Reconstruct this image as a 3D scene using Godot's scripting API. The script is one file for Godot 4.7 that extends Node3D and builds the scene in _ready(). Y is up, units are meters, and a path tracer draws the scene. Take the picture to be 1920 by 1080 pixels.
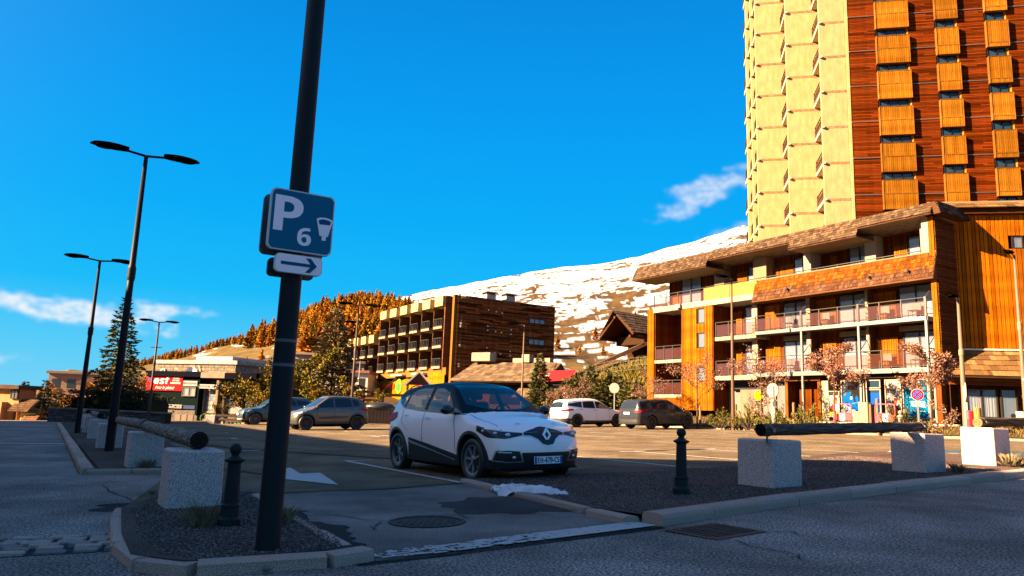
extends Node3D
# A mountain car park in late autumn: sunlit timber buildings, a shaded entrance, snowy slope behind.

const EYE := 1.1
var rng := RandomNumberGenerator.new()
var mats := {}
var noise := FastNoiseLite.new()
var soft := FastNoiseLite.new()


# ------------------------------------------------------------------ mesh builder
class MB:
	var v := PackedVector3Array()
	var n := PackedVector3Array()
	var c := PackedColorArray()
	var col := Color(1, 1, 1)
	var xf := Transform3D()

	func tri3(a: Vector3, b: Vector3, d: Vector3, na: Vector3, nb: Vector3, nd: Vector3) -> void:
		v.append(xf * a); v.append(xf * d); v.append(xf * b)
		n.append(xf.basis * na); n.append(xf.basis * nd); n.append(xf.basis * nb)
		c.append(col); c.append(col); c.append(col)

	func tri(a: Vector3, b: Vector3, d: Vector3) -> void:
		var m := (b - a).cross(d - a).normalized()
		tri3(a, b, d, m, m, m)

	func quad(a: Vector3, b: Vector3, d: Vector3, e: Vector3) -> void:
		var m := (d - a).cross(e - b).normalized()
		tri3(a, b, d, m, m, m)
		tri3(a, d, e, m, m, m)

	# box from x0..x1, y0..y1, z0..z1; bev chamfers every edge
	func bx(x0: float, x1: float, y0: float, y1: float, z0: float, z1: float, bev := 0.0) -> void:
		if bev <= 0.0:
			var p := [Vector3(x0, y0, z0), Vector3(x1, y0, z0), Vector3(x1, y1, z0), Vector3(x0, y1, z0), Vector3(x0, y0, z1), Vector3(x1, y0, z1), Vector3(x1, y1, z1), Vector3(x0, y1, z1)]
			quad(p[4], p[5], p[6], p[7]); quad(p[1], p[0], p[3], p[2]); quad(p[0], p[4], p[7], p[3])
			quad(p[5], p[1], p[2], p[6]); quad(p[7], p[6], p[2], p[3]); quad(p[0], p[1], p[5], p[4])
			return
		var o := Vector3(x0 + x1, y0 + y1, z0 + z1) / 2
		var h := Vector3(x1 - x0, y1 - y0, z1 - z0) / 2
		for ax in 3:
			for s in [-1.0, 1.0]:
				var u := (ax + 1) % 3
				var w := (ax + 2) % 3
				var q := []
				for k in [[-1, -1], [1, -1], [1, 1], [-1, 1]]:
					var r := Vector3()
					r[ax] = s * h[ax]; r[u] = k[0] * (h[u] - bev); r[w] = k[1] * (h[w] - bev)
					q.append(o + r)
				if s > 0: quad(q[0], q[1], q[2], q[3])
				else: quad(q[3], q[2], q[1], q[0])
		for ax in 3:
			var u := (ax + 1) % 3
			var w := (ax + 2) % 3
			for su in [-1.0, 1.0]:
				for sw in [-1.0, 1.0]:
					var q := []
					for k in [[-1, 0], [1, 0], [1, 1], [-1, 1]]:
						var r := Vector3()
						r[ax] = k[0] * (h[ax] - bev)
						r[u] = su * (h[u] - (bev if k[1] == 1 else 0.0)); r[w] = sw * (h[w] - (0.0 if k[1] == 1 else bev))
						q.append(o + r)
					if su * sw > 0: quad(q[0], q[1], q[2], q[3])
					else: quad(q[3], q[2], q[1], q[0])
		for sx in [-1.0, 1.0]:
			for sy in [-1.0, 1.0]:
				for sz in [-1.0, 1.0]:
					var s := Vector3(sx, sy, sz)
					var a := o + s * Vector3(h.x, h.y - bev, h.z - bev)
					var b := o + s * Vector3(h.x - bev, h.y, h.z - bev)
					var d := o + s * Vector3(h.x - bev, h.y - bev, h.z)
					if sx * sy * sz > 0: tri(a, b, d)
					else: tri(a, d, b)

	# beam of a rectangular section from a to b
	func beam(a: Vector3, b: Vector3, w: float, h: float, up := Vector3.UP, bev := 0.0) -> void:
		var x := (b - a).normalized()
		var z := x.cross(up).normalized()
		var y := z.cross(x)
		var old := xf
		xf = xf * Transform3D(Basis(x, y, z), a)
		bx(0, (b - a).length(), -h / 2, h / 2, -w / 2, w / 2, bev)
		xf = old

	func tube(p: Array, r: Array, seg := 10, caps := true) -> void:
		var rings := []
		var dirs := []
		var m: int = p.size()
		var side := Vector3.ZERO
		for i in m:
			var d: Vector3 = (p[mini(i + 1, m - 1)] - p[maxi(i - 1, 0)]).normalized()
			if side == Vector3.ZERO:
				side = d.cross(Vector3.UP if absf(d.y) < 0.9 else Vector3.RIGHT).normalized()
			side = (side - d * side.dot(d)).normalized()
			var up := d.cross(side)
			var ring := []
			var dr := []
			for k in seg:
				var a := TAU * k / seg
				var e := side * cos(a) + up * sin(a)
				dr.append(e); ring.append(p[i] + e * r[i])
			rings.append(ring); dirs.append(dr)
		for i in m - 1:
			for k in seg:
				var j := (k + 1) % seg
				tri3(rings[i][k], rings[i][j], rings[i + 1][j], dirs[i][k], dirs[i][j], dirs[i + 1][j])
				tri3(rings[i][k], rings[i + 1][j], rings[i + 1][k], dirs[i][k], dirs[i + 1][j], dirs[i + 1][k])
		if caps:
			for k in seg:
				var j := (k + 1) % seg
				if r[0] > 0.0: tri(p[0], rings[0][j], rings[0][k])
				if r[m - 1] > 0.0: tri(p[m - 1], rings[m - 1][k], rings[m - 1][j])

	# profile [radius, height] turned about y; hard: flat facets along the profile
	func lathe(pr: Array, seg := 24, hard := true) -> void:
		for i in pr.size() - 1:
			var a: Vector2 = pr[i]
			var b: Vector2 = pr[i + 1]
			var t := Vector2(b.y - a.y, a.x - b.x).normalized()
			var ta := t
			var tb := t
			if not hard:
				if i > 0:
					var q: Vector2 = pr[i - 1]
					ta = (t + Vector2(a.y - q.y, q.x - a.x).normalized()).normalized()
				if i < pr.size() - 2:
					var q: Vector2 = pr[i + 2]
					tb = (t + Vector2(q.y - b.y, b.x - q.x).normalized()).normalized()
			for k in seg:
				var e := Vector2.from_angle(-TAU * k / seg)
				var f := Vector2.from_angle(-TAU * (k + 1) / seg)
				var p0 := Vector3(e.x * a.x, a.y, e.y * a.x)
				var p1 := Vector3(f.x * a.x, a.y, f.y * a.x)
				var p2 := Vector3(f.x * b.x, b.y, f.y * b.x)
				var p3 := Vector3(e.x * b.x, b.y, e.y * b.x)
				var n0 := Vector3(e.x * ta.x, ta.y, e.y * ta.x)
				var n1 := Vector3(f.x * ta.x, ta.y, f.y * ta.x)
				var n2 := Vector3(f.x * tb.x, tb.y, f.y * tb.x)
				var n3 := Vector3(e.x * tb.x, tb.y, e.y * tb.x)
				if a.x > 0.0: tri3(p0, p1, p2, n0, n1, n2)
				if b.x > 0.0: tri3(p0, p2, p3, n0, n2, n3)

	# polygon in the xy plane pushed from z0 to z1 (z1 faces +z)
	func prism(pts: Array, z0: float, z1: float) -> void:
		var p := PackedVector2Array(pts)
		if Geometry2D.is_polygon_clockwise(p):
			p.reverse()
		var ix := Geometry2D.triangulate_polygon(p)
		for i in range(0, ix.size(), 3):
			var a := p[ix[i]]
			var b := p[ix[i + 1]]
			var d := p[ix[i + 2]]
			if (b - a).cross(d - a) < 0:
				var t := b
				b = d; d = t
			tri(Vector3(a.x, a.y, z1), Vector3(b.x, b.y, z1), Vector3(d.x, d.y, z1))
			tri(Vector3(a.x, a.y, z0), Vector3(d.x, d.y, z0), Vector3(b.x, b.y, z0))
		for i in p.size():
			var a := p[i]
			var b := p[(i + 1) % p.size()]
			quad(Vector3(a.x, a.y, z0), Vector3(b.x, b.y, z0), Vector3(b.x, b.y, z1), Vector3(a.x, a.y, z1))

	# a grid of points (rows of equal length) with smooth normals
	func grid(rows: Array, flip := false) -> void:
		var nr := []
		var h: int = rows.size()
		var w: int = rows[0].size()
		for i in h:
			var line := []
			for j in w:
				var du: Vector3 = rows[i][mini(j + 1, w - 1)] - rows[i][maxi(j - 1, 0)]
				var dv: Vector3 = rows[mini(i + 1, h - 1)][j] - rows[maxi(i - 1, 0)][j]
				var m := du.cross(dv).normalized()
				line.append(-m if flip else m)
			nr.append(line)
		for i in h - 1:
			for j in w - 1:
				var a: Vector3 = rows[i][j]
				var b: Vector3 = rows[i][j + 1]
				var d: Vector3 = rows[i + 1][j + 1]
				var e: Vector3 = rows[i + 1][j]
				if flip:
					tri3(a, d, b, nr[i][j], nr[i + 1][j + 1], nr[i][j + 1])
					tri3(a, e, d, nr[i][j], nr[i + 1][j], nr[i + 1][j + 1])
				else:
					tri3(a, b, d, nr[i][j], nr[i][j + 1], nr[i + 1][j + 1])
					tri3(a, d, e, nr[i][j], nr[i + 1][j + 1], nr[i + 1][j])

	func ball(o: Vector3, r: Vector3, seg := 12) -> void:
		var rows := []
		for i in seg / 2 + 1:
			var a := PI * i / (seg / 2) - PI / 2
			var line := []
			for k in seg + 1:
				var b := TAU * k / seg
				line.append(o + Vector3(cos(a) * cos(b), sin(a), cos(a) * sin(b)) * r)
			rows.append(line)
		for i in rows.size() - 1:
			for k in seg:
				var q := [rows[i][k], rows[i][k + 1], rows[i + 1][k + 1], rows[i + 1][k]]
				var m := []
				for e in q:
					m.append(((e - o) / (r * r)).normalized())
				tri3(q[0], q[3], q[2], m[0], m[3], m[2])
				tri3(q[0], q[2], q[1], m[0], m[2], m[1])

	func mesh(mat: Material) -> ArrayMesh:
		var a := []
		a.resize(Mesh.ARRAY_MAX)
		a[Mesh.ARRAY_VERTEX] = v
		a[Mesh.ARRAY_NORMAL] = n
		a[Mesh.ARRAY_COLOR] = c
		var m := ArrayMesh.new()
		m.add_surface_from_arrays(Mesh.PRIMITIVE_TRIANGLES, a)
		m.surface_set_material(0, mat)
		return m


# ------------------------------------------------------------------ objects
func tag(o: Node3D, label := "", category := "", group := "", kind := "") -> Node3D:
	if label: o.set_meta("label", label)
	if category: o.set_meta("category", category)
	if group: o.set_meta("group", group)
	if kind: o.set_meta("kind", kind)
	return o

func thing(called: String, label: String, category: String, at := Vector3.ZERO, turn := 0.0, group := "") -> Node3D:
	var o := Node3D.new()
	o.name = called
	add_child(o, true)
	o.position = at
	o.rotation_degrees.y = turn
	tag(o, label, category, group)
	return o

func obj(called: String, m: MB, mat: Material, parent: Node = self) -> MeshInstance3D:
	return inst(called, m.mesh(mat), parent)

func inst(called: String, mesh: Mesh, parent: Node = self, xf := Transform3D()) -> MeshInstance3D:
	var o := MeshInstance3D.new()
	o.name = called
	o.mesh = mesh
	o.transform = xf
	parent.add_child(o, true)
	return o

func struct(called: String, m: MB, mat: Material) -> MeshInstance3D:
	var o := obj(called, m, mat)
	o.set_meta("kind", "structure")
	return o

func stuff(o: Node) -> Node:
	o.set_meta("kind", "stuff")
	return o

func copy(o: Node3D, at: Vector3, turn: float, label: String, scale := 1.0) -> Node3D:
	var d: Node3D = o.duplicate()
	d.name = String(o.name).rstrip("0123456789").rstrip("_")
	add_child(d, true)
	d.position = at
	d.rotation_degrees.y = turn
	d.scale = Vector3.ONE * scale
	d.set_meta("label", label)
	return d

func letters(text: String, height: float, mat: Material, parent: Node, at: Vector3, called := "lettering", bold := true, depth := 0.006, font := "Droid Sans", wide := 1.0, slant := 0.0) -> MeshInstance3D:
	var t := TextMesh.new()
	var f := SystemFont.new()
	f.font_names = PackedStringArray([font])
	f.font_weight = 700 if bold else 400
	t.font = f
	t.text = text
	t.font_size = 64
	t.pixel_size = height / 46.0
	t.depth = depth
	t.curve_step = 2.0
	t.material = mat
	var o := inst(called, t, parent)
	o.transform = Transform3D(Basis(Vector3(wide, 0, 0), Vector3(slant, 1, 0), Vector3(0, 0, 1)), at)
	return o


# ------------------------------------------------------------------ materials
func ntex(size: int, freq: float, kind: int, lo: Color, hi: Color, octaves := 4, normal := 0.0, seed_ := 1, gain := 0.5, spread := 1.0) -> NoiseTexture2D:
	var f := FastNoiseLite.new()
	f.noise_type = kind
	f.seed = seed_
	f.frequency = freq
	f.fractal_octaves = octaves
	f.fractal_gain = gain
	if kind == FastNoiseLite.TYPE_CELLULAR:
		f.cellular_return_type = FastNoiseLite.RETURN_CELL_VALUE
		f.fractal_type = FastNoiseLite.FRACTAL_NONE
	var t := NoiseTexture2D.new()
	t.width = size
	t.height = size
	t.seamless = true
	t.noise = f
	if normal > 0.0:
		t.as_normal_map = true
		t.bump_strength = normal
	else:
		var g := Gradient.new()
		g.set_color(0, lo)
		g.set_color(1, hi)
		if spread < 1.0:
			g.set_offset(0, .5 - spread / 2)
			g.set_offset(1, .5 + spread / 2)
		t.color_ramp = g
	return t

func mat(key: String, rough := 0.8, tex := "", scale := Vector3.ONE, nrm := "", metal := 0.0, world := false, nscale := 1.0) -> StandardMaterial3D:
	if mats.has(key):
		return mats[key]
	var m := StandardMaterial3D.new()
	m.resource_name = key
	m.vertex_color_use_as_albedo = true
	m.roughness = rough
	m.metallic = metal
	if tex:
		m.albedo_texture = mats[tex]
	if nrm:
		m.normal_enabled = true
		m.normal_texture = mats[nrm]
		m.normal_scale = nscale
	if tex or nrm:
		m.uv1_triplanar = true
		m.uv1_world_triplanar = world
		m.uv1_scale = scale
		m.uv1_triplanar_sharpness = 4.0
	mats[key] = m
	return m

func make_materials() -> void:
	var S := FastNoiseLite.TYPE_SIMPLEX_SMOOTH
	var C := FastNoiseLite.TYPE_CELLULAR
	var W := Color.WHITE
	mats["t_grain"] = ntex(256, 0.03, S, Color(.40, .34, .30), W, 5, 0.0, 3, 0.65, .7)
	mats["t_soft"] = ntex(256, 0.012, S, Color(.72, .72, .72), W, 5, 0.0, 5, 0.6)
	mats["t_speck"] = ntex(512, 0.22, S, Color(.36, .36, .36), W, 3, 0.0, 7, 0.8, .4)
	mats["t_granite"] = ntex(512, 0.11, C, Color(.52, .50, .50), W, 1, 0.0, 9)
	mats["t_blotch"] = ntex(512, 0.008, S, Color(.72, .72, .72), W, 6, 0.0, 11, 0.62, .6)
	mats["t_plaster"] = ntex(256, 0.015, S, Color(.86, .84, .82), W, 5, 0.0, 15, 0.6)
	mats["t_fine"] = ntex(256, 0.12, S, Color(.8, .8, .8), W, 3, 0.0, 13, 0.7)
	mats["n_speck"] = ntex(512, 0.2, S, W, W, 4, 6.0, 7, 0.7)
	mats["n_grain"] = ntex(256, 0.03, S, W, W, 5, 3.0, 3, 0.65)
	mats["n_soft"] = ntex(256, 0.03, S, W, W, 4, 3.0, 17)
	# ground
	for k in [["asphalt", .92, .55], ["road", .9, .30], ["gravel", .95, 0.4]]:
		var m := mat(k[0], k[1], "t_speck", Vector3.ONE * k[2], "n_speck", 0.0, true, .4)
		m.detail_enabled = true
		m.detail_blend_mode = BaseMaterial3D.BLEND_MODE_MUL
		m.detail_albedo = mats["t_blotch"]
		m.detail_uv_layer = BaseMaterial3D.DETAIL_UV_2
		m.uv2_triplanar = true
		m.uv2_world_triplanar = true
		m.uv2_scale = Vector3.ONE * 0.11
	mat("terrain", .95, "t_soft", Vector3.ONE * .05, "", 0.0, true)
	mat("paint", .8, "t_speck", Vector3.ONE * 1.1, "n_speck", 0.0, true, .6)
	mat("stone", .9, "t_speck", Vector3.ONE * 1.1, "n_speck", 0.0, true, .5)
	mat("granite", .85, "t_granite", Vector3.ONE * 3.6, "n_speck", 0.0, false, .8)
	mat("concrete", .9, "t_blotch", Vector3.ONE * .5, "n_soft", 0.0, false, .3)
	mat("render", .9, "t_plaster", Vector3(.5, .2, .5), "", 0.0, false)
	mat("wood_v", .7, "t_grain", Vector3(11, .12, 11), "n_grain", 0.0, false, .3)
	mat("wood_h", .7, "t_grain", Vector3(.12, 11, 11), "n_grain", 0.0, false, .3)
	mat("wood_hz", .7, "t_grain", Vector3(7, 7, .16), "n_grain", 0.0, false, .6)
	mat("log", .85, "t_grain", Vector3(.22, 8, 8), "n_grain", 0.0, false, .5)
	mat("shingle", .85, "t_grain", Vector3(6, 1.2, 3), "n_grain", 0.0, false, .8)
	for k in ["wood_v", "wood_h", "wood_hz", "shingle", "log"]: M(k).metallic_specular = .12
	for k in ["asphalt", "road", "gravel", "terrain", "stone"]: M(k).metallic_specular = .25
	mat("matte", .8)
	M("matte").metallic_specular = .12
	mat("rust", .75, "t_speck", Vector3.ONE * 2.0, "n_speck", .2, true, .8)
	mat("flat_metal", .45, "", Vector3.ONE, "", .6)
	mat("steel", .35, "", Vector3.ONE, "", .9)
	mat("black_paint", .5, "t_fine", Vector3.ONE * 2, "n_soft", 0.0, false, .15)
	M("black_paint").metallic_specular = .22
	mat("plastic", .5)
	mat("sign_paint", .45)
	M("sign_paint").metallic_specular = .12
	mat("snow", .7, "t_soft", Vector3.ONE * .8, "n_soft", 0.0, true, .6)
	var lf := mat("leaf", .7)
	lf.backlight_enabled = true
	lf.backlight = Color(.35, .35, .35)
	var nd := mat("needle", .75)
	nd.backlight_enabled = true
	nd.backlight = Color(.2, .2, .2)
	nd.metallic_specular = .2
	lf.metallic_specular = .2
	mat("bark", .9, "t_grain", Vector3(4, 1, 4), "n_grain", 0.0, false, 1.0)
	var g := mat("window_glass", .04)
	g.transparency = BaseMaterial3D.TRANSPARENCY_ALPHA
	g.albedo_color = Color(.6, .66, .75, .22)
	var g2 := mat("tinted_glass", .08)
	g2.transparency = BaseMaterial3D.TRANSPARENCY_ALPHA
	g2.albedo_color = Color(.30, .17, .14, .5)
	g2.vertex_color_use_as_albedo = false
	g.vertex_color_use_as_albedo = false
	mat("dark_glass", .05)

func M(k: String) -> StandardMaterial3D:
	return mats[k]

func G(x: float, z: float) -> float:
	return .031 * x - .009 * z

func gv(x: float, z: float, off := 0.0) -> Vector3:
	return Vector3(x, G(x, z) + off, z)

func tone(c: Color, spread := 0.15) -> Color:
	var k := 1.0 + rng.randf_range(-spread, spread)
	var h := rng.randf_range(-spread, spread) * .25
	return Color(c.r * k * (1 + h), c.g * k, c.b * k * (1 - h))

func az_dir(deg: float) -> Vector3:
	return Vector3(sin(deg_to_rad(deg)), 0, -cos(deg_to_rad(deg)))

# flat sheet on the sloping ground: polygon of (x, z)
func sheet(called: String, pts: Array, off: float, m: Material, col: Color, kind := "structure") -> MeshInstance3D:
	var b := MB.new()
	b.col = col
	sheet_into(b, pts, off)
	var o := obj(called, b, m)
	o.set_meta("kind", kind)
	return o

func sheet_into(b: MB, pts: Array, off: float) -> void:
	var p := PackedVector2Array(pts)
	var ix := Geometry2D.triangulate_polygon(p)
	for i in range(0, ix.size(), 3):
		var q := []
		for k in 3:
			q.append(gv(p[ix[i + k]].x, p[ix[i + k]].y, off))
		if (q[1] - q[0]).cross(q[2] - q[0]).y > 0: b.tri(q[0], q[1], q[2])
		else: b.tri(q[0], q[2], q[1])

# ribbon along a polyline of (x, z)
func ribbon(b: MB, pts: Array, w: float, off: float, jitter := 0.0) -> void:
	for i in pts.size() - 1:
		var a: Vector2 = pts[i]
		var d: Vector2 = pts[i + 1]
		var s := (d - a).orthogonal().normalized() * w / 2
		var k := 1.0 + rng.randf_range(-jitter, jitter)
		sheet_into(b, [a - s * k, a + s, d + s * k, d - s], off)

# ------------------------------------------------------------------ scene
func _ready() -> void:
	rng.seed = 20241105
	noise.seed = 4
	noise.frequency = 1.0
	noise.fractal_octaves = 4
	soft.seed = 8
	soft.frequency = 1.0
	soft.fractal_octaves = 2
	# camera: 1.1 m above the road, tilted up 9.7 degrees and rolled 2.2 degrees
	var cam := Camera3D.new()
	cam.name = "camera"
	cam.fov = 42.46
	cam.far = 6000.0
	cam.near = 0.1
	cam.transform = Transform3D(Basis(Vector3.RIGHT, atan(237.0 / 1390.0)) * Basis(Vector3.BACK, atan(.0385)), Vector3(0, EYE, 0))
	add_child(cam)
	cam.current = true
	# sky, haze, exposure
	var env := Environment.new()
	env.background_mode = Environment.BG_SKY
	var sky := Sky.new()
	var pano := PanoramaSkyMaterial.new()
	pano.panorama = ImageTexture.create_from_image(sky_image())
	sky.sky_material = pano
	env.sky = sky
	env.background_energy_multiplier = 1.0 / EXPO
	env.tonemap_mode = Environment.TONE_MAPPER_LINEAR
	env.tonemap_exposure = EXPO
	env.sdfgi_enabled = true
	env.ssao_enabled = true
	env.ssil_enabled = true
	var we := WorldEnvironment.new()
	we.name = "world_environment"
	we.environment = env
	add_child(we)
	# low autumn sun from the left
	var sun := DirectionalLight3D.new()
	sun.name = "sun"
	sun.light_color = Color(1.0, .86, .66)
	sun.light_energy = 1.6
	sun.light_angular_distance = .5
	sun.shadow_enabled = true
	add_child(sun)
	sun.look_at_from_position(Vector3.ZERO, az_dir(75.5) * cos(deg_to_rad(25.5)) + Vector3.DOWN * sin(deg_to_rad(25.5)))
	make_materials()
	build_ground()
	build_terrain()
	build_shade_house()
	build_right_building()
	build_wing()
	build_tower()
	build_hotel()
	build_left_buildings()
	build_station()
	build_foreground()
	build_cars()
	build_lamps()
	build_trees()
	build_street_things()

const EXPO := 8.0

func sky_image() -> Image:
	var w := 2048
	var h := 1024
	var im := Image.create_empty(w, h, false, Image.FORMAT_RGBF)
	var f := FastNoiseLite.new()
	f.seed = 21
	f.frequency = 1.0
	f.fractal_octaves = 5
	f.fractal_gain = .55
	# colours by elevation in degrees (linear)
	var stops := [[-90, Color(.25, .22, .2)], [-1, Color(.25, .22, .2)], [0, Color(.20, .66, .92)], [4, Color(.09, .60, .95)], [8, Color(.012, .50, .96)], [14, Color(.004, .42, .95)], [22, Color(.003, .34, .90)], [31, Color(.003, .26, .76)], [45, Color(.01, .22, .66)], [90, Color(.03, .20, .56)]]
	# thin clouds: azimuth, elevation, half width, half height, tilt, strength
	var clouds := [[-31.0, 5.7, 6.5, .85, -.10, 1.0], [-25.5, 6.2, 3.6, .75, .05, .8], [15.3, 17.3, 4.2, 1.2, .24, .62], [12.6, 15.4, 1.8, .5, .2, .5], [17, 14.2, 3.0, .4, .25, .3], [18, 12.6, 3.5, .5, .2, .3], [-35, 2.2, 3, .35, .1, .4]]
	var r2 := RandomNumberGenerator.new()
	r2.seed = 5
	for k in 150:  # wisps added outside the view to brighten and whiten the shade
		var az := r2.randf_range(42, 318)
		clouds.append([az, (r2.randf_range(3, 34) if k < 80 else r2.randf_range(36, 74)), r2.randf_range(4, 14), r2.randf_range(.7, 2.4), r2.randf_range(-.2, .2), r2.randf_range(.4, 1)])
	for y in h:
		var el := 90.0 - 180.0 * (y + .5) / h
		var c: Color = stops[0][1]
		for i in stops.size() - 1:
			if el >= stops[i][0]:
				c = stops[i][1].lerp(stops[i + 1][1], clampf((el - stops[i][0]) / (stops[i + 1][0] - stops[i][0]), 0, 1))
		im.fill_rect(Rect2i(0, y, w, 1), c)
	# whiter air round the unseen sun, added to whiten the light in the shade
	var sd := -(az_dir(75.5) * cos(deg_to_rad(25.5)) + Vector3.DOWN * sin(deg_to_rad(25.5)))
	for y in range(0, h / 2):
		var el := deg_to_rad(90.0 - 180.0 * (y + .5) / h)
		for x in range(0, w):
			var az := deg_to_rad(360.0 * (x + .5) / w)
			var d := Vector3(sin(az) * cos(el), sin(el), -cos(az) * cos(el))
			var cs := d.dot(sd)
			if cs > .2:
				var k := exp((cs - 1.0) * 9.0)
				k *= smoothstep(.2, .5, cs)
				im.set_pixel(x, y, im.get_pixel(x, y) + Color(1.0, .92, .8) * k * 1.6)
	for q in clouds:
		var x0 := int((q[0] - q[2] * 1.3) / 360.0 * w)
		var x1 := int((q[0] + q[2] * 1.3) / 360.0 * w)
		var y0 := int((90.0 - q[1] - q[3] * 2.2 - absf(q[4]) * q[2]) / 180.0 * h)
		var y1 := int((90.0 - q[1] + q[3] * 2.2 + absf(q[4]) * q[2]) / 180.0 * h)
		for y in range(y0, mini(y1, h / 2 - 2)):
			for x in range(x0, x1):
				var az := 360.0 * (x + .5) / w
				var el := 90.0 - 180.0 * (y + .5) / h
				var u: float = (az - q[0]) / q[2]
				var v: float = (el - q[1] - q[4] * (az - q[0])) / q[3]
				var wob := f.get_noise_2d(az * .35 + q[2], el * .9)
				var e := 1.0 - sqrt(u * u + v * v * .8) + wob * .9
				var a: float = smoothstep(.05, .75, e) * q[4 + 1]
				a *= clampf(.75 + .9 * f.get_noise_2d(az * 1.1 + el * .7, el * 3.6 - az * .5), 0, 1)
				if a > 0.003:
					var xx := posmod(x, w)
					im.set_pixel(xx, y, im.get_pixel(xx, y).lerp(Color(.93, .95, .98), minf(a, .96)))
	return im

# ------------------------------------------------------------------ ground
func build_ground() -> void:
	var V := func(x, z): return Vector2(x, z)
	sheet("parking_lot", [Vector2(-70, 30), Vector2(70, 30), Vector2(70, -20), Vector2(28, -26), Vector2(14.2, -40.6), Vector2(10, -58), Vector2(-13, -62), Vector2(-30, -52), Vector2(-70, -52)], 0.0, M("asphalt"), Color(.33, .235, .145))
	# the road: along the left of the planting strip and across the front
	sheet("road", [Vector2(-60, -51), Vector2(-30, -51), Vector2(-25.6, -43), Vector2(-6.75, -12.1), Vector2(-5.5, -12.6), Vector2(-3.9, -7.75), Vector2(-2.36, -5.1), Vector2(-.95, -5.45), Vector2(1.45, -7.2), Vector2(3.35, -8.85), Vector2(9.2, -13.1), Vector2(16, -18), Vector2(40, -14), Vector2(40, 12), Vector2(-60, 12)], .004, M("road"), Color(.54, .43, .375))
	# a patch of older asphalt at the entrance
	sheet("entrance_patch", [Vector2(-3.3, -9.4), Vector2(-2.55, -9.8), Vector2(-.6, -11.0), Vector2(.85, -8.0), Vector2(1.4, -7.25), Vector2(-.95, -5.55), Vector2(-1.5, -6.4)], .004, M("asphalt"), Color(.46, .375, .33))
	var blob := func(cx, cz, rx, rz, sd):
		var p := []
		for k in 26:
			var a := TAU * k / 26
			var r := 1.0 + .55 * noise.get_noise_2d(cos(a) * 1.3 + sd, sin(a) * 1.3 + sd * 2.0)
			p.append(Vector2(cx + cos(a) * rx * r, cz + sin(a) * rz * r))
		return p
	sheet("damp_patch", blob.call(.05, -8.7, .75, .75, 3.0), .008, M("asphalt"), Color(.13, .115, .11))
	sheet("damp_patch", ragged([Vector2(-2.3, -8.1), Vector2(-2.1, -8.15), Vector2(-1.85, -7.4), Vector2(-1.45, -7.15), Vector2(-1.25, -6.5), Vector2(-1.05, -6.1), Vector2(-.98, -5.78), Vector2(-1.25, -6.0), Vector2(-1.8, -7.2)], .05), .008, M("asphalt"), Color(.07, .066, .066))
	sheet("damp_patch", blob.call(-3.85, -8.3, .55, .42, 8.0), .008, M("road"), Color(.06, .06, .062))
	# joints and cracks
	var b := MB.new()
	b.col = Color(.018, .018, .02)
	ribbon(b, [Vector2(-3.3, -9.45), Vector2(-2.6, -9.85), Vector2(-1.6, -10.25), Vector2(-.62, -11.1)], .07, .012, .3)
	ribbon(b, [Vector2(-14.5, -27.5), Vector2(-10.5, -23.4), Vector2(-7, -19.6), Vector2(-3.4, -16.9), Vector2(-2.2, -16)], .12, .012, .3)
	ribbon(b, [Vector2(-6.6, -14.7), Vector2(-4.5, -12.9), Vector2(-3.6, -12)], .06, .012, .3)
	ribbon(b, [Vector2(-1, -5.42), Vector2(-.3, -5.85), Vector2(.5, -6.45), Vector2(1.5, -7.15)], .05, .013, .5)
	struct("tar_joint", b, M("matte"))
	var k := MB.new()
	k.col = Color(.02, .02, .022)
	for c in [[Vector2(1.95, -6.45), Vector2(2.0, -6.2), Vector2(2.25, -5.9), Vector2(2.2, -5.7)], [Vector2(2.35, -6.9), Vector2(2.6, -6.95), Vector2(2.62, -6.8)], [Vector2(1.5, -5.2), Vector2(1.7, -5.15), Vector2(1.75, -4.95), Vector2(2.0, -4.95)], [Vector2(-1.1, -7.4), Vector2(-1.4, -7.55), Vector2(-1.7, -7.8), Vector2(-1.95, -7.85)], [Vector2(-1.15, -7.35), Vector2(-1.2, -7.05), Vector2(-1.12, -6.9)], [Vector2(-5.5, -10.5), Vector2(-4.9, -9.6), Vector2(-4.3, -8.9)], [Vector2(-1.0, -7.7), Vector2(-.5, -7.9), Vector2(-.3, -7.6)]]:
		var pts := []
		for i in c.size() - 1:
			for t in 5:
				pts.append(c[i].lerp(c[i + 1], t / 5.0) + Vector2(rng.randf_range(-.02, .02), rng.randf_range(-.02, .02)))
		pts.append(c[-1])
		ribbon(k, pts, .014, .014, .6)
	struct("asphalt_crack", k, M("matte"))
	build_markings()
	build_islands()
	build_manhole()

func ragged(p: Array, k: float) -> Array:
	var o := []
	for i in p.size():
		for j in 6:
			var q: Vector2 = p[i].lerp(p[(i + 1) % p.size()], j / 6.0)
			o.append(q + Vector2(noise.get_noise_2d(q.x * 5, q.y * 5), noise.get_noise_2d(q.x * 5 + 40, q.y * 5)) * k * 2.0)
	return o

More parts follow.
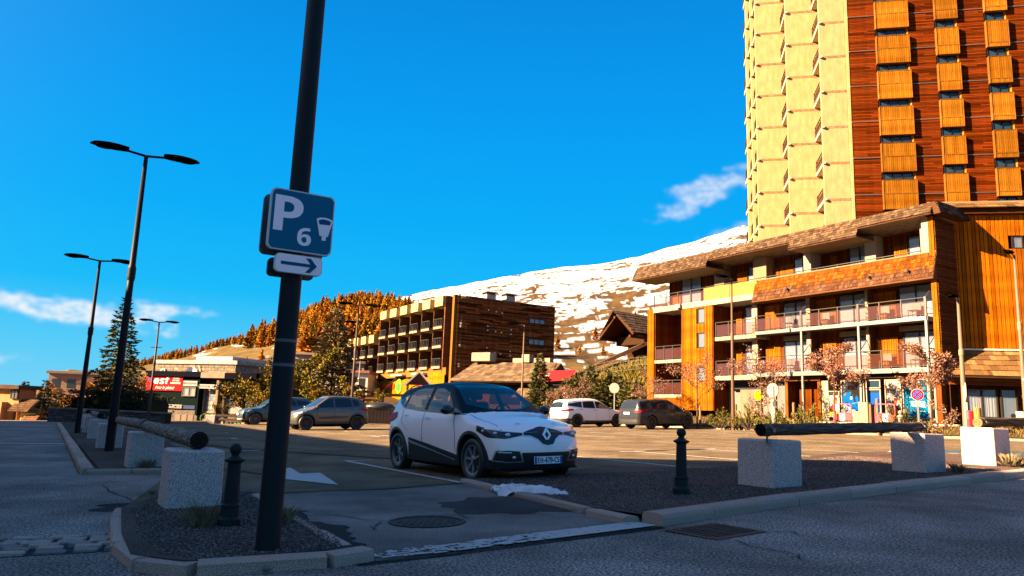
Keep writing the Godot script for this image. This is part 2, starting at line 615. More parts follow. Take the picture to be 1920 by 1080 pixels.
func build_markings() -> void:
	var w := Color(.88, .78, .75)
	# worn stop line: painted flakes with bare asphalt between
	var b := MB.new()
	b.col = w
	var a := Vector2(-.93, -5.7)
	var d := Vector2(1.36, -7.36)
	var side := (d - a).orthogonal().normalized()
	var n := 120
	var wide := 9
	for i in n:
		for j in wide:
			var t := (i + .5) / n
			var s := (j + .5) / wide - .5
			var wear := .44 - t * .75 + noise.get_noise_2d(i * .13, j * .45) * .9 + absf(s) * .35 + noise.get_noise_2d(i * .9, j * 1.3) * .5
			if wear > .42: continue
			var o := a.lerp(d, t) + side * s * .30
			var u := (d - a) / n * .54
			var q := side * .30 / wide * .54
			var jt := Vector2(rng.randf_range(-.004, .004), rng.randf_range(-.004, .004))
			sheet_into(b, [o - u - q + jt, o + u - q, o + u + q - jt, o - u + q], .016)
	tag(obj("stop_line_paint", b, M("paint")), "", "", "", "structure")
	# bay lines, parallel to the parked white car
	var l := MB.new()
	l.col = w
	var da := Vector2(sin(deg_to_rad(148.5)), -cos(deg_to_rad(148.5)))
	var ac := Vector2(sin(deg_to_rad(58.5)), -cos(deg_to_rad(58.5)))
	var base := Vector2(-3.22, -15.42)
	for i in 6:
		var s := base + ac * 2.55 * i
		if i == 0: ribbon(l, [s, s + da * 4.95], .11, .010, .05)
		else: ribbon(l, [s, s + da * (4.9 - .12 * i)], .10, .010, .05)
		if i > 0 and i < 5:
			ribbon(l, [s - da * .05 - ac * .45, s - da * .05 + ac * .45], .1, .012)
	ribbon(l, [base - ac * .05, base + ac * .55], .1, .011)
	for i in range(1, 5):
		var s := base + ac * 2.55 * i + da * 4.85
		ribbon(l, [s, s + ac * 2.45], .09, .011)
	# short ticks of the rows beyond
	for i in 7:
		var s := Vector2(-11.5, -24.5) + ac * 2.5 * i
		ribbon(l, [s, s + da * 1.0], .1, .010)
		ribbon(l, [s - ac * .4, s + ac * .4], .1, .011)
	for i in 8:
		var s := Vector2(-13.6, -29.6) + ac * 2.5 * i
		ribbon(l, [s, s + da * (.5 if i < 4 else 4.0)], .1, .010)
	for i in 9:
		var s := Vector2(2.0, -27.5) + ac * 2.5 * (i - 2)
		ribbon(l, [s, s - da * 4.8], .1, .010)
	for i in 8:
		var s := Vector2(3.2, -37.5) + ac * 2.5 * (i - 3)
		ribbon(l, [s, s - da * 4.5], .1, .010)
	struct("bay_marking", l, M("paint"))
	# turning arrow
	var r := MB.new()
	r.col = w
	sheet_into(r, [Vector2(-2.33, -10.75), Vector2(-3.06, -12.65), Vector2(-3.33, -12.45), Vector2(-3.82, -13.6), Vector2(-3.98, -13.5), Vector2(-3.52, -12.3), Vector2(-3.85, -11.95)], .011)
	struct("arrow_marking", r, M("paint"))
	var z := MB.new()
	z.col = w
	for q in [[Vector2(-16.5, -21.5), Vector2(-11.0, -21.2)], [Vector2(-27, -41), Vector2(-40, -40)]]:
		ribbon(z, q, .22, .012, .1)
	ribbon(z, [Vector2(-7.2, -18.2), Vector2(-6.0, -18.9), Vector2(-5.4, -18.4)], .16, .012)
	struct("road_line", z, M("paint"))
	# blue bay for the disabled
	sheet("blue_bay", [Vector2(9.6, -19.2), Vector2(11.4, -21.8), Vector2(15.6, -19.4), Vector2(13.6, -16.9)], .010, M("asphalt"), Color(.10, .16, .19))
	var h := MB.new()
	h.col = w
	for q in [[Vector2(10.6, -20.0), Vector2(12.4, -19.2)], [Vector2(11.2, -20.5), Vector2(11.5, -19.4), Vector2(12.6, -19.9)], [Vector2(9.6, -19.2), Vector2(13.6, -16.9)], [Vector2(9.6, -19.2), Vector2(11.4, -21.8)]]:
		ribbon(h, q, .1, .014)
	struct("bay_marking", h, M("paint"))
	# speckles of grit and leaves on the road
	var g := MB.new()
	for i in 420:
		var x := rng.randf_range(-6, 7)
		var zz := rng.randf_range(-13, -4.2)
		var s := rng.randf_range(.006, .018)
		g.col = [Color(.3, .25, .2), Color(.22, .12, .06), Color(.16, .15, .15)][i % 3]
		var o := gv(x, zz, .02 if i % 4 else .022)
		var f := Vector3(rng.randf_range(-1, 1), .1, rng.randf_range(-1, 1)).normalized()
		var sd := f.cross(Vector3.UP) * .7
		g.quad(o - f * s - sd * s, o - f * s * .4 + sd * s + Vector3.UP * .004, o + f * s + sd * s, o + f * s * .6 - sd * s)
	stuff(obj("road_grit", g, M("matte")))

# kerb stones along a polyline, each a piece of its own
func kerb(parent: Node, pts: Array, step: float, wide: float, high: float, col: Color, base := 0.0) -> void:
	var meshes := []
	for i in pts.size() - 1:
		var a: Vector2 = pts[i]
		var d: Vector2 = pts[i + 1]
		var n := maxi(1, int(round((d - a).length() / step)))
		for j in n:
			var p := a.lerp(d, j / float(n))
			var q := a.lerp(d, (j + 1.0) / n)
			var p3 := gv(p.x, p.y, base + high / 2 - .05)
			var q3 := gv(q.x, q.y, base + high / 2 - .05)
			var b := MB.new()
			b.col = tone(col, .14)
			var len := (q3 - p3).length()
			var w := wide * rng.randf_range(.94, 1.06)
			# rounded profile with a worn upper edge
			var pr := [Vector2(-w / 2, -high / 2 - .05), Vector2(w / 2, -high / 2 - .05), Vector2(w / 2, high * .28), Vector2(w * .43, high * .42), Vector2(w * .30, high * .5), Vector2(-w * .34, high * .5), Vector2(-w * .46, high * .40), Vector2(-w / 2, high * .22)]
			for k in pr.size():
				pr[k] += Vector2(rng.randf_range(-.006, .006), rng.randf_range(-.006, .006))
			var x := (q3 - p3).normalized()
			b.prism(pr, .007, len - .007)
			var o := obj("kerb_stone", b, M("stone"), parent)
			var zx := Vector3.UP.cross(x).normalized()
			o.transform = Transform3D(Basis(zx, x.cross(zx), x), p3)

func island(called: String, pts: Array, off: float, col: Color) -> MeshInstance3D:
	return sheet(called, pts, off, M("gravel"), col)

func build_islands() -> void:
	var stone := Color(.80, .52, .42)
	# near island with the sign pole
	var i1 := [Vector2(-3.82, -7.7), Vector2(-3.05, -6.2), Vector2(-2.55, -5.35), Vector2(-2.1, -5.15), Vector2(-1.05, -5.62), Vector2(-1.3, -6.1), Vector2(-3.02, -9.15), Vector2(-3.5, -9.3), Vector2(-3.9, -8.6)]
	var s := island("planting_island", i1, .085, Color(.19, .125, .10))
	kerb(s, [Vector2(-3.82, -7.75), Vector2(-3.55, -7.15), Vector2(-3.2, -6.5), Vector2(-2.85, -5.85), Vector2(-2.42, -5.28), Vector2(-2.0, -5.12)], .62, .17, .13, stone)
	kerb(s, [Vector2(-2.0, -5.12), Vector2(-1.22, -5.42), Vector2(-.98, -5.66)], .8, .19, .14, stone)
	kerb(s, [Vector2(-1.15, -5.72), Vector2(-1.5, -6.35), Vector2(-2.2, -7.6), Vector2(-2.9, -8.9)], 1.1, .12, .14, Color(.75, .5, .42))
	kerb(s, [Vector2(-3.84, -7.85), Vector2(-3.93, -8.6), Vector2(-3.5, -9.32), Vector2(-2.98, -9.15)], .45, .1, .13, Color(.22, .15, .13))
	# long strip with the granite blocks
	var i2 := [Vector2(-6.5, -12.25), Vector2(-5.5, -12.5), Vector2(-5.1, -13.2), Vector2(-14, -29.5), Vector2(-23.6, -43.4), Vector2(-25.2, -42.7)]
	var s2 := island("planting_strip", i2, .085, Color(.17, .11, .09))
	kerb(s2, [Vector2(-25.28, -42.71), Vector2(-6.61, -12.14)], 1.0, .2, .15, stone)
	kerb(s2, [Vector2(-6.61, -12.14), Vector2(-5.35, -12.45)], .62, .2, .14, stone)
	kerb(s2, [Vector2(-5.3, -12.6), Vector2(-14.1, -29.4)], 1.2, .12, .14, Color(.6, .4, .33))
	# right island behind the front kerb
	var i3 := [Vector2(-.55, -11.2), Vector2(.95, -8.15), Vector2(1.5, -7.5), Vector2(3.36, -9.1), Vector2(6.1, -11.1), Vector2(8.9, -13.05), Vector2(16, -17.2), Vector2(15.2, -19.5), Vector2(13.3, -16.9), Vector2(9.5, -19.2), Vector2(8.0, -18.3), Vector2(3.6, -13.6), Vector2(1.9, -13.9), Vector2(.4, -12.2)]
	var s3 := island("planting_bed", i3, .06, Color(.21, .128, .10))
	kerb(s3, [Vector2(1.42, -7.36), Vector2(3.36, -8.98), Vector2(6.1, -11.0), Vector2(8.87, -12.95), Vector2(13, -15.6)], .98, .24, .17, stone)
	kerb(s3, [Vector2(.93, -7.98), Vector2(1.24, -7.42)], .62, .2, .12, stone)
	kerb(s3, [Vector2(-.58, -11.24), Vector2(.1, -9.75), Vector2(.9, -8.1)], .8, .15, .115, Color(.7, .48, .40))
	gravel_stones([Vector2(-3.72, -7.7), Vector2(-2.95, -6.25), Vector2(-2.35, -5.36), Vector2(-1.98, -5.22), Vector2(-1.15, -5.62), Vector2(-1.3, -6.1), Vector2(-3.02, -9.15), Vector2(-3.5, -9.2)], 16000, .087, .008)
	gravel_stones([Vector2(-.4, -11.2), Vector2(1.0, -8.2), Vector2(1.5, -7.65), Vector2(9, -13.1), Vector2(8.0, -17.5), Vector2(3.6, -13.4)], 30000, .062, .0085)
	# cobbled strip across the left road
	var c := MB.new()
	c.col = Color(.035, .035, .04)
	var cu := Vector2(.93, -.37).normalized()
	var cv := Vector2(-cu.y, cu.x)
	var co := Vector2(-5.35, -4.98)
	sheet_into(c, [co + cv * .06, co + cu * 2.6 + cv * .06, co + cu * 2.6 - cv * .76, co - cv * .76], .006)
	var cs := struct("cobbled_strip", c, M("matte"))
	var u := (Vector2(-3.03, -6.34) - Vector2(-4.6, -5.52)).normalized()
	u = Vector2(.93, -.37).normalized()
	var v := Vector2(-u.y, u.x)
	var o := Vector2(-5.35, -4.98)
	for row in 6:
		var x := rng.randf_range(0, .1)
		while x < 2.55:
			var w := rng.randf_range(.13, .21)
			var b := MB.new()
			b.col = tone(Color(.62, .44, .37), .3)
			b.bx(-w / 2, w / 2, -.04, rng.randf_range(.010, .024), -.050, .050, .008)
			var p := o + u * (x + w / 2) - v * (.02 + row * .135) + u * rng.randf_range(-.01, .01)
			var k := obj("cobble", b, M("stone"), cs)
			k.transform = Transform3D(Basis(Vector3.UP, -u.angle() + rng.randf_range(-.07, .07)), gv(p.x, p.y, .012))
			x += w + rng.randf_range(.035, .07)
	# loose flat stone by the first block and pebbles
	var fs := MB.new()
	fs.col = Color(.2, .18, .17)
	fs.col = Color(.4, .3, .27)
	fs.bx(-.15, .15, 0, .05, -.08, .08, .02)
	tag(obj("loose_stone", fs, M("stone")), "flat loose stone leaning beside the nearest left granite block", "stone")
	get_child(-1).transform = Transform3D(Basis(Vector3.UP, .5) * Basis(Vector3.BACK, .25), gv(-3.75, -8.25, .03))
	for q in [[-1.36, -5.33, .05, "round pebble lying against the kerb under the sign pole"], [-1.55, -5.15, .03, "small pebble on the road left of the round pebble"], [-4.35, -9.5, .05, "pale pebble on the asphalt behind the flat loose stone"]]:
		var pb := MB.new()
		pb.col = Color(.3, .24, .2)
		pb.ball(Vector3(0, q[2] * .5, 0), Vector3(q[2], q[2] * .7, q[2] * .8), 12)
		var po := obj("pebble", pb, M("stone"))
		po.position = gv(q[0], q[1], .02)
		tag(po, q[3], "stone")

func gravel_stones(area: Array, n: int, off: float, size: float) -> void:
	var poly := PackedVector2Array(area)
	var lo := poly[0]
	var hi := poly[0]
	for p in poly:
		lo = lo.min(p); hi = hi.max(p)
	var m := MB.new()
	m.ball(Vector3.ZERO, Vector3(1, .6, .8), 6)
	var mm := MultiMesh.new()
	mm.transform_format = MultiMesh.TRANSFORM_3D
	mm.use_colors = true
	mm.mesh = m.mesh(M("matte"))
	var xs := []
	while xs.size() < n:
		var p := Vector2(rng.randf_range(lo.x, hi.x), rng.randf_range(lo.y, hi.y))
		if not Geometry2D.is_point_in_polygon(p, poly): continue
		var s := size * rng.randf_range(.45, 1.5)
		xs.append(Transform3D(Basis.from_euler(Vector3(rng.randf_range(-.5, .5), rng.randf() * TAU, rng.randf_range(-.5, .5))).scaled(Vector3.ONE * s), gv(p.x, p.y, off)))
	mm.instance_count = n
	for i in n:
		mm.set_instance_transform(i, xs[i])
		mm.set_instance_color(i, tone([Color(.10, .068, .06), Color(.06, .045, .042), Color(.16, .12, .11)][i % 3], .4))
	var o := MultiMeshInstance3D.new()
	o.name = "gravel_stones"
	o.multimesh = mm
	add_child(o, true)
	stuff(o)

func build_manhole() -> void:
	var t := thing("manhole_cover", "rusty round manhole cover sunk in the entrance asphalt", "manhole cover", gv(-.73, -7.42, .004))
	t.transform.basis = Basis(Vector3(1, .031, 0).normalized(), Vector3(-.031, 1, .009).normalized(), Vector3(0, -.009, 1).normalized())
	var f := MB.new()
	f.col = Color(.05, .04, .035)
	f.lathe([Vector2(.37, -.02), Vector2(.37, .012), Vector2(.33, .012), Vector2(.325, .0)], 40)
	obj("rim", f, M("rust"), t)
	var d := MB.new()
	d.col = Color(.11, .055, .045)
	d.lathe([Vector2(.322, .002), Vector2(.0, .004)], 40)
	for i in 9:
		for j in 9:
			var p := Vector2(i - 4, j - 4) * .064
			if p.length() < .28:
				d.bx(p.x - .02, p.x + .02, .003, .011, p.y - .02, p.y + .02, .003)
	obj("lid", d, M("rust"), t)
	# storm drain in the gutter
	var g := thing("drain_grate", "rusty iron drain grate in the gutter below the front kerb", "drain grate", gv(1.92, -6.95, .004))
	g.transform.basis = Basis(Vector3.UP, deg_to_rad(38)) * Basis(Vector3.BACK, .03)
	var h := MB.new()
	h.col = Color(.012, .011, .01)
	h.bx(-.33, .33, -.02, .004, -.25, .25)
	obj("sump", h, M("matte"), g)
	var fr := MB.new()
	fr.col = Color(.16, .075, .045)
	for s in [-1, 1]:
		fr.bx(-.36, .36, 0, .014, s * .265 - .02, s * .265 + .02, .003)
		fr.bx(s * .345 - .02, s * .345 + .02, 0, .0135, -.245, .245, .003)
	obj("frame", fr, M("rust"), g)
	for i in 9:
		var br := MB.new()
		br.col = Color(.15, .07, .042)
		br.bx(-.325, .325, .005, .0115, -.215 + i * .054 - .011, -.215 + i * .054 + .011, .002)
		obj("bar", br, M("rust"), g)
	var cb := MB.new()
	cb.col = Color(.15, .07, .042)
	cb.bx(-.01, .01, .0055, .012, -.244, .244)
	obj("cross_bar", cb, M("rust"), g)
	# melting snow by the island kerb
	var s := MB.new()
	var rows := []
	for i in 22:
		var line := []
		for j in 34:
			var u := j / 33.0 * 2 - 1
			var v := i / 21.0 * 2 - 1
			var x := .30 + u * .45 + v * .08
			var z := -9.72 + v * .36 + u * .25
			var e := 1.0 - sqrt(u * u + v * v) + .55 * noise.get_noise_2d(u * 2.1, v * 2.4 + 7)
			line.append(gv(x, z, .05 + clampf(e, -.5, .55) * .13 + .02 * noise.get_noise_2d(u * 9, v * 9)))
		rows.append(line)
	s.col = Color(.8, .7, .72)
	s.grid(rows, true)
	tag(obj("snow_patch", s, M("snow")), "", "", "", "structure")

# ------------------------------------------------------------------ hills
func along(t: Array, x: float) -> float:
	if x <= t[0][0]: return t[0][1]
	for i in t.size() - 1:
		if x <= t[i + 1][0]:
			return lerpf(t[i][1], t[i + 1][1], (x - t[i][0]) / (t[i + 1][0] - t[i][0]))
	return t[-1][1]

const NEAR := [[-180, -2.0], [-60, -1.5], [-37, -.8], [-34, -.2], [-32.4, .2], [-30.7, .9], [-28.9, 1.7], [-27.1, 2.2], [-25.1, 2.7], [-23.8, 3.1], [-21.8, 3.8], [-20.2, 4.3], [-18.2, 4.8], [-16.6, 5.5], [-14.6, 6.6], [-12.7, 7.3], [-11.1, 7.6], [-9.0, 7.35], [-6.9, 6.6], [-4.4, 5.6], [0, 4.4], [5, 3.6], [12, 3.2], [60, 3], [120, 0], [180, -2]]
const FAR := [[-180, 0], [-70, 0], [-30, 1], [-16, 4], [-12, 6.6], [-10.6, 7.7], [-8.9, 8.45], [-7, 9.0], [-5.4, 9.38], [-2.5, 10.1], [1.6, 11.05], [5.8, 11.65], [7.9, 11.9], [9.9, 12.4], [14, 13.45], [15.9, 14.0], [17.1, 14.4], [17.7, 14.55], [18.7, 14.3], [25, 12.4], [40, 10], [70, 6], [110, 2], [180, 0]]

func near_ridge(az: float) -> float:
	return along([[-40, 520.0], [-24, 520.0], [-17, 400.0], [-8, 360.0], [60, 360.0]], az)

func terrain_y(x: float, z: float) -> float:
	var r := Vector2(x, z).length()
	var az := rad_to_deg(atan2(x, -z))
	var flat := clampf(G(x, z), -4, 3) - .06
	if r > 90: flat = lerpf(flat, clampf(flat, -1.5, 1.2), smoothstep(90, 140, r))
	# left of the hedge the ground falls to the lower houses
	if z < 0: flat -= 4.0 * smoothstep(-29.5, -33.5, az) * smoothstep(50, 68, r)
	var h := flat
	var r1 := near_ridge(az)
	var h1 := EYE + r1 * tan(deg_to_rad(along(NEAR, az)))
	var t := clampf((r - 90.0) / (r1 - 90.0), 0, 1)
	if h1 > flat:
		h = flat + (h1 - flat) * pow(t, 1.15)
		if r > r1: h -= (r - r1) * .10
	# embankment between the long hotel and the near building
	var bank: float = along([[-1, 0.0], [2.0, 1.3], [3.6, 2.6], [6, 4.2], [8, 5.2], [10.6, 6.3], [14, 6.5], [18, 5], [26, 0]], az) * smoothstep(56, 76, r) * (1.0 - .5 * smoothstep(110, 200, r))
	h = maxf(h, flat + bank)
	var h2 := EYE + 1100.0 * tan(deg_to_rad(along(FAR, az)))
	if h2 > 20 and r > 330:
		var u := clampf((r - 330.0) / 770.0, 0, 1)
		var hf := 12.0 + (h2 - 12.0) * pow(u, 1.05)
		if r > 1100: hf = h2 - (r - 1100.0) * .16
		h = maxf(h, hf + (1.0 - u) * 5.0 * noise.get_noise_2d(x * .008, z * .008) * u * 4.0)
	if r > 120:
		h += noise.get_noise_2d(x * .02 + 50, z * .02) * smoothstep(120, 300, r) * 2.2
	return h

func terrain_col(x: float, z: float, y: float, slope: float) -> Color:
	var r := Vector2(x, z).length()
	var az := rad_to_deg(atan2(x, -z))
	var n := noise.get_noise_2d(x * .05, z * .05)
	var earth := Color(.10, .055, .018).lerp(Color(.05, .028, .012), clampf(.5 + n, 0, 1))
	var gold := Color(.13, .082, .022).lerp(Color(.09, .056, .018), clampf(.5 + n * 1.4, 0, 1))
	var c := earth
	if r < 52: return Color(.14, .11, .085)
	if az > -1 and r < 130: c = Color(.10, .075, .012).lerp(Color(.07, .045, .012), clampf(.5 + n * 1.6, 0, 1))
	elif r < near_ridge(az) + 40:
		c = gold
		if az > -16.5 and az < -3: c = Color(.08, .034, .01)
	var s := -1.0
	if r > 330 and az > -13:
		var v := y - x * .30
		var band := soft.get_noise_2d(x * .012, v * .05 + 3)
		var fine := soft.get_noise_2d(x * .045, v * .22)
		s = -.04 + smoothstep(70, 190, y) * .50 + band * .9 + fine * .75 + .4 * soft.get_noise_2d(x * .12, y * .45)
		if y < 100: s += .5 * soft.get_noise_2d(x * .012, y * .16)
		var track := absf(fposmod(y + x * .05 + 9 * noise.get_noise_2d(x * .01, z * .01), 46.0) - 23.0)
		if track < 1.3 and y > 110: s = -.2
	elif az < -13 and r > 230:
		s = -.75 + smoothstep(15, 40, y) * .75 + noise.get_noise_2d(x * .03, y * .25) * 1.1
	elif az > 1 and az < 12 and r > 130:
		s = .02 + noise.get_noise_2d(x * .06, z * .05) * 1.3
	if s > -.03: c = c.lerp(Color(.46, .50, .58), smoothstep(-.03, .13, s))
	return c

func build_terrain() -> void:
	var azs := []
	var a := -180.0
	while a < 180.0:
		azs.append(a)
		a += .1 if a > -13 and a < 20 else .2 if a > -36.5 and a < 36.5 else (1.0 if absf(a) < 60 else 6.0)
	azs.append(180.0)
	var rs := [0.0, 20.0, 40.0, 46.0]
	var r := 50.0
	while r < 90: rs.append(r); r += 3.0
	while r < 330: rs.append(r); r += 9.0
	while r < 1130: rs.append(r); r += 6.5
	rs.append_array([1180.0, 1300.0, 1600.0, 2200.0, 3200.0])
	var pos := PackedVector3Array()
	var col := PackedColorArray()
	var nor := PackedVector3Array()
	var ix := PackedInt32Array()
	var w: int = azs.size()
	for i in rs.size():
		for j in w:
			var q: float = deg_to_rad(azs[j])
			var x: float = sin(q) * rs[i]
			var z: float = -cos(q) * rs[i]
			pos.append(Vector3(x, terrain_y(x, z), z))
	for i in rs.size():
		for j in w:
			var k := i * w + j
			var du := pos[i * w + mini(j + 1, w - 1)] - pos[i * w + maxi(j - 1, 0)]
			var dv := pos[mini(i + 1, rs.size() - 1) * w + j] - pos[maxi(i - 1, 0) * w + j]
			var m := du.cross(dv)
			m = m.normalized() if m.length() > 1e-6 else Vector3.UP
			if m.y < 0: m = -m
			nor.append(m)
			col.append(terrain_col(pos[k].x, pos[k].z, pos[k].y, m.y))
			if i < rs.size() - 1 and j < w - 1:
				ix.append_array([k, k + w, k + 1, k + 1, k + w, k + w + 1])
	var arr := []
	arr.resize(Mesh.ARRAY_MAX)
	arr[Mesh.ARRAY_VERTEX] = pos
	arr[Mesh.ARRAY_NORMAL] = nor
	arr[Mesh.ARRAY_COLOR] = col
	arr[Mesh.ARRAY_INDEX] = ix
	var me := ArrayMesh.new()
	me.add_surface_from_arrays(Mesh.PRIMITIVE_TRIANGLES, arr)
	me.surface_set_material(0, M("terrain"))
	var o := inst("terrain", me)
	o.set_meta("kind", "structure")

# the tall block left of the view that shades the entrance
func build_shade_house() -> void:
	var p := [Vector2(-52.5, -44.7), Vector2(-45.3, -32.7), Vector2(-31.3, -9.9), Vector2(-22, -8), Vector2(-20.5, -2), Vector2(-14, 10), Vector2(-30, 24), Vector2(-75, -32)]
	var t := thing("apartment_block", "apartment block across the road whose long shadow covers the entrance", "building")
	var b := MB.new()
	b.col = Color(.33, .30, .26)
	b.xf = Transform3D(Basis(Vector3(1, 0, 0), Vector3(0, 0, 1), Vector3(0, -1, 0)), Vector3.ZERO)
	var q := []
	for e in p: q.append(Vector2(e.x, e.y))
	b.prism(q, -15.0, 2.0)
	obj("wall", b, M("render"), t)
	for i in 5:
		var a: Vector2 = p[i]
		var d: Vector2 = p[i + 1]
		var n := int((d - a).length() / 3.2)
		var yaw := -(d - a).angle()
		for j in n:
			for s in 4:
				var m := MB.new()
				m.col = Color(.02, .025, .03)
				m.bx(-.6, .6, 0, 1.5, -.03, .05)
				var c := a.lerp(d, (j + .5) / n)
				obj("window", m, M("dark_glass"), t).transform = Transform3D(Basis(Vector3.UP, yaw), Vector3(c.x, 2.0 + s * 3.1, c.y))

# ------------------------------------------------------------------ timber apartment building on the right
func planks_v(b: MB, x0: float, x1: float, y0: float, y1: float, z: float, w: float, c: Color, sp := .3, holes := []) -> void:
	var x := x0
	while x < x1 - .01:
		var e := minf(x + w * rng.randf_range(.85, 1.15), x1)
		var segs := [[y0, y1]]
		for h in holes:
			if e > h[0] and x < h[1]:
				var out := []
				for s in segs:
					if h[3] <= s[0] or h[2] >= s[1]: out.append(s)
					else:
						if h[2] > s[0]: out.append([s[0], h[2]])
						if h[3] < s[1]: out.append([h[3], s[1]])
				segs = out
		for s in segs:
			b.col = tone(c, sp)
			b.bx(x, e - (.03 if w > .16 else .022), s[0], s[1], z - .02, z + rng.randf_range(.014, .028))
		x = e

func planks_h(b: MB, x0: float, x1: float, y0: float, y1: float, z: float, w: float, c: Color, sp := .3, seg := 3.0) -> void:
	var y := y0
	while y < y1 - .01:
		var e := minf(y + w, y1)
		var x := x0
		while x < x1 - .01:
			var f := minf(x + seg * rng.randf_range(.4, 1.3), x1)
			if x1 - f < .3: f = x1
			b.col = tone(c, sp)
			b.bx(x, f - .006, y, e - .022, z - .02, z + rng.randf_range(.012, .03))
			x = f
		y = e

# glazed opening standing against the wall plane z: room back, curtain, frame, panes
func window(parent: Node, x0: float, x1: float, y0: float, y1: float, z: float, n := 2, curtain := .55, frame := Color(.022, .02, .02), room_back := Color(.30, .27, .33), called := "window") -> Node3D:
	var f := MB.new()
	f.col = frame
	var w := .07
	f.bx(x0, x1, y1 - w, y1, z, z + .12, .008)
	f.bx(x0, x1, y0, y0 + w, z, z + .1195, .008)
	for i in n + 1:
		var x := x0 + w / 2 + (x1 - x0 - w) * i / n
		f.bx(x - w / 2, x + w / 2, y0 + w, y1 - w, z, z + .115, .006)
	var o := obj(called, f, M("matte"), parent)
	var r := MB.new()
	r.col = room_back  # flat room back; default lilac imitates the reflection in the panes
	r.quad(Vector3(x0 + .01, y0 + .01, z + .012), Vector3(x1 - .01, y0 + .01, z + .012), Vector3(x1 - .01, y1 - .01, z + .012), Vector3(x0 + .01, y1 - .01, z + .012))
	obj("room_back", r, M("matte"), o)
	if curtain > 0.0:
		for i in n:
			var a := x0 + w + (x1 - x0 - w) * i / n + .02
			var d := x0 + (x1 - x0 - w) * (i + 1) / n - .02
			var top := y0 + w + (y1 - y0 - w * 2) * curtain * rng.randf_range(.92, 1.04)
			var c := MB.new()
			c.col = tone(Color(.15, .13, .125), .08)
			var rows := [[], []]
			var m := int((d - a) / .02)
			for k in m + 1:
				var x := a + (d - a) * k / m
				var dz := .045 + .016 * sin(x * 62.0 + sin(x * 17.0) * 1.5)
				rows[0].append(Vector3(x, y0 + w, z + dz))
				rows[1].append(Vector3(x, top + .02 * sin(x * 9.0), z + dz))
			c.grid(rows)
			obj("curtain", c, M("plastic"), o)
	for i in n:
		var a := x0 + w + (x1 - x0 - w) * i / n
		var d := x0 + (x1 - x0 - w) * (i + 1) / n
		var p := MB.new()
		p.quad(Vector3(a, y0 + w, z + .085), Vector3(d, y0 + w, z + .085), Vector3(d, y1 - w, z + .085), Vector3(a, y1 - w, z + .085))
		obj("pane", p, M("window_glass"), o)
	return o

func shutter(parent: Node, x0: float, x1: float, y0: float, y1: float, z: float, c := Color(.42, .14, .006)) -> void:
	var b := MB.new()
	planks_v(b, x0, x1, y0, y1, z + .03, .12, c, .22)
	b.col = c * .8
	b.bx(x0, x1, y0 + .25, y0 + .33, z + .06, z + .08)
	obj("shutter", b, M("wood_v"), parent)

# railing between x0 and x1 on plane z standing on y
func railing(parent: Node, x0: float, x1: float, y: float, z: float, glass := true, step := 1.1, col := Color(.045, .033, .03), high := .88) -> void:
	var b := MB.new()
	b.col = col
	var n := maxi(1, int(round(absf(x1 - x0) / step)))
	for i in n + 1:
		var x := lerpf(x0, x1, float(i) / n)
		b.bx(x - .022, x + .022, y, y + high, z - .03, z + .03)
	b.tube([Vector3(x0, y + high, z), Vector3(x1, y + high, z)], [.026, .026], 8)
	b.tube([Vector3(x0, y + high - .18, z), Vector3(x1, y + high - .18, z)], [.016, .016], 6)
	b.tube([Vector3(x0, y + .07, z), Vector3(x1, y + .07, z)], [.016, .016], 6)
	var o := obj("railing", b, M("flat_metal"), parent)
	if glass:
		for i in n:
			var a := lerpf(x0, x1, float(i) / n) + .03
			var d := lerpf(x0, x1, float(i + 1) / n) - .03
			var p := MB.new()
			p.quad(Vector3(a, y + .09, z), Vector3(d, y + .09, z), Vector3(d, y + high - .2, z), Vector3(a, y + high - .2, z))
			obj("glass_panel", p, M("tinted_glass"), o)

# rows of wooden shingles on a slope from p (bottom) to q (top) in the yz plane
func shingles(b: MB, x0: float, x1: float, p: Vector2, q: Vector2, rows: int, w: float, cols: Array, skew0 := 0.0, skew1 := 0.0) -> void:
	var d := (q - p) / rows
	var dir := d.normalized()
	var nn := Vector2(-dir.y, dir.x)  # (y, z) pairs: x = y, y = z
	for i in rows:
		var t := (i + .5) / rows
		var x := x0 + skew0 * t + rng.randf_range(-w, 0)
		while x < x1 + skew1 * t:
			var e := x + w * rng.randf_range(.6, 1.35)
			var a := maxf(x, x0 + skew0 * t)
			var f := minf(e - .008, x1 + skew1 * t)
			if f > a + .02:
				var lo := p + d * i - dir * rng.randf_range(.0, .03)
				var hi := p + d * (i + 1) + dir * .03
				var th := .03 + rng.randf_range(0, .018)
				var c: Array = cols[mini(int(t * cols.size()), cols.size() - 1)]
				b.col = tone(c[rng.randi() % c.size()], .25)
				var o := nn * th
				var l0 := Vector3(a, lo.x, lo.y); var l1 := Vector3(f, lo.x, lo.y)
				var h0 := Vector3(a, hi.x, hi.y); var h1 := Vector3(f, hi.x, hi.y)
				var m := Vector3(0, o.x, o.y)
				b.quad(l0 + m, l1 + m, h1 + m * .25, h0 + m * .25)
				b.quad(l0, l1, l1 + m, l0 + m)
				b.tri(l0, l0 + m, h0 + m * .25)
				b.tri(l1, h1 + m * .25, l1 + m)
			x = e

func slab(parent: Node, called: String, x0: float, x1: float, y0: float, y1: float, z0: float, z1: float, c: Color, m := "concrete") -> void:
	var b := MB.new()
	b.col = c
	b.bx(x0, x1, y0, y1, z0, z1, .012)
	obj(called, b, M(m), parent)

const CREAM := Color(.18, .125, .065)
const WHITE := Color(.25, .21, .16)
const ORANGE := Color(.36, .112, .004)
const DEEP := Color(.22, .06, .012)

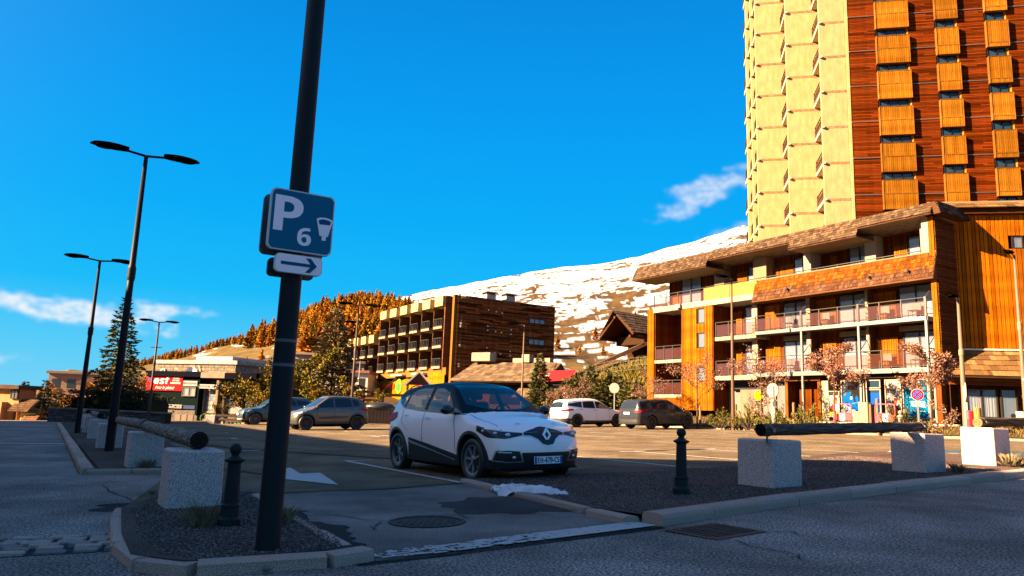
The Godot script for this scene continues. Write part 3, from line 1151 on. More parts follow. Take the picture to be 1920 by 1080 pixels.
func build_right_building() -> void:
	var t := thing("apartment_building", "stepped timber apartment building with balconies, shingled parapet and ski shop below", "building", Vector3(19.68, 0, -33.67), -59.0)
	var core := MB.new()
	core.col = Color(.10, .04, .015)
	core.bx(-20.1, -.3, .3, 11.0, -9, -2.2)
	obj("core", core, M("wood_v"), t)
	# back walls of the recesses
	var w := MB.new()
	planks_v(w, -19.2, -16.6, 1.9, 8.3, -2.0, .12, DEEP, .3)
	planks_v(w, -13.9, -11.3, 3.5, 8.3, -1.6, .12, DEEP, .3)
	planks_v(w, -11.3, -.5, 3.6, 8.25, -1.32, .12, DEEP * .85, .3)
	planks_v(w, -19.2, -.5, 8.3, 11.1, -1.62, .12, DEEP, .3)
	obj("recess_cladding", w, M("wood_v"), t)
	# projecting plank block with three small windows, corner strip
	var k := MB.new()
	var holes := [[-15.2, -14.55, 7.2, 8.2], [-15.2, -14.55, 5.66, 6.64], [-15.2, -14.55, 3.56, 4.5]]
	planks_v(k, -16.6, -13.9, 1.8, 8.28, .0, .125, ORANGE * 1.15, .5, holes)
	planks_v(k, -19.86, -19.22, 1.8, 8.6, .0, .125, ORANGE * 1.15, .3)
	planks_v(k, -19.2, -16.62, 1.8, 2.56, -.05, .125, ORANGE * .95, .3)
	k.col = ORANGE * .5
	k.bx(-16.58, -13.92, 1.8, 8.27, -2.2, -.12)
	k.bx(-19.84, -19.24, 1.8, 8.58, -2.2, -.03)
	k.bx(-19.2, -16.6, 1.8, 2.55, -2.2, -.08)
	obj("plank_cladding", k, M("wood_v"), t)
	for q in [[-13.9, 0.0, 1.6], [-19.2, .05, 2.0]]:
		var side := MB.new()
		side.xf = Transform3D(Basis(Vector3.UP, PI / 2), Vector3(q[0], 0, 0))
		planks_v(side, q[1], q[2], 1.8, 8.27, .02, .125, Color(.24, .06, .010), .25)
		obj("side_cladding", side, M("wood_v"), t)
	for h in holes: window(t, h[0], h[1], h[2], h[3], -.12, 1, .0, Color(.03, .025, .02), Color(.022, .019, .022))
	# slabs of the left recesses
	for y in [[2.57, 2.78], [4.84, 5.05]]:
		slab(t, "balcony_slab", -19.18, -16.62, y[0], y[1], -2.0, .02, WHITE)
		railing(t, -19.12, -16.68, y[1], -.06, true, .85, Color(.05, .04, .04), .92)
		var yy: float = y[1]
		shutter(t, -18.25, -17.45, yy + .02, yy + 1.75, -1.98, ORANGE * 1.2)
		window(t, -17.4, -16.62, yy + .02, yy + 2.05, -1.98, 1, .8)
	# white band and yellow parapet under the third floor
	slab(t, "white_band", -19.3, -10.5, 8.28, 8.64, -1.7, .05, WHITE * 1.08)
	slab(t, "parapet_panel", -14.6, -12.52, 8.645, 9.42, -.16, .04, Color(.24, .138, .026), "render")
	slab(t, "parapet_panel", -12.50, -10.4, 8.645, 9.40, -.16, .045, Color(.24, .138, .026), "render")
	slab(t, "wall_lamp", -16.9, -16.55, 8.36, 8.62, .05, .25, Color(.3, .26, .2), "matte")
	railing(t, -19.25, -14.65, 8.64, -.02, true, 1.15, Color(.06, .045, .045), .82)
	# balconies between the block and the steel ones
	for y in [[3.62, 3.89], [6.03, 6.27]]:
		slab(t, "balcony_slab", -13.86, -10.66, y[0], y[1], -1.6, -.1, WHITE)
		railing(t, -13.8, -10.7, y[1], -.16, true, 1.05, Color(.05, .04, .04), .9)
		shutter(t, -13.75, -12.95, y[1] + .1, y[1] + 1.7, -1.58, ORANGE * 1.2)
		window(t, -12.7, -11.65, y[1] + .02, y[1] + 1.95, -1.58, 1, .72)
	# steel balconies
	for y in [[3.75, 3.99], [6.17, 6.37]]:
		var s := MB.new()
		s.col = Color(.20, .18, .17)
		s.bx(-10.62, -.62, y[0] + .06, y[1] - .02, -1.3, -.03)
		s.col = Color(.12, .12, .12)
		s.bx(-10.64, -.6, y[0], y[1], -.03, .03, .01)
		s.bx(-.63, -.57, y[0], y[1], -1.3, -.03)
		s.bx(-10.66, -10.6, y[0], y[1], -1.3, -.03)
		obj("steel_balcony", s, M("flat_metal"), t)
		railing(t, -10.6, -7.53, y[1], -.02)
		railing(t, -7.45, -4.13, y[1], -.02)
		railing(t, -4.05, -.68, y[1], -.02)
		var e := MB.new()
		e.col = Color(.05, .045, .045)
		for z in [-.02, -.65, -1.25]: e.bx(-.62, -.58, y[1], y[1] + .88, z - .02, z + .02)
		e.tube([Vector3(-.6, y[1] + .88, 0), Vector3(-.6, y[1] + .88, -1.28)], [.025, .025], 8)
		e.tube([Vector3(-.6, y[1] + .4, 0), Vector3(-.6, y[1] + .4, -1.28)], [.015, .015], 6)
		obj("side_railing", e, M("flat_metal"), t)
	for x in [-7.49, -4.09, -.64]:
		var p := MB.new()
		p.col = Color(.12, .12, .12)
		p.bx(x - .06, x + .06, 1.4, 3.75, -.1, .02, .008)
		p.bx(x - .06, x + .06, 3.99, 6.17, -.1, .02, .008)
		p.col = Color(.07, .06, .06)
		p.bx(x - .05, x + .05, 6.37, 7.3, -.09, .01, .008)
		obj("steel_post", p, M("flat_metal"), t)
		var q := MB.new()
		q.col = Color(.10, .09, .09)
		q.tube([Vector3(x, 7.26, -.05), Vector3(x - .05, 8.02, -1.0)], [.022, .022], 6)
		q.tube([Vector3(x, 4.9, -.05), Vector3(x - .05, 5.75, -1.0)], [.022, .022], 6)
		q.tube([Vector3(x, 7.24, -.05), Vector3(x, 7.22, -1.2)], [.03, .03], 6)
		q.tube([Vector3(x, 4.88, -.05), Vector3(x, 4.86, -1.2)], [.03, .03], 6)
		obj("brace", q, M("flat_metal"), t)
	# party-wall fins
	for x in [[-11.5, -11.12], [-7.72, -7.48], [-4.16, -4.02]]:
		var f := MB.new()
		f.col = WHITE
		f.bx(x[0], x[1], 3.99, 8.1, -1.35, -.75)
		obj("fin_wall", f, M("render"), t)
		var g := MB.new()
		g.col = Color(.13, .06, .03)
		g.bx(x[1], x[1] + .05, 4.0, 8.09, -1.34, -.76)
		obj("fin_board", g, M("wood_v"), t)
	slab(t, "lintel", -9.5, -7.75, 5.84, 6.1, -1.3, -1.05, CREAM, "render")
	slab(t, "lintel", -5.9, -4.2, 5.84, 6.1, -1.3, -1.05, CREAM, "render")
	slab(t, "lintel", -2.6, -.8, 5.88, 6.12, -1.3, -1.05, CREAM, "render")
	for s in [[-10.95, -9.87, 3.99, 5.62], [-7.2, -6.22, 3.99, 5.63], [-3.74, -2.79, 4.2, 5.65], [-4.0, -3.8, 4.0, 5.64], [-10.98, -9.87, 6.37, 8.02], [-7.45, -6.19, 6.37, 7.98], [-3.98, -2.78, 6.37, 7.96]]:
		shutter(t, s[0], s[1], s[2] + .03, s[3], -1.3)
	for s in [[-9.6, -7.95, 3.99, 5.84, .62], [-5.85, -4.25, 3.99, 5.84, .64], [-2.5, -.86, 3.99, 5.86, .68], [-9.62, -7.9, 6.37, 8.08, .62], [-6.02, -4.2, 6.37, 8.1, .66], [-2.66, -.84, 6.37, 8.14, .7]]:
		window(t, s[0], s[1], s[2] + .02, s[3], -1.3, 2, s[4], Color(.022, .02, .02), Color(.085, .08, .08) if s[2] > 5 else Color(.06, .052, .075))
	for x in [-8.9, -6.6, -3.2, -1.6]:
		var c := MB.new()
		c.col = Color(.1, .09, .08)
		for yy in [3.99, 6.37]:
			c.bx(x - .22, x + .22, yy + .40, yy + .44, -.95, -.55)
			c.bx(x - .22, x + .22, yy + .44, yy + .82, -.97, -.94)
			for sx in [-.2, .2]:
				for sz in [-.93, -.57]: c.bx(x + sx - .015, x + sx + .015, yy, yy + .40, sz - .015, sz + .015)
		obj("balcony_chair", c, M("plastic"), t)
	# shingled parapet of the third floor
	var ms := MB.new()
	var warm := [Color(.25, .085, .012), Color(.30, .11, .016), Color(.19, .06, .010)]
	var grey := [Color(.14, .066, .036), Color(.18, .095, .06), Color(.11, .05, .03)]
	shingles(ms, -10.55, -.02, Vector2(8.13, .32), Vector2(9.32, -.04), 6, .17, [grey, grey, grey + warm, warm, warm, warm])
	stuff(obj("parapet_shingles", ms, M("shingle"), t))
	var mb := MB.new()
	mb.col = Color(.2, .09, .04)
	mb.bx(-10.55, 0, 8.03, 8.13, -.4, .34, .01)
	mb.xf = Transform3D(Basis(Vector3(0, 0, 1), Vector3(0, 1, 0), Vector3(-1, 0, 0)), Vector3(0, 0, 0))
	mb.prism([Vector2(.32, 8.13), Vector2(-.04, 9.32), Vector2(-.25, 9.32), Vector2(-.25, 8.13)], .0, 10.55)
	obj("parapet_frame", mb, M("wood_h"), t)
	slab(t, "parapet_cap", -10.55, 0, 9.33, 9.40, -.3, .0, CREAM, "render")
	for x in [-8.2, -3.3, -1.3]:
		var o := MB.new()
		o.col = Color(.03, .025, .025)
		o.tube([Vector3(x, 8.55, .15), Vector3(x + .12, 8.57, .36), Vector3(x + .14, 8.45, .38)], [.05, .05, .05], 8)
		obj("overflow_pipe", o, M("matte"), t)
	var tr := MB.new()
	tr.col = Color(.05, .04, .04)
	tr.tube([Vector3(-10.5, 9.52, -.12), Vector3(0, 9.52, -.12)], [.03, .03], 6)
	for i in 9: tr.tube([Vector3(-10.3 + i * 1.27, 9.38, -.12), Vector3(-10.3 + i * 1.27, 9.52, -.12)], [.02, .02], 6)
	tr.tube([Vector3(-14.6, 9.5, -.06), Vector3(-10.5, 9.5, -.06)], [.03, .03], 6)
	obj("top_rail", tr, M("flat_metal"), t)
	# third floor: columns, windows, shutters
	for c in [[-14.7, -13.88, 8.64, 11.1, -1.0], [-11.47, -10.5, 9.4, 11.0, -.9], [-7.75, -7.28, 9.38, 10.9, -.7], [-4.16, -3.55, 9.38, 10.95, -.9], [-.9, -.62, 9.38, 11.15, -.35]]:
		slab(t, "column", c[0], c[1], c[2], c[3], -1.65, c[4], CREAM if c[0] < -8 else WHITE, "render")
	for s in [[-18.2, -16.3, 8.66, 10.72, 2, .5], [-15.3, -14.75, 8.9, 10.4, 1, 0], [-12.42, -11.5, 8.9, 10.72, 1, .6], [-9.02, -7.78, 8.9, 10.7, 2, .62], [-5.5, -4.18, 8.9, 10.72, 2, .5], [-2.2, -.92, 8.9, 10.72, 2, .72]]:
		window(t, s[0], s[1], s[2], s[3], -1.6, s[4], s[5], Color(.02, .018, .018), Color(.07, .06, .085))
	for s in [[-19.0, -18.3, 9.9], [-13.3, -12.5, 10.4], [-10.4, -10.1, 10.3], [-10.05, -9.08, 10.38], [-6.6, -6.2, 10.4], [-2.95, -2.25, 10.3]]:
		shutter(t, s[0], s[1], 8.66, s[2], -1.6, ORANGE * 1.25)
	# roof band: deep and shallow eaves by turns, then the flat roof
	var rs := MB.new()
	var brown := [Color(.125, .08, .052), Color(.155, .10, .066), Color(.095, .06, .04), Color(.19, .13, .088)]
	for e in [[-20.85, -13.86, 10.70, .62, 11.34, .5], [-13.86, -7.74, 11.12, .40, 11.5, .34], [-7.74, -3.6, 10.72, .60, 11.5, .36], [-3.6, .12, 11.14, .46, 11.66, .3]]:
		shingles(rs, e[0], e[1], Vector2(e[2], e[3]), Vector2(11.66, .16), int(round((11.62 - e[2]) / .16)) + 1, .2, [brown])
		var u := MB.new()
		u.col = Color(.16, .08, .04)
		u.bx(e[0], e[1], e[2] - .06, e[2] + .0, -1.5, e[3] - .03)
		u.col = Color(.10, .05, .03)
		u.bx(e[0], e[1], e[2] - .09, e[2] + .03, e[3] - .06, e[3] - .012)
		obj("eave_board", u, M("wood_h"), t)
		slab(t, "soffit", e[0] + .02, e[1] - .02, e[2] - .08, e[2] - .062, -1.6, e[3] - .1, CREAM, "render")
	stuff(obj("roof_shingles", rs, M("shingle"), t))
	var rf := MB.new()
	rf.col = Color(.17, .12, .09)
	rf.xf = Transform3D(Basis(Vector3(0, 0, 1), Vector3(0, 1, 0), Vector3(-1, 0, 0)), Vector3(.06, 0, 0))
	rf.prism([Vector2(.30, 11.1), Vector2(.12, 11.6), Vector2(.10, 11.68), Vector2(-9.4, 11.7), Vector2(-9.4, 10.95), Vector2(-1.6, 10.95)], 0, 20.9)
	obj("roof", rf, M("concrete"), t)
	# gable end at the near corner: white fin edge, orange edge board, dark horizontal boards
	slab(t, "fin_edge", -.62, -.30, 9.38, 11.1, -1.6, .0, WHITE * 1.1, "render")
	slab(t, "fin_edge", -.56, -.30, 3.9, 8.05, -1.32, -.6, WHITE * 1.1, "render")
	var ge := MB.new()
	planks_v(ge, -.29, -.02, 3.9, 11.1, .0, .14, ORANGE * 1.2, .2)
	obj("edge_board", ge, M("wood_v"), t)
	var gb := MB.new()
	gb.xf = Transform3D(Basis(Vector3.UP, PI / 2), Vector3(0, 0, 0))
	planks_h(gb, .02, 2.2, 3.9, 11.1, .0, .125, Color(.16, .055, .018), .35, 2.0)
	obj("gable_boards", gb, M("wood_hz"), t)
	var gw := MB.new()
	gw.col = Color(.08, .03, .012)
	gw.bx(-.28, -.03, 3.9, 11.1, -2.2, -.03)
	gw.bx(-.5, -.04, 1.2, 3.9, -2.2, -.6)
	obj("gable_wall", gw, M("wood_h"), t)
	# hip of the roof over the gable, with its overhang
	var hp := MB.new()
	hp.xf = Transform3D(Basis(Vector3.UP, PI / 2), Vector3(0, 0, 0))
	shingles(hp, -.46, 2.3, Vector2(11.12, .5), Vector2(11.66, .3), 4, .24, [brown], .2, 0)
	stuff(obj("hip_shingles", hp, M("shingle"), t))
	var hb := MB.new()
	hb.col = Color(.12, .055, .03)
	hb.prism([Vector2(-.3, 11.06), Vector2(.49, 11.06), Vector2(.47, 11.13), Vector2(.27, 11.64), Vector2(-.3, 11.64)], -2.3, .3)
	obj("hip_frame", hb, M("wood_h"), t)
	build_shopfront(t)

func build_shopfront(t: Node3D) -> void:
	# header, frames, entrance, garage
	var z := -.5
	slab(t, "header_board", -5.6, -.4, 3.5, 3.74, -1.2, z + .08, Color(.2, .1, .035), "wood_h")
	slab(t, "header_board", -9.1, -6.7, 3.5, 3.74, -1.2, z + .1, Color(.2, .075, .02), "wood_h")
	slab(t, "sign_box", -4.2, -2.5, 3.56, 3.72, z + .09, z + .2, Color(.02, .02, .02), "matte")
	var wall := MB.new()
	wall.col = Color(.13, .11, .095)
	wall.bx(-13.9, -.35, 1.0, 3.62, -2.2, -1.3)
	wall.col = Color(.26, .15, .09)
	wall.bx(-5.7, -.35, 1.0, 1.55, -1.3, z + .02)
	obj("shop_wall", wall, M("render"), t)
	var door := MB.new()
	planks_v(door, -8.85, -6.95, 1.5, 3.5, -1.25, .14, Color(.16, .04, .004), .18)
	obj("passage_door", door, M("wood_v"), t)
	slab(t, "door_post", -9.05, -8.85, 1.4, 3.5, -1.3, z, Color(.22, .085, .015), "wood_v")
	slab(t, "door_post", -6.95, -6.75, 1.4, 3.5, -1.3, z, Color(.22, .085, .015), "wood_v")
	slab(t, "white_pillar", -6.7, -6.3, 1.4, 3.5, -1.3, z, WHITE, "render")
	slab(t, "white_pillar", -.8, -.45, 1.3, 3.6, -.9, -.15, WHITE, "render")
	slab(t, "orange_pillar", -.43, -.2, 1.3, 3.6, -.9, -.16, Color(.24, .07, .008), "wood_v")
	slab(t, "garage_panel", -12.6, -11.05, 1.5, 3.1, -1.2, -.9, Color(.12, .095, .07), "render")
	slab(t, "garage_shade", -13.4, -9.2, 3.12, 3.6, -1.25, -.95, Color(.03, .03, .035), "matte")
	slab(t, "garage_panel", -10.9, -10.0, 1.5, 3.1, -1.2, -.9, Color(.14, .11, .1), "render")
	slab(t, "garage_panel", -9.9, -9.2, 1.5, 3.4, -1.25, -.9, Color(.12, .1, .105), "render")
	var disc := MB.new()
	disc.col = Color(.28, .25, .002)
	disc.xf = Transform3D(Basis(Vector3.RIGHT, PI / 2), Vector3(-11.2, 2.73, -.88))
	disc.lathe([Vector2(.30, 0), Vector2(.30, .02), Vector2(0, .02)], 32)
	obj("yellow_disc", disc, M("sign_paint"), t)
	# shop windows: frame, print on the lower half, dark glass above
	var navy := Color(.012, .03, .05)
	var sky := Color(.001, .055, .20)
	var cyan := Color(.001, .085, .19)
	var put := func(x0, x1, y0, y1, parts):
		var f := MB.new()
		f.col = Color(.24, .17, .13)
		for q in [[x0, x1, y1 - .05, y1], [x0, x1, y0, y0 + .05], [x0, x0 + .05, y0 + .05, y1 - .05], [x1 - .05, x1, y0 + .05, y1 - .05]]:
			f.bx(q[0], q[1], q[2], q[3], z, z + .08, .006)
		var o := obj("shop_window", f, M("plastic"), t)
		for p in parts:
			var m := MB.new()
			m.col = p[4]
			m.bx(p[0], p[1], p[2], p[3], z + .01, z + .03)
			obj("pane" if p[4] == navy else "poster", m, M("dark_glass") if p[4] == navy else M("sign_paint"), o)
		return o
	var a = put.call(-5.5, -4.2, 1.6, 3.48, [[-5.45, -4.25, 2.86, 3.43, navy], [-5.45, -4.25, 1.65, 2.855, sky]])
	put.call(-4.1, -3.32, 3.06, 3.48, [[-4.05, -3.37, 3.11, 3.43, navy]])
	put.call(-4.1, -3.32, 1.6, 3.02, [[-4.05, -3.37, 2.86, 2.97, navy], [-4.05, -3.37, 1.65, 2.855, Color(.005, .045, .22)]])
	var d = put.call(-3.1, -2.26, 1.6, 3.48, [[-3.05, -2.31, 3.0, 3.43, Color(.36, .27, .23)], [-3.05, -2.31, 2.87, 2.95, Color(.2, .16, .14)], [-3.05, -2.31, 1.65, 2.86, Color(.2, .19, .18)]])
	var b = put.call(-2.2, -.95, 1.6, 3.48, [[-2.15, -1.0, 2.86, 3.43, navy], [-2.15, -1.0, 1.65, 2.855, cyan]])
	var c = put.call(-6.28, -5.6, 1.6, 2.95, [[-6.23, -5.65, 2.72, 2.9, Color(.02, .02, .02)], [-6.23, -5.65, 1.65, 2.71, Color(.45, .28, .2)]])
	put.call(-.93, -.82, 1.6, 3.48, [[-.9, -.85, 1.65, 2.86, cyan]])
	# printed figures: a jumping skier, snow slopes, portraits in woolly hats
	var poly := func(o, called, pts, col, dz):
		var m := MB.new()
		m.col = col
		var p := []
		for q in pts: p.append(q)
		m.prism(p, z + .0305, z + .031 + dz)
		obj(called, m, M("sign_paint"), o)
	var blk := Color(.008, .008, .01)
	poly.call(a, "printed_slope", [Vector2(-5.45, 2.3), Vector2(-4.9, 2.05), Vector2(-4.25, 1.72), Vector2(-4.25, 1.65), Vector2(-5.45, 1.65)], Color(.2, .2, .22), .002)
	poly.call(a, "printed_slope", [Vector2(-5.45, 2.15), Vector2(-4.95, 1.95), Vector2(-5.0, 1.66), Vector2(-5.45, 1.66)], Color(.12, .12, .13), .003)
	poly.call(a, "printed_skier", [Vector2(-4.72, 3.26), Vector2(-4.62, 3.26), Vector2(-4.58, 3.17), Vector2(-4.50, 3.08), Vector2(-4.40, 2.72), Vector2(-4.34, 2.62), Vector2(-4.42, 2.62), Vector2(-4.52, 2.84), Vector2(-4.48, 2.70), Vector2(-4.50, 2.38), Vector2(-4.57, 2.38), Vector2(-4.56, 2.62), Vector2(-4.66, 2.72), Vector2(-4.74, 2.62), Vector2(-4.70, 2.38), Vector2(-4.79, 2.38), Vector2(-4.86, 2.68), Vector2(-4.80, 2.86), Vector2(-4.92, 2.66), Vector2(-4.99, 2.66), Vector2(-4.90, 2.98), Vector2(-4.80, 3.14), Vector2(-4.74, 3.18)], blk, .004)
	for q in [[Vector2(-4.93, 2.3), Vector2(-4.64, 2.36)], [Vector2(-4.72, 2.34), Vector2(-4.34, 2.44)]]:
		var e: Vector2 = (q[1] - q[0]).orthogonal().normalized() * .015
		poly.call(a, "printed_ski", [q[0] - e, q[1] - e, q[1] + e, q[0] + e], Color(.12, .12, .14), .005)
	for hx in [-4.96, -4.37]:
		poly.call(a, "printed_glove", [Vector2(hx - .05, 2.54), Vector2(hx + .04, 2.52), Vector2(hx + .05, 2.66), Vector2(hx - .03, 2.66)], Color(.7, .7, .7), .005)
	for pq in [[d, -2.68, 2.12], [c, -5.94, 2.15]]:
		var x: float = pq[1]
		var y: float = pq[2]
		poly.call(pq[0], "printed_coat", [Vector2(x - .28, 1.66), Vector2(x - .27, y - .05), Vector2(x - .12, y + .10), Vector2(x + .14, y + .10), Vector2(x + .28, y - .1), Vector2(x + .28, 1.66)], Color(.09, .025, .015), .002)
		var face := []
		for k in 20: face.append(Vector2(x + .02 + cos(TAU * k / 20) * .13, y + .25 + sin(TAU * k / 20) * .19))
		poly.call(pq[0], "printed_face", face, Color(.22, .085, .045), .004)
		poly.call(pq[0], "printed_hat", [Vector2(x - .14, y + .32), Vector2(x - .12, y + .48), Vector2(x - .02, y + .58), Vector2(x + .10, y + .56), Vector2(x + .17, y + .44), Vector2(x + .17, y + .32), Vector2(x + .02, y + .36)], Color(.12, .13, .14), .006)
		poly.call(pq[0], "printed_hat_band", [Vector2(x + .0, y + .34), Vector2(x + .0, y + .48), Vector2(x + .16, y + .46), Vector2(x + .17, y + .20), Vector2(x + .12, y + .32)], Color(.25, .006, .01), .007)
		poly.call(pq[0], "printed_smile", [Vector2(x - .03, y + .16), Vector2(x + .03, y + .135), Vector2(x + .08, y + .16), Vector2(x + .03, y + .15)], Color(.7, .65, .6), .006)
		for ex in [-.03, .07]:
			poly.call(pq[0], "printed_eye", [Vector2(x + ex - .022, y + .28), Vector2(x + ex + .022, y + .28), Vector2(x + ex, y + .30)], blk, .006)
	poly.call(c, "printed_vest", [Vector2(-5.9, 1.9), Vector2(-5.9, 2.3), Vector2(-5.7, 2.3), Vector2(-5.66, 1.9)], Color(.7, .66, .64), .008)
	poly.call(c, "printed_band", [Vector2(-6.22, 1.66), Vector2(-6.22, 1.86), Vector2(-5.66, 1.86), Vector2(-5.66, 1.66)], Color(.6, .36, .02), .009)
	for q in [[-2.1, 2.62, .5], [-2.0, 2.42, .9], [-1.9, 2.2, .8], [-2.1, 1.98, 1.0]]:
		poly.call(b, "printed_cloud", [Vector2(q[0], q[1]), Vector2(q[0] + q[2], q[1] - .05), Vector2(q[0] + q[2] * .9, q[1] + .02), Vector2(q[0] + .1, q[1] + .03)], Color(.12, .2, .24), .003)
	for q in [[-2.05, 3.2], [-1.65, 3.2], [-2.1, 2.98], [-1.7, 3.0], [-1.4, 2.96]]:
		poly.call(b, "printed_card", [Vector2(q[0], q[1]), Vector2(q[0] + .3, q[1]), Vector2(q[0] + .3, q[1] + .15), Vector2(q[0], q[1] + .15)], Color(.02, .10, .13), .003)
	# small mountain emblem on the door panel
	poly.call(d, "mountain_emblem", [Vector2(-2.98, 3.16), Vector2(-2.86, 3.34), Vector2(-2.80, 3.26), Vector2(-2.76, 3.32), Vector2(-2.64, 3.16)], Color(.06, .04, .035), .003)
	poly.call(d, "mountain_emblem", [Vector2(-2.86, 3.17), Vector2(-2.80, 3.25), Vector2(-2.76, 3.31), Vector2(-2.70, 3.17)], Color(.42, .33, .28), .004)

# ------------------------------------------------------------------ orange boarded wing with its low shingled porch roof
func build_wing() -> void:
	var t := thing("timber_wing", "orange vertical boarded wing with a shingled porch roof over a shop", "building", Vector3(21.15, 0, -34.56), -12.0)
	var w := MB.new()
	planks_v(w, -.6, 9.0, 4.95, 11.38, .0, .17, Color(.54, .155, .006), .36, [[2.45, 2.95, 9.7, 10.35]])
	obj("plank_cladding", w, M("wood_v"), t)
	var c := MB.new()
	c.col = Color(.06, .03, .015)
	c.bx(-.6, 9.0, .6, 11.4, -6, -.12)
	obj("core", c, M("wood_v"), t)
	window(t, 2.45, 2.95, 9.7, 10.35, -.13, 1, 0, Color(.02, .015, .012), Color(.05, .04, .05))
	slab(t, "eave_board", -.3, 9.1, 11.36, 11.66, -.1, .28, Color(.10, .035, .012), "wood_h")
	# roof edge with big shingles
	var brown := [Color(.30, .17, .07), Color(.38, .23, .10), Color(.22, .12, .05)]
	var p := MB.new()
	shingles(p, -1.1, 9.1, Vector2(11.64, .45), Vector2(12.05, -.3), 2, .42, [brown])
	stuff(obj("roof_shingles", p, M("shingle"), t))
	slab(t, "roof_cap", -1.0, 9.1, 12.04, 12.14, -6, -.25, Color(.40, .30, .19), "wood_h")
	# porch roof: each shingle a piece of its own
	var roof := Node3D.new()
	roof.name = "porch_roof"
	t.add_child(roof)
	var deck := MB.new()
	deck.col = Color(.10, .06, .035)
	deck.xf = Transform3D(Basis(Vector3(0, 0, 1), Vector3(0, 1, 0), Vector3(-1, 0, 0)), Vector3(9, 0, 0))
	deck.prism([Vector2(.0, 4.86), Vector2(1.22, 3.60), Vector2(1.2, 3.52), Vector2(.0, 3.5)], 0, 10.2)
	obj("deck", deck, M("wood_h"), roof)
	slab(t, "flashing", -.4, 9.0, 4.86, 4.94, .03, .12, Color(.55, .48, .38), "matte")
	var rows := 5
	for i in rows:
		var x := -1.1 + rng.randf_range(0, .2)
		while x < 6.5:
			var wd := rng.randf_range(.16, .40)
			var m := MB.new()
			m.col = tone(brown[rng.randi() % 3], .25)
			var lo := Vector2(3.60, 1.22).lerp(Vector2(4.86, .0), float(i) / rows)
			var hi := Vector2(3.60, 1.22).lerp(Vector2(4.86, .0), (i + 1.12) / rows)
			var nn := Vector2(1.22, 1.26).normalized() * .05
			m.quad(Vector3(0, lo.x + nn.x, lo.y + nn.y), Vector3(wd - .012, lo.x + nn.x, lo.y + nn.y), Vector3(wd - .012, hi.x + nn.x * .3, hi.y + nn.y * .3), Vector3(0, hi.x + nn.x * .3, hi.y + nn.y * .3))
			m.quad(Vector3(0, lo.x, lo.y), Vector3(wd - .012, lo.x, lo.y), Vector3(wd - .012, lo.x + nn.x, lo.y + nn.y), Vector3(0, lo.x + nn.x, lo.y + nn.y))
			m.tri(Vector3(0, lo.x, lo.y), Vector3(0, lo.x + nn.x, lo.y + nn.y), Vector3(0, hi.x + nn.x * .3, hi.y + nn.y * .3))
			m.tri(Vector3(wd - .012, lo.x, lo.y), Vector3(wd - .012, hi.x + nn.x * .3, hi.y + nn.y * .3), Vector3(wd - .012, lo.x + nn.x, lo.y + nn.y))
			obj("shingle", m, M("shingle"), roof).position = Vector3(x, rng.randf_range(-.008, .008), 0)
			x += wd
	# shop under the porch
	slab(t, "porch_beam", -.9, 7, 3.36, 3.54, .6, 1.0, Color(.25, .08, .02), "wood_h")
	slab(t, "porch_beam", -.9, 7, 3.2, 3.36, .55, .9, Color(.20, .065, .018), "wood_h")
	var s := MB.new()
	planks_h(s, -.9, 7, 1.3, 3.2, .3, .16, Color(.17, .06, .02), .25, 2.5)
	obj("shop_boards", s, M("wood_h"), t)
	window(t, -.1, 1.2, 1.75, 3.1, .34, 2, .75, Color(.03, .02, .015), Color(.04, .04, .05), "shop_window")
	window(t, 1.3, 2.0, 1.2, 3.1, .34, 1, 0, Color(.03, .02, .015), Color(.02, .02, .025), "shop_door")
	var po := MB.new()
	po.col = Color(.35, .22, .2)
	po.bx(2.75, 4.1, 1.7, 3.15, .34, .4, .01)
	var pf := obj("poster_frame", po, M("plastic"), t)
	var pp := MB.new()
	pp.col = Color(.03, .015, .015)
	pp.bx(2.85, 4.0, 1.8, 3.02, .4, .406)
	obj("poster", pp, M("sign_paint"), pf)
	var ph := MB.new()
	ph.col = Color(.28, .16, .17)
	ph.prism([Vector2(3.0, 2.55), Vector2(3.02, 2.8), Vector2(3.15, 2.95), Vector2(3.32, 2.9), Vector2(3.42, 2.7), Vector2(3.42, 2.55), Vector2(3.2, 2.5)], .406, .409)
	ph.col = Color(.10, .05, .045)
	ph.prism([Vector2(3.05, 2.5), Vector2(3.42, 2.5), Vector2(3.7, 2.2), Vector2(3.9, 1.9), Vector2(2.95, 1.9)], .406, .408)
	obj("printed_figure", ph, M("sign_paint"), pf)
	slab(t, "terrace_bench", 2.6, 5, .9, 1.45, .5, 1.2, Color(.2, .16, .15), "stone")
	slab(t, "notice", 2.2, 2.45, 2.7, 2.85, .34, .36, Color(.7, .68, .6), "matte")
	slab(t, "menu_board", 1.9, 2.35, 1.75, 2.1, .42, .47, Color(.5, .45, .38), "matte")

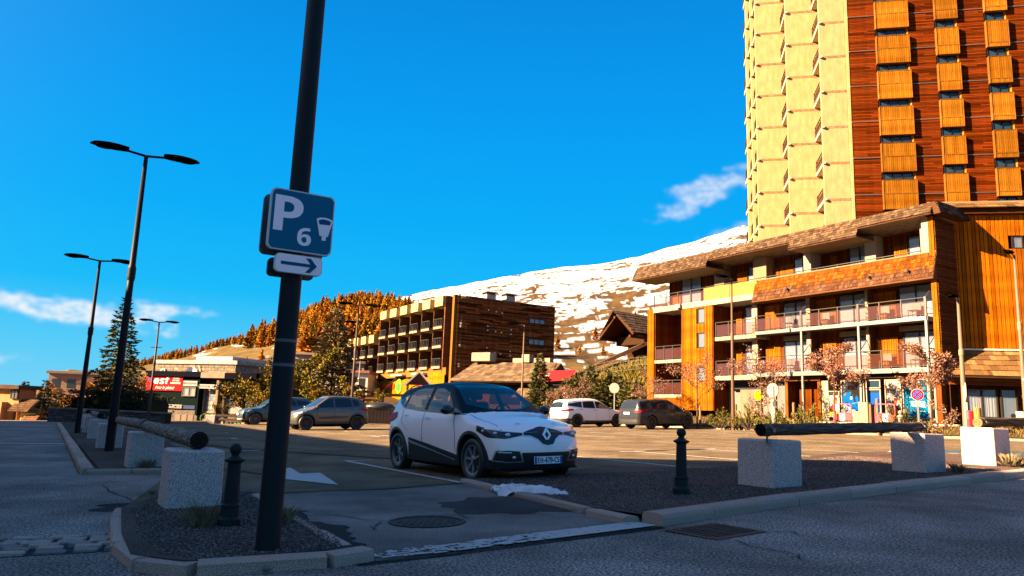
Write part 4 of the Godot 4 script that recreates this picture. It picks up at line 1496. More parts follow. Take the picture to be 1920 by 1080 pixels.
# ------------------------------------------------------------------ tower
func build_tower() -> void:
	var t := thing("residential_tower", "tall residential tower with cream stepped side and dark red boarded face", "tower", Vector3(23.985, 0, -50.60), -12.0)
	var top := 42.5
	# boarded face: x 0..16
	var cols := [[1.88, 4.12, 18.93, 2.13, 3], [5.86, 7.35, 19.36, 2.06, 2], [9.10, 10.55, 19.73, 2.0, 2], [12.9, 14.3, 20.1, 2.0, 2]]
	var holes := []
	for k in range(-3, 9):
		for c in cols:
			var y: float = c[2] + 2.725 * k
			holes.append([c[0] + .06, c[1] - .2, y - .56, y - .06])
	var b := MB.new()
	b.col = Color(.09, .03, .01)
	b.bx(.05, 16, 8, top, -14, -.14)
	obj("core", b, M("wood_h"), t)
	var w := MB.new()
	var xs := [.1]
	for c in cols: xs.append_array([c[0], c[1]])
	xs.append(16.0)
	for i in range(0, xs.size(), 2):
		planks_h(w, xs[i], xs[i + 1], 9.5, top, .0, .115, Color(.19, .036, .005), .55, 2.2)
	obj("board_cladding", w, M("wood_h"), t)
	for k in range(-3, 10):
		var y := 17.34 + 2.725 * k
		var m := MB.new()
		m.col = Color(.16, .10, .07)
		m.bx(.06, 16, y - .035, y + .035, .02, .07, .006)
		m.col = Color(.03, .012, .008)
		m.bx(.06, 16, y - .075, y - .035, .0, .035)
		obj("storey_belt", m, M("flat_metal"), t)
	for c in cols:
		for k in range(-3, 9):
			var y0: float = c[2] + 2.725 * k
			if y0 < 9 or y0 > 40: continue
			var p := MB.new()
			var yb := 17.34 + 2.725 * ceilf((y0 - 17.34) / 2.725)
			planks_v(p, c[0] + .06, c[1] - .06, y0 + .03, yb - .03, .24, .135, Color(.50, .20, .016), .2)
			planks_v(p, c[0] + .06, c[1] - .06, yb + .03, y0 + c[3] - .03, .24, .135, Color(.50, .20, .016), .2)
			p.col = Color(.36, .15, .03)
			p.bx(c[0], c[0] + .06, y0, y0 + c[3], -.1, .29, .01)
			p.bx(c[1] - .06, c[1], y0, y0 + c[3], -.1, .29, .01)
			p.bx(c[0] + .06, c[1] - .06, y0, y0 + .03, -.1, .28)
			p.bx(c[0] + .06, c[1] - .06, y0 + c[3] - .03, y0 + c[3], -.1, .285)
			p.bx(c[0] + .06, c[1] - .06, yb - .03, yb + .03, .1, .28)
			var dull := rng.randf_range(.72, 1.08)
			for q in p.c.size(): p.c[q] = p.c[q] * Color(dull, dull * .98, dull)
			obj("spandrel_panel", p, M("wood_v"), t)
			var o := MB.new()
			o.col = Color(.015, .015, .018)
			var x0: float = c[0] + .06
			var x1: float = c[1] - .2
			var h := 2.725 - float(c[3]) - .1
			o.bx(x0, x1, y0 - h, y0 - h + .05, -.1, .0)
			o.bx(x0, x1, y0 - .06, y0 - .01, -.1, .0)
			var n: int = c[4]
			for i in n + 1:
				var x := lerpf(x0 + .03, x1 - .03, float(i) / n)
				o.bx(x - .03, x + .03, y0 - h + .05, y0 - .06, -.1, .0)
			var win := obj("window", o, M("matte"), t)
			var g := MB.new()
			g.col = [Color(.012, .03, .045), Color(.15, .12, .16), Color(.02, .03, .05)][rng.randi() % 3 if c[4] == 3 else 0]
			g.quad(Vector3(x0, y0 - h, -.06), Vector3(x1, y0 - h, -.06), Vector3(x1, y0 - .03, -.06), Vector3(x0, y0 - .03, -.06))
			obj("pane", g, M("dark_glass"), win)
			var r := MB.new()
			r.col = Color(.42, .22, .05)
			r.quad(Vector3(x1, y0 - h, -.1), Vector3(c[1] - .02, y0 - h, .03), Vector3(c[1] - .02, y0 - .02, .03), Vector3(x1, y0 - .02, -.1))
			obj("reveal", r, M("wood_v"), win)
	# cream side: wall panels stepping back, balconies between them
	var cream := Color(.36, .235, .105)
	var strip := MB.new()
	strip.col = cream * 1.15
	strip.bx(-.16, .04, 8, top, -3, .05)
	obj("corner_strip", strip, M("render"), t)
	var steps := [[-1.95, -.17, .0, 2.6], [-3.91, -1.0, -2.6, 2.6], [-5.88, -2.96, -5.2, 1.5], [-6.09, -4.93, -6.7, 1.5], [-6.32, -5.14, -8.2, 1.5]]
	for i in steps.size():
		var s: Array = steps[i]
		var p := MB.new()
		p.col = tone(cream, .04)
		p.bx(s[0], s[1], 8, top, s[2] - .28, s[2], .02)
		p.col = cream
		p.bx(s[0] + .95, s[1] + .2, 8, top, s[2] - s[3] - .1, s[2] - .28)
		obj("cream_panel", p, M("render"), t)
		for k in range(-3, 10):
			var y: float = 17.05 + 2.725 * k - .25 * i
			if y < 9: continue
			var f := MB.new()
			f.col = Color(.24, .125, .055)
			f.bx(s[0] + .22, s[1] + (.0 if i else .1), y - .09, y + .09, s[2] - .1, s[2] + .012)
			obj("slab_band", f, M("concrete"), t)
			var q := MB.new()
			q.col = Color(.5, .43, .3)
			q.bx(s[0] - .02, s[0] + .95, y - .14, y + .10, s[2] - s[3], s[2] - .28, .01)
			q.bx(s[0] - .02, s[0] + .14, y - .08, y + .08, s[2] - .28, s[2] + .16, .01)
			obj("balcony_slab", q, M("concrete"), t)
			var r := MB.new()
			r.col = Color(.03, .02, .018)
			var zs := s[2] - .3 as float
			var ze: float = s[2] - s[3]
			for z in 6:
				var zz := lerpf(zs, ze, z / 5.0)
				r.bx(s[0] - .01, s[0] + .03, y + .1, y + .95, zz - .02, zz + .02)
			r.bx(s[0] - .015, s[0] + .035, y + .93, y + .99, ze, zs)
			r.bx(s[0] - .01, s[0] + .02, y + .55, y + .58, ze, zs)
			r.col = Color(.10, .045, .02)
			r.bx(s[0] + .03, s[0] + .05, y + .14, y + .84, ze, zs)
			obj("railing", r, M("matte"), t)
			if rng.randf() < .3:
				var j := MB.new()
				j.col = [Color(.3, .04, .03), Color(.05, .12, .2), Color(.3, .28, .25), Color(.05, .1, .04)][rng.randi() % 4]
				var zj := lerpf(zs, ze, rng.randf_range(.2, .7))
				j.bx(s[0] + .2, s[0] + .6, y + .1, y + rng.randf_range(.7, 1.3), zj - .25, zj + .25, .03)
				obj("balcony_item", j, M("matte"), t)

# ------------------------------------------------------------------ long hotel with saw-tooth balconies
func build_hotel() -> void:
	var t := thing("long_hotel", "long dark boarded hotel with rows of saw-tooth balconies", "hotel", Vector3(-7.31, 0, -94.72), -59.0)
	var g := MB.new()
	g.xf = Transform3D(Basis(Vector3.UP, PI / 2), Vector3.ZERO)
	planks_h(g, .3, 15.7, 1.0, 16.1, .0, .19, Color(.30, .095, .028), .85, 3.2)
	obj("gable_boards", g, M("wood_hz"), t)
	var c := MB.new()
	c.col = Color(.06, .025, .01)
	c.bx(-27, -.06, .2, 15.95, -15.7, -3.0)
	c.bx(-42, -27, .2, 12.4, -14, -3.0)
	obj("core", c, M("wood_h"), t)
	slab(t, "roof_slab", -27, .02, 15.96, 16.15, -15.72, -2.0, Color(.12, .08, .06))
	slab(t, "corner_board", -.55, -.02, .8, 16.15, -.4, .05, Color(.36, .15, .035), "wood_h")
	slab(t, "corner_fin", -2.35, -.6, .8, 16.2, -1.2, -.9, Color(.13, .06, .03), "wood_v")
	slab(t, "corner_post", -2.5, -2.3, .8, 16.2, -1.2, .2, Color(.26, .12, .05), "wood_v")
	for w in [[11.4, 14.0, 13.45, 14.15], [11.4, 14.0, 10.55, 11.35]]:
		var wn := Node3D.new()
		wn.name = "window_band"
		t.add_child(wn, true)
		wn.transform = Transform3D(Basis(Vector3.UP, PI / 2), Vector3(.03, 0, 0))
		window(wn, w[0], w[1], w[2], w[3], .0, 3, 0, Color(.02, .015, .012), Color(.22, .17, .16))
	for p in [[5.0, 14.6], [6.2, 14.5], [7.1, 14.4], [5.0, 12.45], [5.0, 11.9], [6.2, 11.85], [7.1, 11.8], [8.6, 12.3], [8.6, 11.7], [5.0, 9.6], [5.0, 9.0], [6.2, 9.0], [7.1, 8.95], [8.6, 9.4], [8.6, 8.85]]:
		var v := MB.new()
		v.col = Color(.7, .66, .6)
		v.xf = Transform3D(Basis(Vector3.BACK, -PI / 2), Vector3(.03, p[1], -p[0]))
		v.lathe([Vector2(.09, 0), Vector2(.09, .08), Vector2(0, .1)], 8)
		obj("vent", v, M("matte"), t)
	# balconies: bays of 3.95 m turned to the sun; teeth step at each party wall
	var bays := []
	for k in 6: bays.append([-2.4 - 3.95 * (k + 1), -2.4 - 3.95 * k, [6.95, 9.65, 12.2], 16.15])
	for k in 4: bays.append([-26.9 - 3.6 * (k + 1), -26.9 - 3.6 * k, [6.75, 9.5], 12.75])
	for bay in bays:
		var x0: float = bay[0]
		var x1: float = bay[1]
		var floors: Array = bay[2]
		var top: float = bay[3]
		var w := MB.new()
		w.col = Color(.12, .055, .025)
		w.bx(x0 - .09, x0 + .09, 4.2, top - .7, -3.0, -.1)
		obj("party_wall", w, M("wood_v"), t)
		# roof parapet tooth: lit left cheek and front
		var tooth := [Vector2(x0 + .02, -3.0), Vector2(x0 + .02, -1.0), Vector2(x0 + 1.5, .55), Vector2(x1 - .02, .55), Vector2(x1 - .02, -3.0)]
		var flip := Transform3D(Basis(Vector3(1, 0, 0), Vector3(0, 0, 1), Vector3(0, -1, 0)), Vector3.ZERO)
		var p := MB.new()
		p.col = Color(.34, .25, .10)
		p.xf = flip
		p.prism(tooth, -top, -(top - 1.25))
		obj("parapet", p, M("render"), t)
		for y in floors:
			var s := MB.new()
			s.col = Color(.24, .17, .11)
			s.xf = flip
			var deck := [Vector2(x0 + .1, -3.0), Vector2(x0 + .1, -.75), Vector2(x0 + 1.5, .6), Vector2(x1 - .1, .5), Vector2(x1 - .1, -3.0)]
			s.prism(deck, -(y + .0), -(y - .32))
			obj("balcony_slab", s, M("concrete"), t)
			var r := MB.new()
			r.col = Color(.045, .04, .045)
			for seg in [[Vector3(x0 + .15, y, -.72), Vector3(x0 + 1.5, y, .52)], [Vector3(x0 + 1.5, y, .52), Vector3(x1 - .15, y, .42)]]:
				for i in 6:
					var q: Vector3 = seg[0].lerp(seg[1], i / 5.0)
					r.bx(q.x - .03, q.x + .03, y, y + 1.0, q.z - .03, q.z + .03)
				r.tube([seg[0] + Vector3.UP, seg[1] + Vector3.UP], [.05, .05], 6)
				r.tube([seg[0] + Vector3.UP * .12, seg[1] + Vector3.UP * .12], [.03, .03], 6)
			obj("railing", r, M("flat_metal"), t)
			var cl := MB.new()
			for i in 3:
				cl.col = tone(Color(.3, .27, .23), .1)
				var q := Vector3(x0 + .25, y - .3, -.66).lerp(Vector3(x0 + 1.45, y - .3, .5), (i + .5) / 3)
				cl.beam(q + Vector3(-.16, .16, -.12), q + Vector3(.16, .16, .18), .05, .2)
			obj("slab_edge_panel", cl, M("render"), t)
			var cu := MB.new()
			cu.col = [Color(.5, .46, .4), Color(.45, .22, .22), Color(.6, .56, .5), Color(.3, .25, .22)][rng.randi() % 4]
			cu.bx(x1 - 1.5, x1 - .9, y, y + 2.0, -2.95, -2.8)
			obj("curtained_door", cu, M("render"), t)
			var gl := MB.new()
			gl.col = Color(.02, .018, .02)
			gl.bx(x0 + .3, x1 - .2, y, y + 2.1, -2.99, -2.9)
			obj("glazing", gl, M("dark_glass"), t)
	# shop front below with saw-cut yellow boards and its sign
	slab(t, "fascia_board", -26, -1.2, 5.75, 6.75, -.6, .2, Color(.33, .15, .035), "wood_v")
	slab(t, "low_wall", -26, -1.2, .5, 4.2, -1.0, -.2, Color(.28, .18, .11), "wood_h")
	slab(t, "low_wall", -42, -26, .5, 6.4, -3.0, -1.4, Color(.36, .20, .06), "wood_v")
	slab(t, "ledge", -42, -26, 6.3, 6.6, -3.0, .3, Color(.5, .4, .3))
	var ys := [5.75, 5.2, 5.7, 5.4, 5.1, 5.35, 5.35, 5.55, 5.4, 5.4, 5.45, 5.6, 6.2, 6.1, 5.9]
	for i in 14:
		var m := MB.new()
		var x := -25.4 + i * 1.72
		m.col = tone(Color(.36, .19, .004), .12)
		m.prism([Vector2(x, 2.6), Vector2(x + 1.70, 2.6), Vector2(x + 1.70, ys[i + 1]), Vector2(x, ys[i])], .2, .28)
		obj("yellow_board", m, M("wood_v"), t)
	var red := MB.new()
	red.col = Color(.55, .03, .015)
	for i in 5: red.ball(Vector3(-21.9 + i * .95, 4.55, .34), Vector3(.5, .42, .08), 10)
	obj("sign_lettering", red, M("sign_paint"), t)
	var gr := MB.new()
	gr.xf = Transform3D(Basis(Vector3.RIGHT, PI / 2), Vector3(-15.9, 4.5, .3))
	gr.col = Color(.10, .35, .03)
	gr.lathe([Vector2(1.05, 0), Vector2(1.05, .1), Vector2(.8, .12), Vector2(.8, .04), Vector2(0, .04)], 24)
	gr.col = Color(.03, .5, .05)
	gr.ball(Vector3(-.1, .1, .1), Vector3(.35, .08, .55), 10)
	obj("round_sign", gr, M("sign_paint"), t)
	slab(t, "poster", -9.3, -7.2, 4.0, 5.7, .3, .34, Color(.55, .04, .06), "sign_paint")
	slab(t, "poster_band", -9.28, -7.22, 4.9, 5.25, .34, .35, Color(.7, .66, .62), "sign_paint")
	slab(t, "canopy_light", -18, -14, 5.95, 6.15, .25, .9, Color(.6, .5, .36), "render")
	slab(t, "canopy_light", -10.5, -6.8, 5.95, 6.2, .25, .9, Color(.6, .5, .36), "render")
	for i in 5:
		var x := -41 + i * 2.9
		var f := MB.new()
		f.col = Color(.12, .06, .03)
		f.bx(x, x + 1.9, 2.4, 5.0, -1.42, -1.36)
		f.col = Color(.42, .37, .3)
		f.bx(x + .2, x + .8, 2.6, 4.8, -1.36, -1.34)
		obj("shop_window", f, M("render"), t)
	# chimneys
	for k in [[5.35, 6.8, 17.2], [8.4, 9.85, 17.3]]:
		var m := MB.new()
		m.col = Color(.42, .32, .28)
		m.bx(-2.6, -1.2, 16.15, k[2] - .25, -k[1], -k[0], .03)
		m.col = Color(.05, .04, .04)
		for i in 4: m.bx(-2.55 + i * .35, -2.4 + i * .35, k[2] - .25, k[2], -k[1] + .03, -k[0] - .03)
		m.col = Color(.25, .2, .18)
		m.bx(-2.8, -1.0, k[2], k[2] + .12, -k[1] - .2, -k[0] + .2, .02)
		obj("chimney", m, M("render"), t)
	slab(t, "roof_vents", -4, -3, 16.15, 16.7, -4.8, -3.2, Color(.2, .15, .13), "matte")
	# entrance lodge with a stone-tiled roof in front of the gable
	var e := thing("entrance_lodge", "low lodge with stone-tiled roof before the dark hotel gable", "lodge", Vector3(-4.0, 0, -84.5), -31.0)
	var wl := MB.new()
	wl.col = Color(.22, .085, .03)
	wl.bx(-1.5, 9.8, .5, 4.0, -2.5, -.2)
	wl.col = Color(.03, .02, .02)
	wl.bx(2.2, 9.5, 2.2, 4.4, -.22, -.15)
	obj("wall", wl, M("wood_v"), e)
	for x in [-1.4, 9.3]: slab(e, "post", x, x + .35, .5, 4.6, .9, 1.25, Color(.2, .09, .03), "wood_v")
	slab(e, "beam", -1.5, 9.8, 4.3, 4.7, .8, 1.3, Color(.10, .06, .04), "wood_h")
	var rt := MB.new()
	var st := [Color(.21, .15, .10), Color(.27, .195, .13), Color(.16, .11, .075)]
	shingles(rt, -2.2, 10.6, Vector2(4.6, 1.7), Vector2(6.9, -2.2), 7, .55, [st], .9, -1.2)
	stuff(obj("roof_tiles", rt, M("shingle"), e))
	var rb := MB.new()
	rb.col = Color(.18, .10, .06)
	rb.xf = Transform3D(Basis(Vector3(0, 0, 1), Vector3(0, 1, 0), Vector3(-1, 0, 0)), Vector3(10, 0, 0))
	rb.prism([Vector2(1.68, 4.5), Vector2(-2.2, 6.85), Vector2(-4.5, 5.2), Vector2(-4.5, 4.6)], 0, 11.6)
	obj("roof_deck", rb, M("wood_h"), e)
	var rt2 := MB.new()
	shingles(rt2, 6.5, 12.0, Vector2(2.9, 2.3), Vector2(4.3, .2), 4, .5, [st])
	stuff(obj("side_roof_tiles", rt2, M("shingle"), e))
	var bx := MB.new()
	bx.col = Color(.25, .2, .15)
	bx.bx(-1.2, 1.4, 7.0, 8.0, -2.6, -1.2, .06)
	bx.bx(5.2, 6.2, 6.9, 7.8, -2.7, -1.8, .03)
	bx.bx(3.8, 8.6, 6.6, 7.4, -3.0, -2.2, .03)
	obj("roof_plant", bx, M("render"), e)

# ------------------------------------------------------------------ ski-school shop and houses on the left
func build_left_buildings() -> void:
	var t := thing("ski_school_shop", "low black ski school shop with red sign board and rental counters", "shop", Vector3(-26.85, 0, -56.0), -22.0)
	var w := MB.new()
	w.col = Color(.003, .004, .007)
	w.bx(0, 4.75, .55, 2.95, -6, 0, .02)
	w.bx(4.75, 4.95, .2, 2.95, -6, .04, .01)
	obj("black_wall", w, M("matte"), t)
	var lo := MB.new()
	lo.col = Color(.08, .056, .046)
	lo.bx(.1, 4.9, -1.4, .55, -6, -.06)
	obj("base_wall", lo, M("concrete"), t)
	for i in 3: slab(t, "base_door", 2.9 + i * .6, 3.4 + i * .6, -1.2, .2, -.06, -.03, Color(.12, .085, .07), "render")
	slab(t, "fascia", -.1, 5.2, 2.9, 3.3, -6, .25, Color(.003, .003, .004), "matte")
	slab(t, "eave_soffit", 5.2, 7.4, 2.85, 3.25, -6, .3, Color(.16, .115, .085), "render")
	slab(t, "fascia", 7.4, 10.2, 2.8, 3.25, -6, .28, Color(.003, .003, .004), "matte")
	var panel := MB.new()
	panel.col = Color(.40, .006, .006)
	panel.bx(-.12, 3.36, 1.86, 3.0, .05, .11, .01)
	var board := thing("ski_school_sign", "red sign board with white lettering on the black shop wall", "sign", t.position, -22.0)
	obj("board", panel, M("sign_paint"), board)
	var wm := StandardMaterial3D.new(); wm.albedo_color = Color(.7, .7, .7); wm.roughness = .5
	var nm := StandardMaterial3D.new(); nm.albedo_color = Color(.05, .06, .12); nm.roughness = .5
	letters("esf", .50, wm, board, Vector3(1.32, 2.60, .115), "lettering", true, .01, "Droid Sans", 1.5, .15)
	letters("ECOLE\nDU SKI\nFRANCAIS", .115, wm, board, Vector3(2.74, 2.62, .115), "lettering", true, .01, "Droid Sans", 1.3, .15)
	letters("Pour le plaisir", .20, wm, board, Vector3(1.75, 2.08, .115), "lettering", false, .01, "Droid Serif", 1.0, .35)
	var bl := MB.new()
	bl.col = Color(.10, .03, .10)
	bl.xf = Transform3D(Basis(Vector3.RIGHT, PI / 2), Vector3(.18, 2.68, .11))
	bl.lathe([Vector2(.2, 0), Vector2(.2, .01), Vector2(0, .01)], 20)
	obj("emblem", bl, M("sign_paint"), board)
	var sgn := func(called, label, x0, x1, y0, y1, text, h, wide):
		var s := thing(called, label, "sign", t.position, -22.0)
		var p := MB.new()
		p.col = Color(.26, .24, .24)
		p.bx(x0, x1, y0, y1, .05, .10, .01)
		obj("board", p, M("sign_paint"), s)
		letters(text, h, nm, s, Vector3((x0 + x1) / 2, (y0 + y1) / 2, .105), "lettering", true, .01, "Droid Sans", wide)
	sgn.call("shop_sign", "white sign board over the upper window beside the red board", 3.42, 4.78, 2.25, 2.62, "✓INTERSPORT", .15, .95)
	sgn.call("shop_sign", "long white sign board at the foot of the black wall", 1.55, 3.55, .62, .88, "✓INTERSPORT", .20, 1.15)
	sgn.call("shop_sign", "white rental sign board above the shelved window", 5.0, 6.6, 2.1, 2.4, "LOCATION - RENT", .16, 1.0)
	sgn.call("shop_sign", "white sign board over the window at the right end of the shop", 6.95, 8.6, 2.1, 2.4, "✓INTERSPORT", .16, 1.0)
	slab(t, "dark_panel", 3.58, 4.72, .60, .86, .01, .05, Color(.03, .04, .10), "matte")
	window(t, 3.42, 4.7, 1.5, 2.2, .0, 2, 0, Color(.1, .08, .06), Color(.20, .15, .11))
	var rec := MB.new()
	rec.col = Color(.03, .02, .012)
	rec.bx(4.95, 9.8, -.6, 2.85, -6, -.5)
	obj("recess_wall", rec, M("render"), t)
	window(t, 5.0, 6.5, .4, 2.05, -.48, 1, 0, Color(.3, .2, .13), Color(.09, .06, .035))
	window(t, 6.95, 8.6, .4, 2.05, -.48, 1, 0, Color(.3, .2, .13), Color(.2, .16, .13))
	for i in 4:
		for j in 3:
			if (i + j) % 4 == 3: continue
			slab(t, "stock_box", 5.35 + j * .3, 5.6 + j * .3, .65 + i * .32, .88 + i * .32, -.46, -.42, tone(Color(.42, .26, .11), .2), "matte")
	slab(t, "pillar", 6.55, 6.78, -.6, 2.8, -.2, .1, Color(.14, .085, .05), "render")
	slab(t, "side_front", 4.95, 9.8, -1.0, .35, -.9, -.3, Color(.13, .09, .065), "concrete")
	# yellow bib dummy, red bin and bicycle ring in front of the window
	var y := thing("yellow_vest", "bright yellow vest hanging before the shelved shop window", "vest", Vector3(-20.6, 0, -57.0), -22.0)
	var ym := MB.new()
	ym.col = Color(.75, .6, .02)
	ym.prism([Vector2(-.25, .55), Vector2(.2, .55), Vector2(.22, .8), Vector2(.33, .95), Vector2(.2, 1.18), Vector2(.06, 1.12), Vector2(-.06, 1.12), Vector2(-.2, 1.18), Vector2(-.32, .95), Vector2(-.24, .8)], 0, .1)
	obj("vest", ym, M("plastic"), y)
	var rb := thing("red_crate", "red plastic crate under the shop window at the black wall's end", "crate", Vector3(-22.0, -.55, -56.6), -22.0)
	var rm := MB.new()
	rm.col = Color(.5, .02, .02)
	rm.bx(-.35, .35, 0, .62, -.25, .25, .04)
	rm.bx(-.38, .38, .55, .66, -.28, .28, .02)
	obj("body", rm, M("plastic"), rb)
	var ring := thing("bike_rack", "green ring-shaped bike rack before the ski shop", "bike rack", Vector3(-21.2, -.45, -53.2), 20.0)
	var gm := MB.new()
	gm.col = Color(.12, .45, .08)
	var pts := []
	var rr := []
	for k in 25:
		pts.append(Vector3(cos(TAU * k / 24) * .38, .5 + sin(TAU * k / 24) * .3, 0)); rr.append(.03)
	gm.tube(pts, rr, 6, false)
	gm.tube([Vector3(0, 0, 0), Vector3(0, .22, 0)], [.03, .03], 6)
	obj("ring", gm, M("plastic"), ring)
	# block-walled hall on the terrace above the shop
	var u := thing("block_walled_hall", "long flat-roofed hall of pale concrete blocks above the ski shop", "building", Vector3(-30.8, 0, -65.1), -22.4)
	var um := MB.new()
	um.col = Color(.25, .2, .16)
	um.bx(.02, 8.9, 1.0, 4.3, -8, -.06)
	obj("core", um, M("concrete"), u)
	var n := 0
	for r in 8:
		var x := -.35 if r % 2 else 0.0
		while x < 8.9:
			var a := maxf(x, 0)
			var b2 := minf(x + .7, 8.9)
			var bm := MB.new()
			bm.col = tone(Color(.17, .125, .085), .25)
			bm.bx(a, b2 - .02, 2.2 + r * .26, 2.2 + r * .26 + .24, -.08, rng.randf_range(-.005, .012), .008)
			obj("concrete_block", bm, M("concrete"), u)
			x += .7
	slab(u, "roof_edge", -.1, 9.1, 4.3, 4.62, -8, .12, Color(.30, .28, .26))
	slab(u, "white_parapet", 3.9, 7.9, 4.62, 5.0, -6, -.6, Color(.34, .33, .32), "render")
	window(u, .75, 1.25, 3.3, 3.85, -.0, 1, 0, Color(.6, .57, .52), Color(.05, .05, .06))
	slab(u, "orange_hatch", 6.4, 6.95, 3.15, 3.65, .0, .06, Color(.42, .18, .04), "wood_v")
	slab(u, "orange_hatch", 8.1, 9.0, 3.1, 3.7, .0, .07, Color(.40, .17, .05), "wood_v")
	var dish := MB.new()
	dish.col = Color(.66, .62, .58)
	dish.xf = Transform3D(Basis(Vector3.UP, .5) * Basis(Vector3.RIGHT, 1.2), Vector3(4.5, 3.6, .35))
	dish.lathe([Vector2(.42, .14), Vector2(.3, .06), Vector2(.15, .02), Vector2(0, 0)], 20, false)
	dish.xf = Transform3D()
	dish.tube([Vector3(4.7, 3.1, .0), Vector3(4.5, 3.6, .3)], [.03, .03], 6)
	dish.tube([Vector3(5.4, 3.2, .1), Vector3(5.0, 4.2, .1)], [.03, .03], 6)
	obj("satellite_dish", dish, M("plastic"), u)
	build_houses()

func house(called: String, label: String, at: Vector3, turn: float, w: float, d: float, h: float, rise: float, wall: Color, roof: Color, wins := 3, group := "", flat := false) -> Node3D:
	var t := thing(called, label, "house", at, turn, group)
	var b := MB.new()
	b.col = wall
	b.bx(-w / 2, w / 2, -3, h, -d, 0)
	obj("wall", b, M("render"), t)
	var r := MB.new()
	r.col = roof
	if flat: r.bx(-w / 2 - .3, w / 2 + .3, h, h + .4, -d - .3, .4, .03)
	else: r.prism([Vector2(-w / 2 - .6, h - .3), Vector2(w / 2 + .6, h - .3), Vector2(w / 2 + .6, h), Vector2(0, h + rise), Vector2(-w / 2 - .6, h)], -d - .5, .9)
	obj("roof", r, M("shingle"), t)
	for i in wins:
		for s in int(h / 2.6):
			var m := MB.new()
			m.col = Color(.03, .028, .03)
			var x := lerpf(-w / 2 + w / wins * .5, w / 2 - w / wins * .5, i / maxf(1.0, wins - 1.0))
			m.bx(x - w / wins * .26, x + w / wins * .26, h - 2.0 - s * 2.7, h - .7 - s * 2.7, -.02, .03)
			var win := obj("window", m, M("dark_glass"), t)
			var f := MB.new()
			f.col = wall * 1.2
			f.bx(x - w / wins * .30, x + w / wins * .30, h - 2.12 - s * 2.7, h - 2.0 - s * 2.7, -.02, .12)
			obj("sill", f, M("render"), win)
	return t

func tpos(az: float, r: float, off := 0.0) -> Vector3:
	var d := az_dir(az) * r
	return Vector3(d.x, terrain_y(d.x, d.z) + off, d.z)

func build_houses() -> void:
	# orange-rendered house with brown shingled roofs at the far left
	var o := thing("orange_house", "orange house with brown shingled lean-to roofs beyond the road crest", "house", Vector3(-36.1, 0, -55.2), -14.0)
	var b := MB.new()
	b.col = Color(.36, .15, .05)
	b.bx(-4.0, .35, -5, 1.55, -1.4, 0)
	b.bx(.35, 1.9, -5, .2, -1.2, -.4)
	b.bx(-4.0, -.6, -5, .6, 0, .5)
	obj("wall", b, M("render"), o)
	slab(o, "flat_roof", -4.1, .6, 1.55, 1.85, -1.6, .4, Color(.13, .09, .07), "wood_h")
	window(o, -.35, .3, .85, 1.5, .02, 2, 0, Color(.06, .04, .03), Color(.04, .03, .03))
	for q in [[.0, .55, .3], [.55, 1.75, .32]]:
		var m := MB.new()
		shingles(m, q[0], q[1], Vector2(-.05, .5), Vector2(.82, -.3), 6, .2, [[Color(.15, .085, .055), Color(.19, .11, .07)]])
		stuff(obj("roof_shingles", m, M("shingle"), o))
	var m2 := MB.new()
	shingles(m2, 1.3, 2.6, Vector2(-1.2, 1.0), Vector2(-.3, .2), 6, .2, [[Color(.22, .11, .06), Color(.26, .13, .07)]])
	stuff(obj("roof_shingles", m2, M("shingle"), o))
	slab(o, "orange_bay", .8, 1.7, -3, -.1, -.35, .1, Color(.55, .33, .10), "render")
	slab(o, "painted_recess", .05, .25, -1.2, -.1, .01, .04, Color(.08, .04, .03), "matte")  # flat dark panel on the wall; recess shade put into its colour
	slab(o, "painted_recess", .5, .75, -1.0, -.1, -.36, -.3, Color(.08, .04, .03), "matte")
	# houses up the hillside
	var hs := [
		[-19.6, 150, 9, 8, 4.6, 0, "flat-roofed grey chalet on the golden slope above the block hall", Color(.13, .1, .075), Color(.16, .14, .12), 4, true],
		[-20.3, 128, 5, 6, 3.4, 0, "small white building in front of the flat-roofed grey chalet", Color(.24, .22, .21), Color(.3, .28, .27), 3, true],
		[-17.2, 150, 8, 7, 3.2, 1.6, "low brown chalet with pale gable roof near the red trees", Color(.24, .12, .06), Color(.42, .36, .30), 4, false],
		[-17.6, 108, 5, 6, 2.6, 1.4, "dark gabled house just right of and below the pale chalet roof", Color(.14, .09, .09), Color(.12, .09, .10), 3, false],
		[-22.4, 118, 5, 6, 2.4, 1.2, "cream house with steep roof left of the small white building", Color(.24, .19, .15), Color(.14, .1, .09), 3, false],
		[-24.6, 112, 4, 5, 2.8, 0, "white box-shaped house behind the left end of the block hall", Color(.25, .23, .22), Color(.2, .19, .18), 3, true],
		[-29.8, 120, 8, 8, 4.5, 0, "brown apartment house seen left of the big spruce", Color(.26, .15, .10), Color(.4, .36, .34), 4, true],
		[-28.0, 108, 6, 6, 3.2, 1.2, "reddish house half hidden behind the big spruce", Color(.26, .13, .09), Color(.30, .18, .13), 3, false],
		[-31.6, 130, 6, 6, 2.8, 1.4, "gabled brown house above the yellow trees at far left", Color(.2, .11, .08), Color(.36, .28, .24), 3, false],
		[-33.2, 118, 6, 6, 3.0, 1.2, "small chalet at the left edge above the orange house", Color(.3, .15, .08), Color(.2, .14, .12), 2, false],
		[-14.3, 130, 9, 8, 4.8, 0, "cream apartment block with dark windows behind the yellow bush", Color(.22, .16, .11), Color(.36, .3, .26), 5, true],
		[-12.6, 122, 7, 8, 3.8, 0, "grey apartment block between the yellow bush and the hotel", Color(.16, .13, .11), Color(.2, .16, .14), 4, true],
		[-11.9, 112, 5, 6, 3.2, 0, "white kiosk building at the left end of the hotel", Color(.52, .46, .42), Color(.4, .2, .18), 3, true],
	]
	for h in hs:
		house("chalet", h[6], tpos(h[0], h[1], .2), -h[0] * .5 - 8, h[2], h[3], h[4], h[5], h[7], h[8], h[9], "houses on the hillside", h[10])

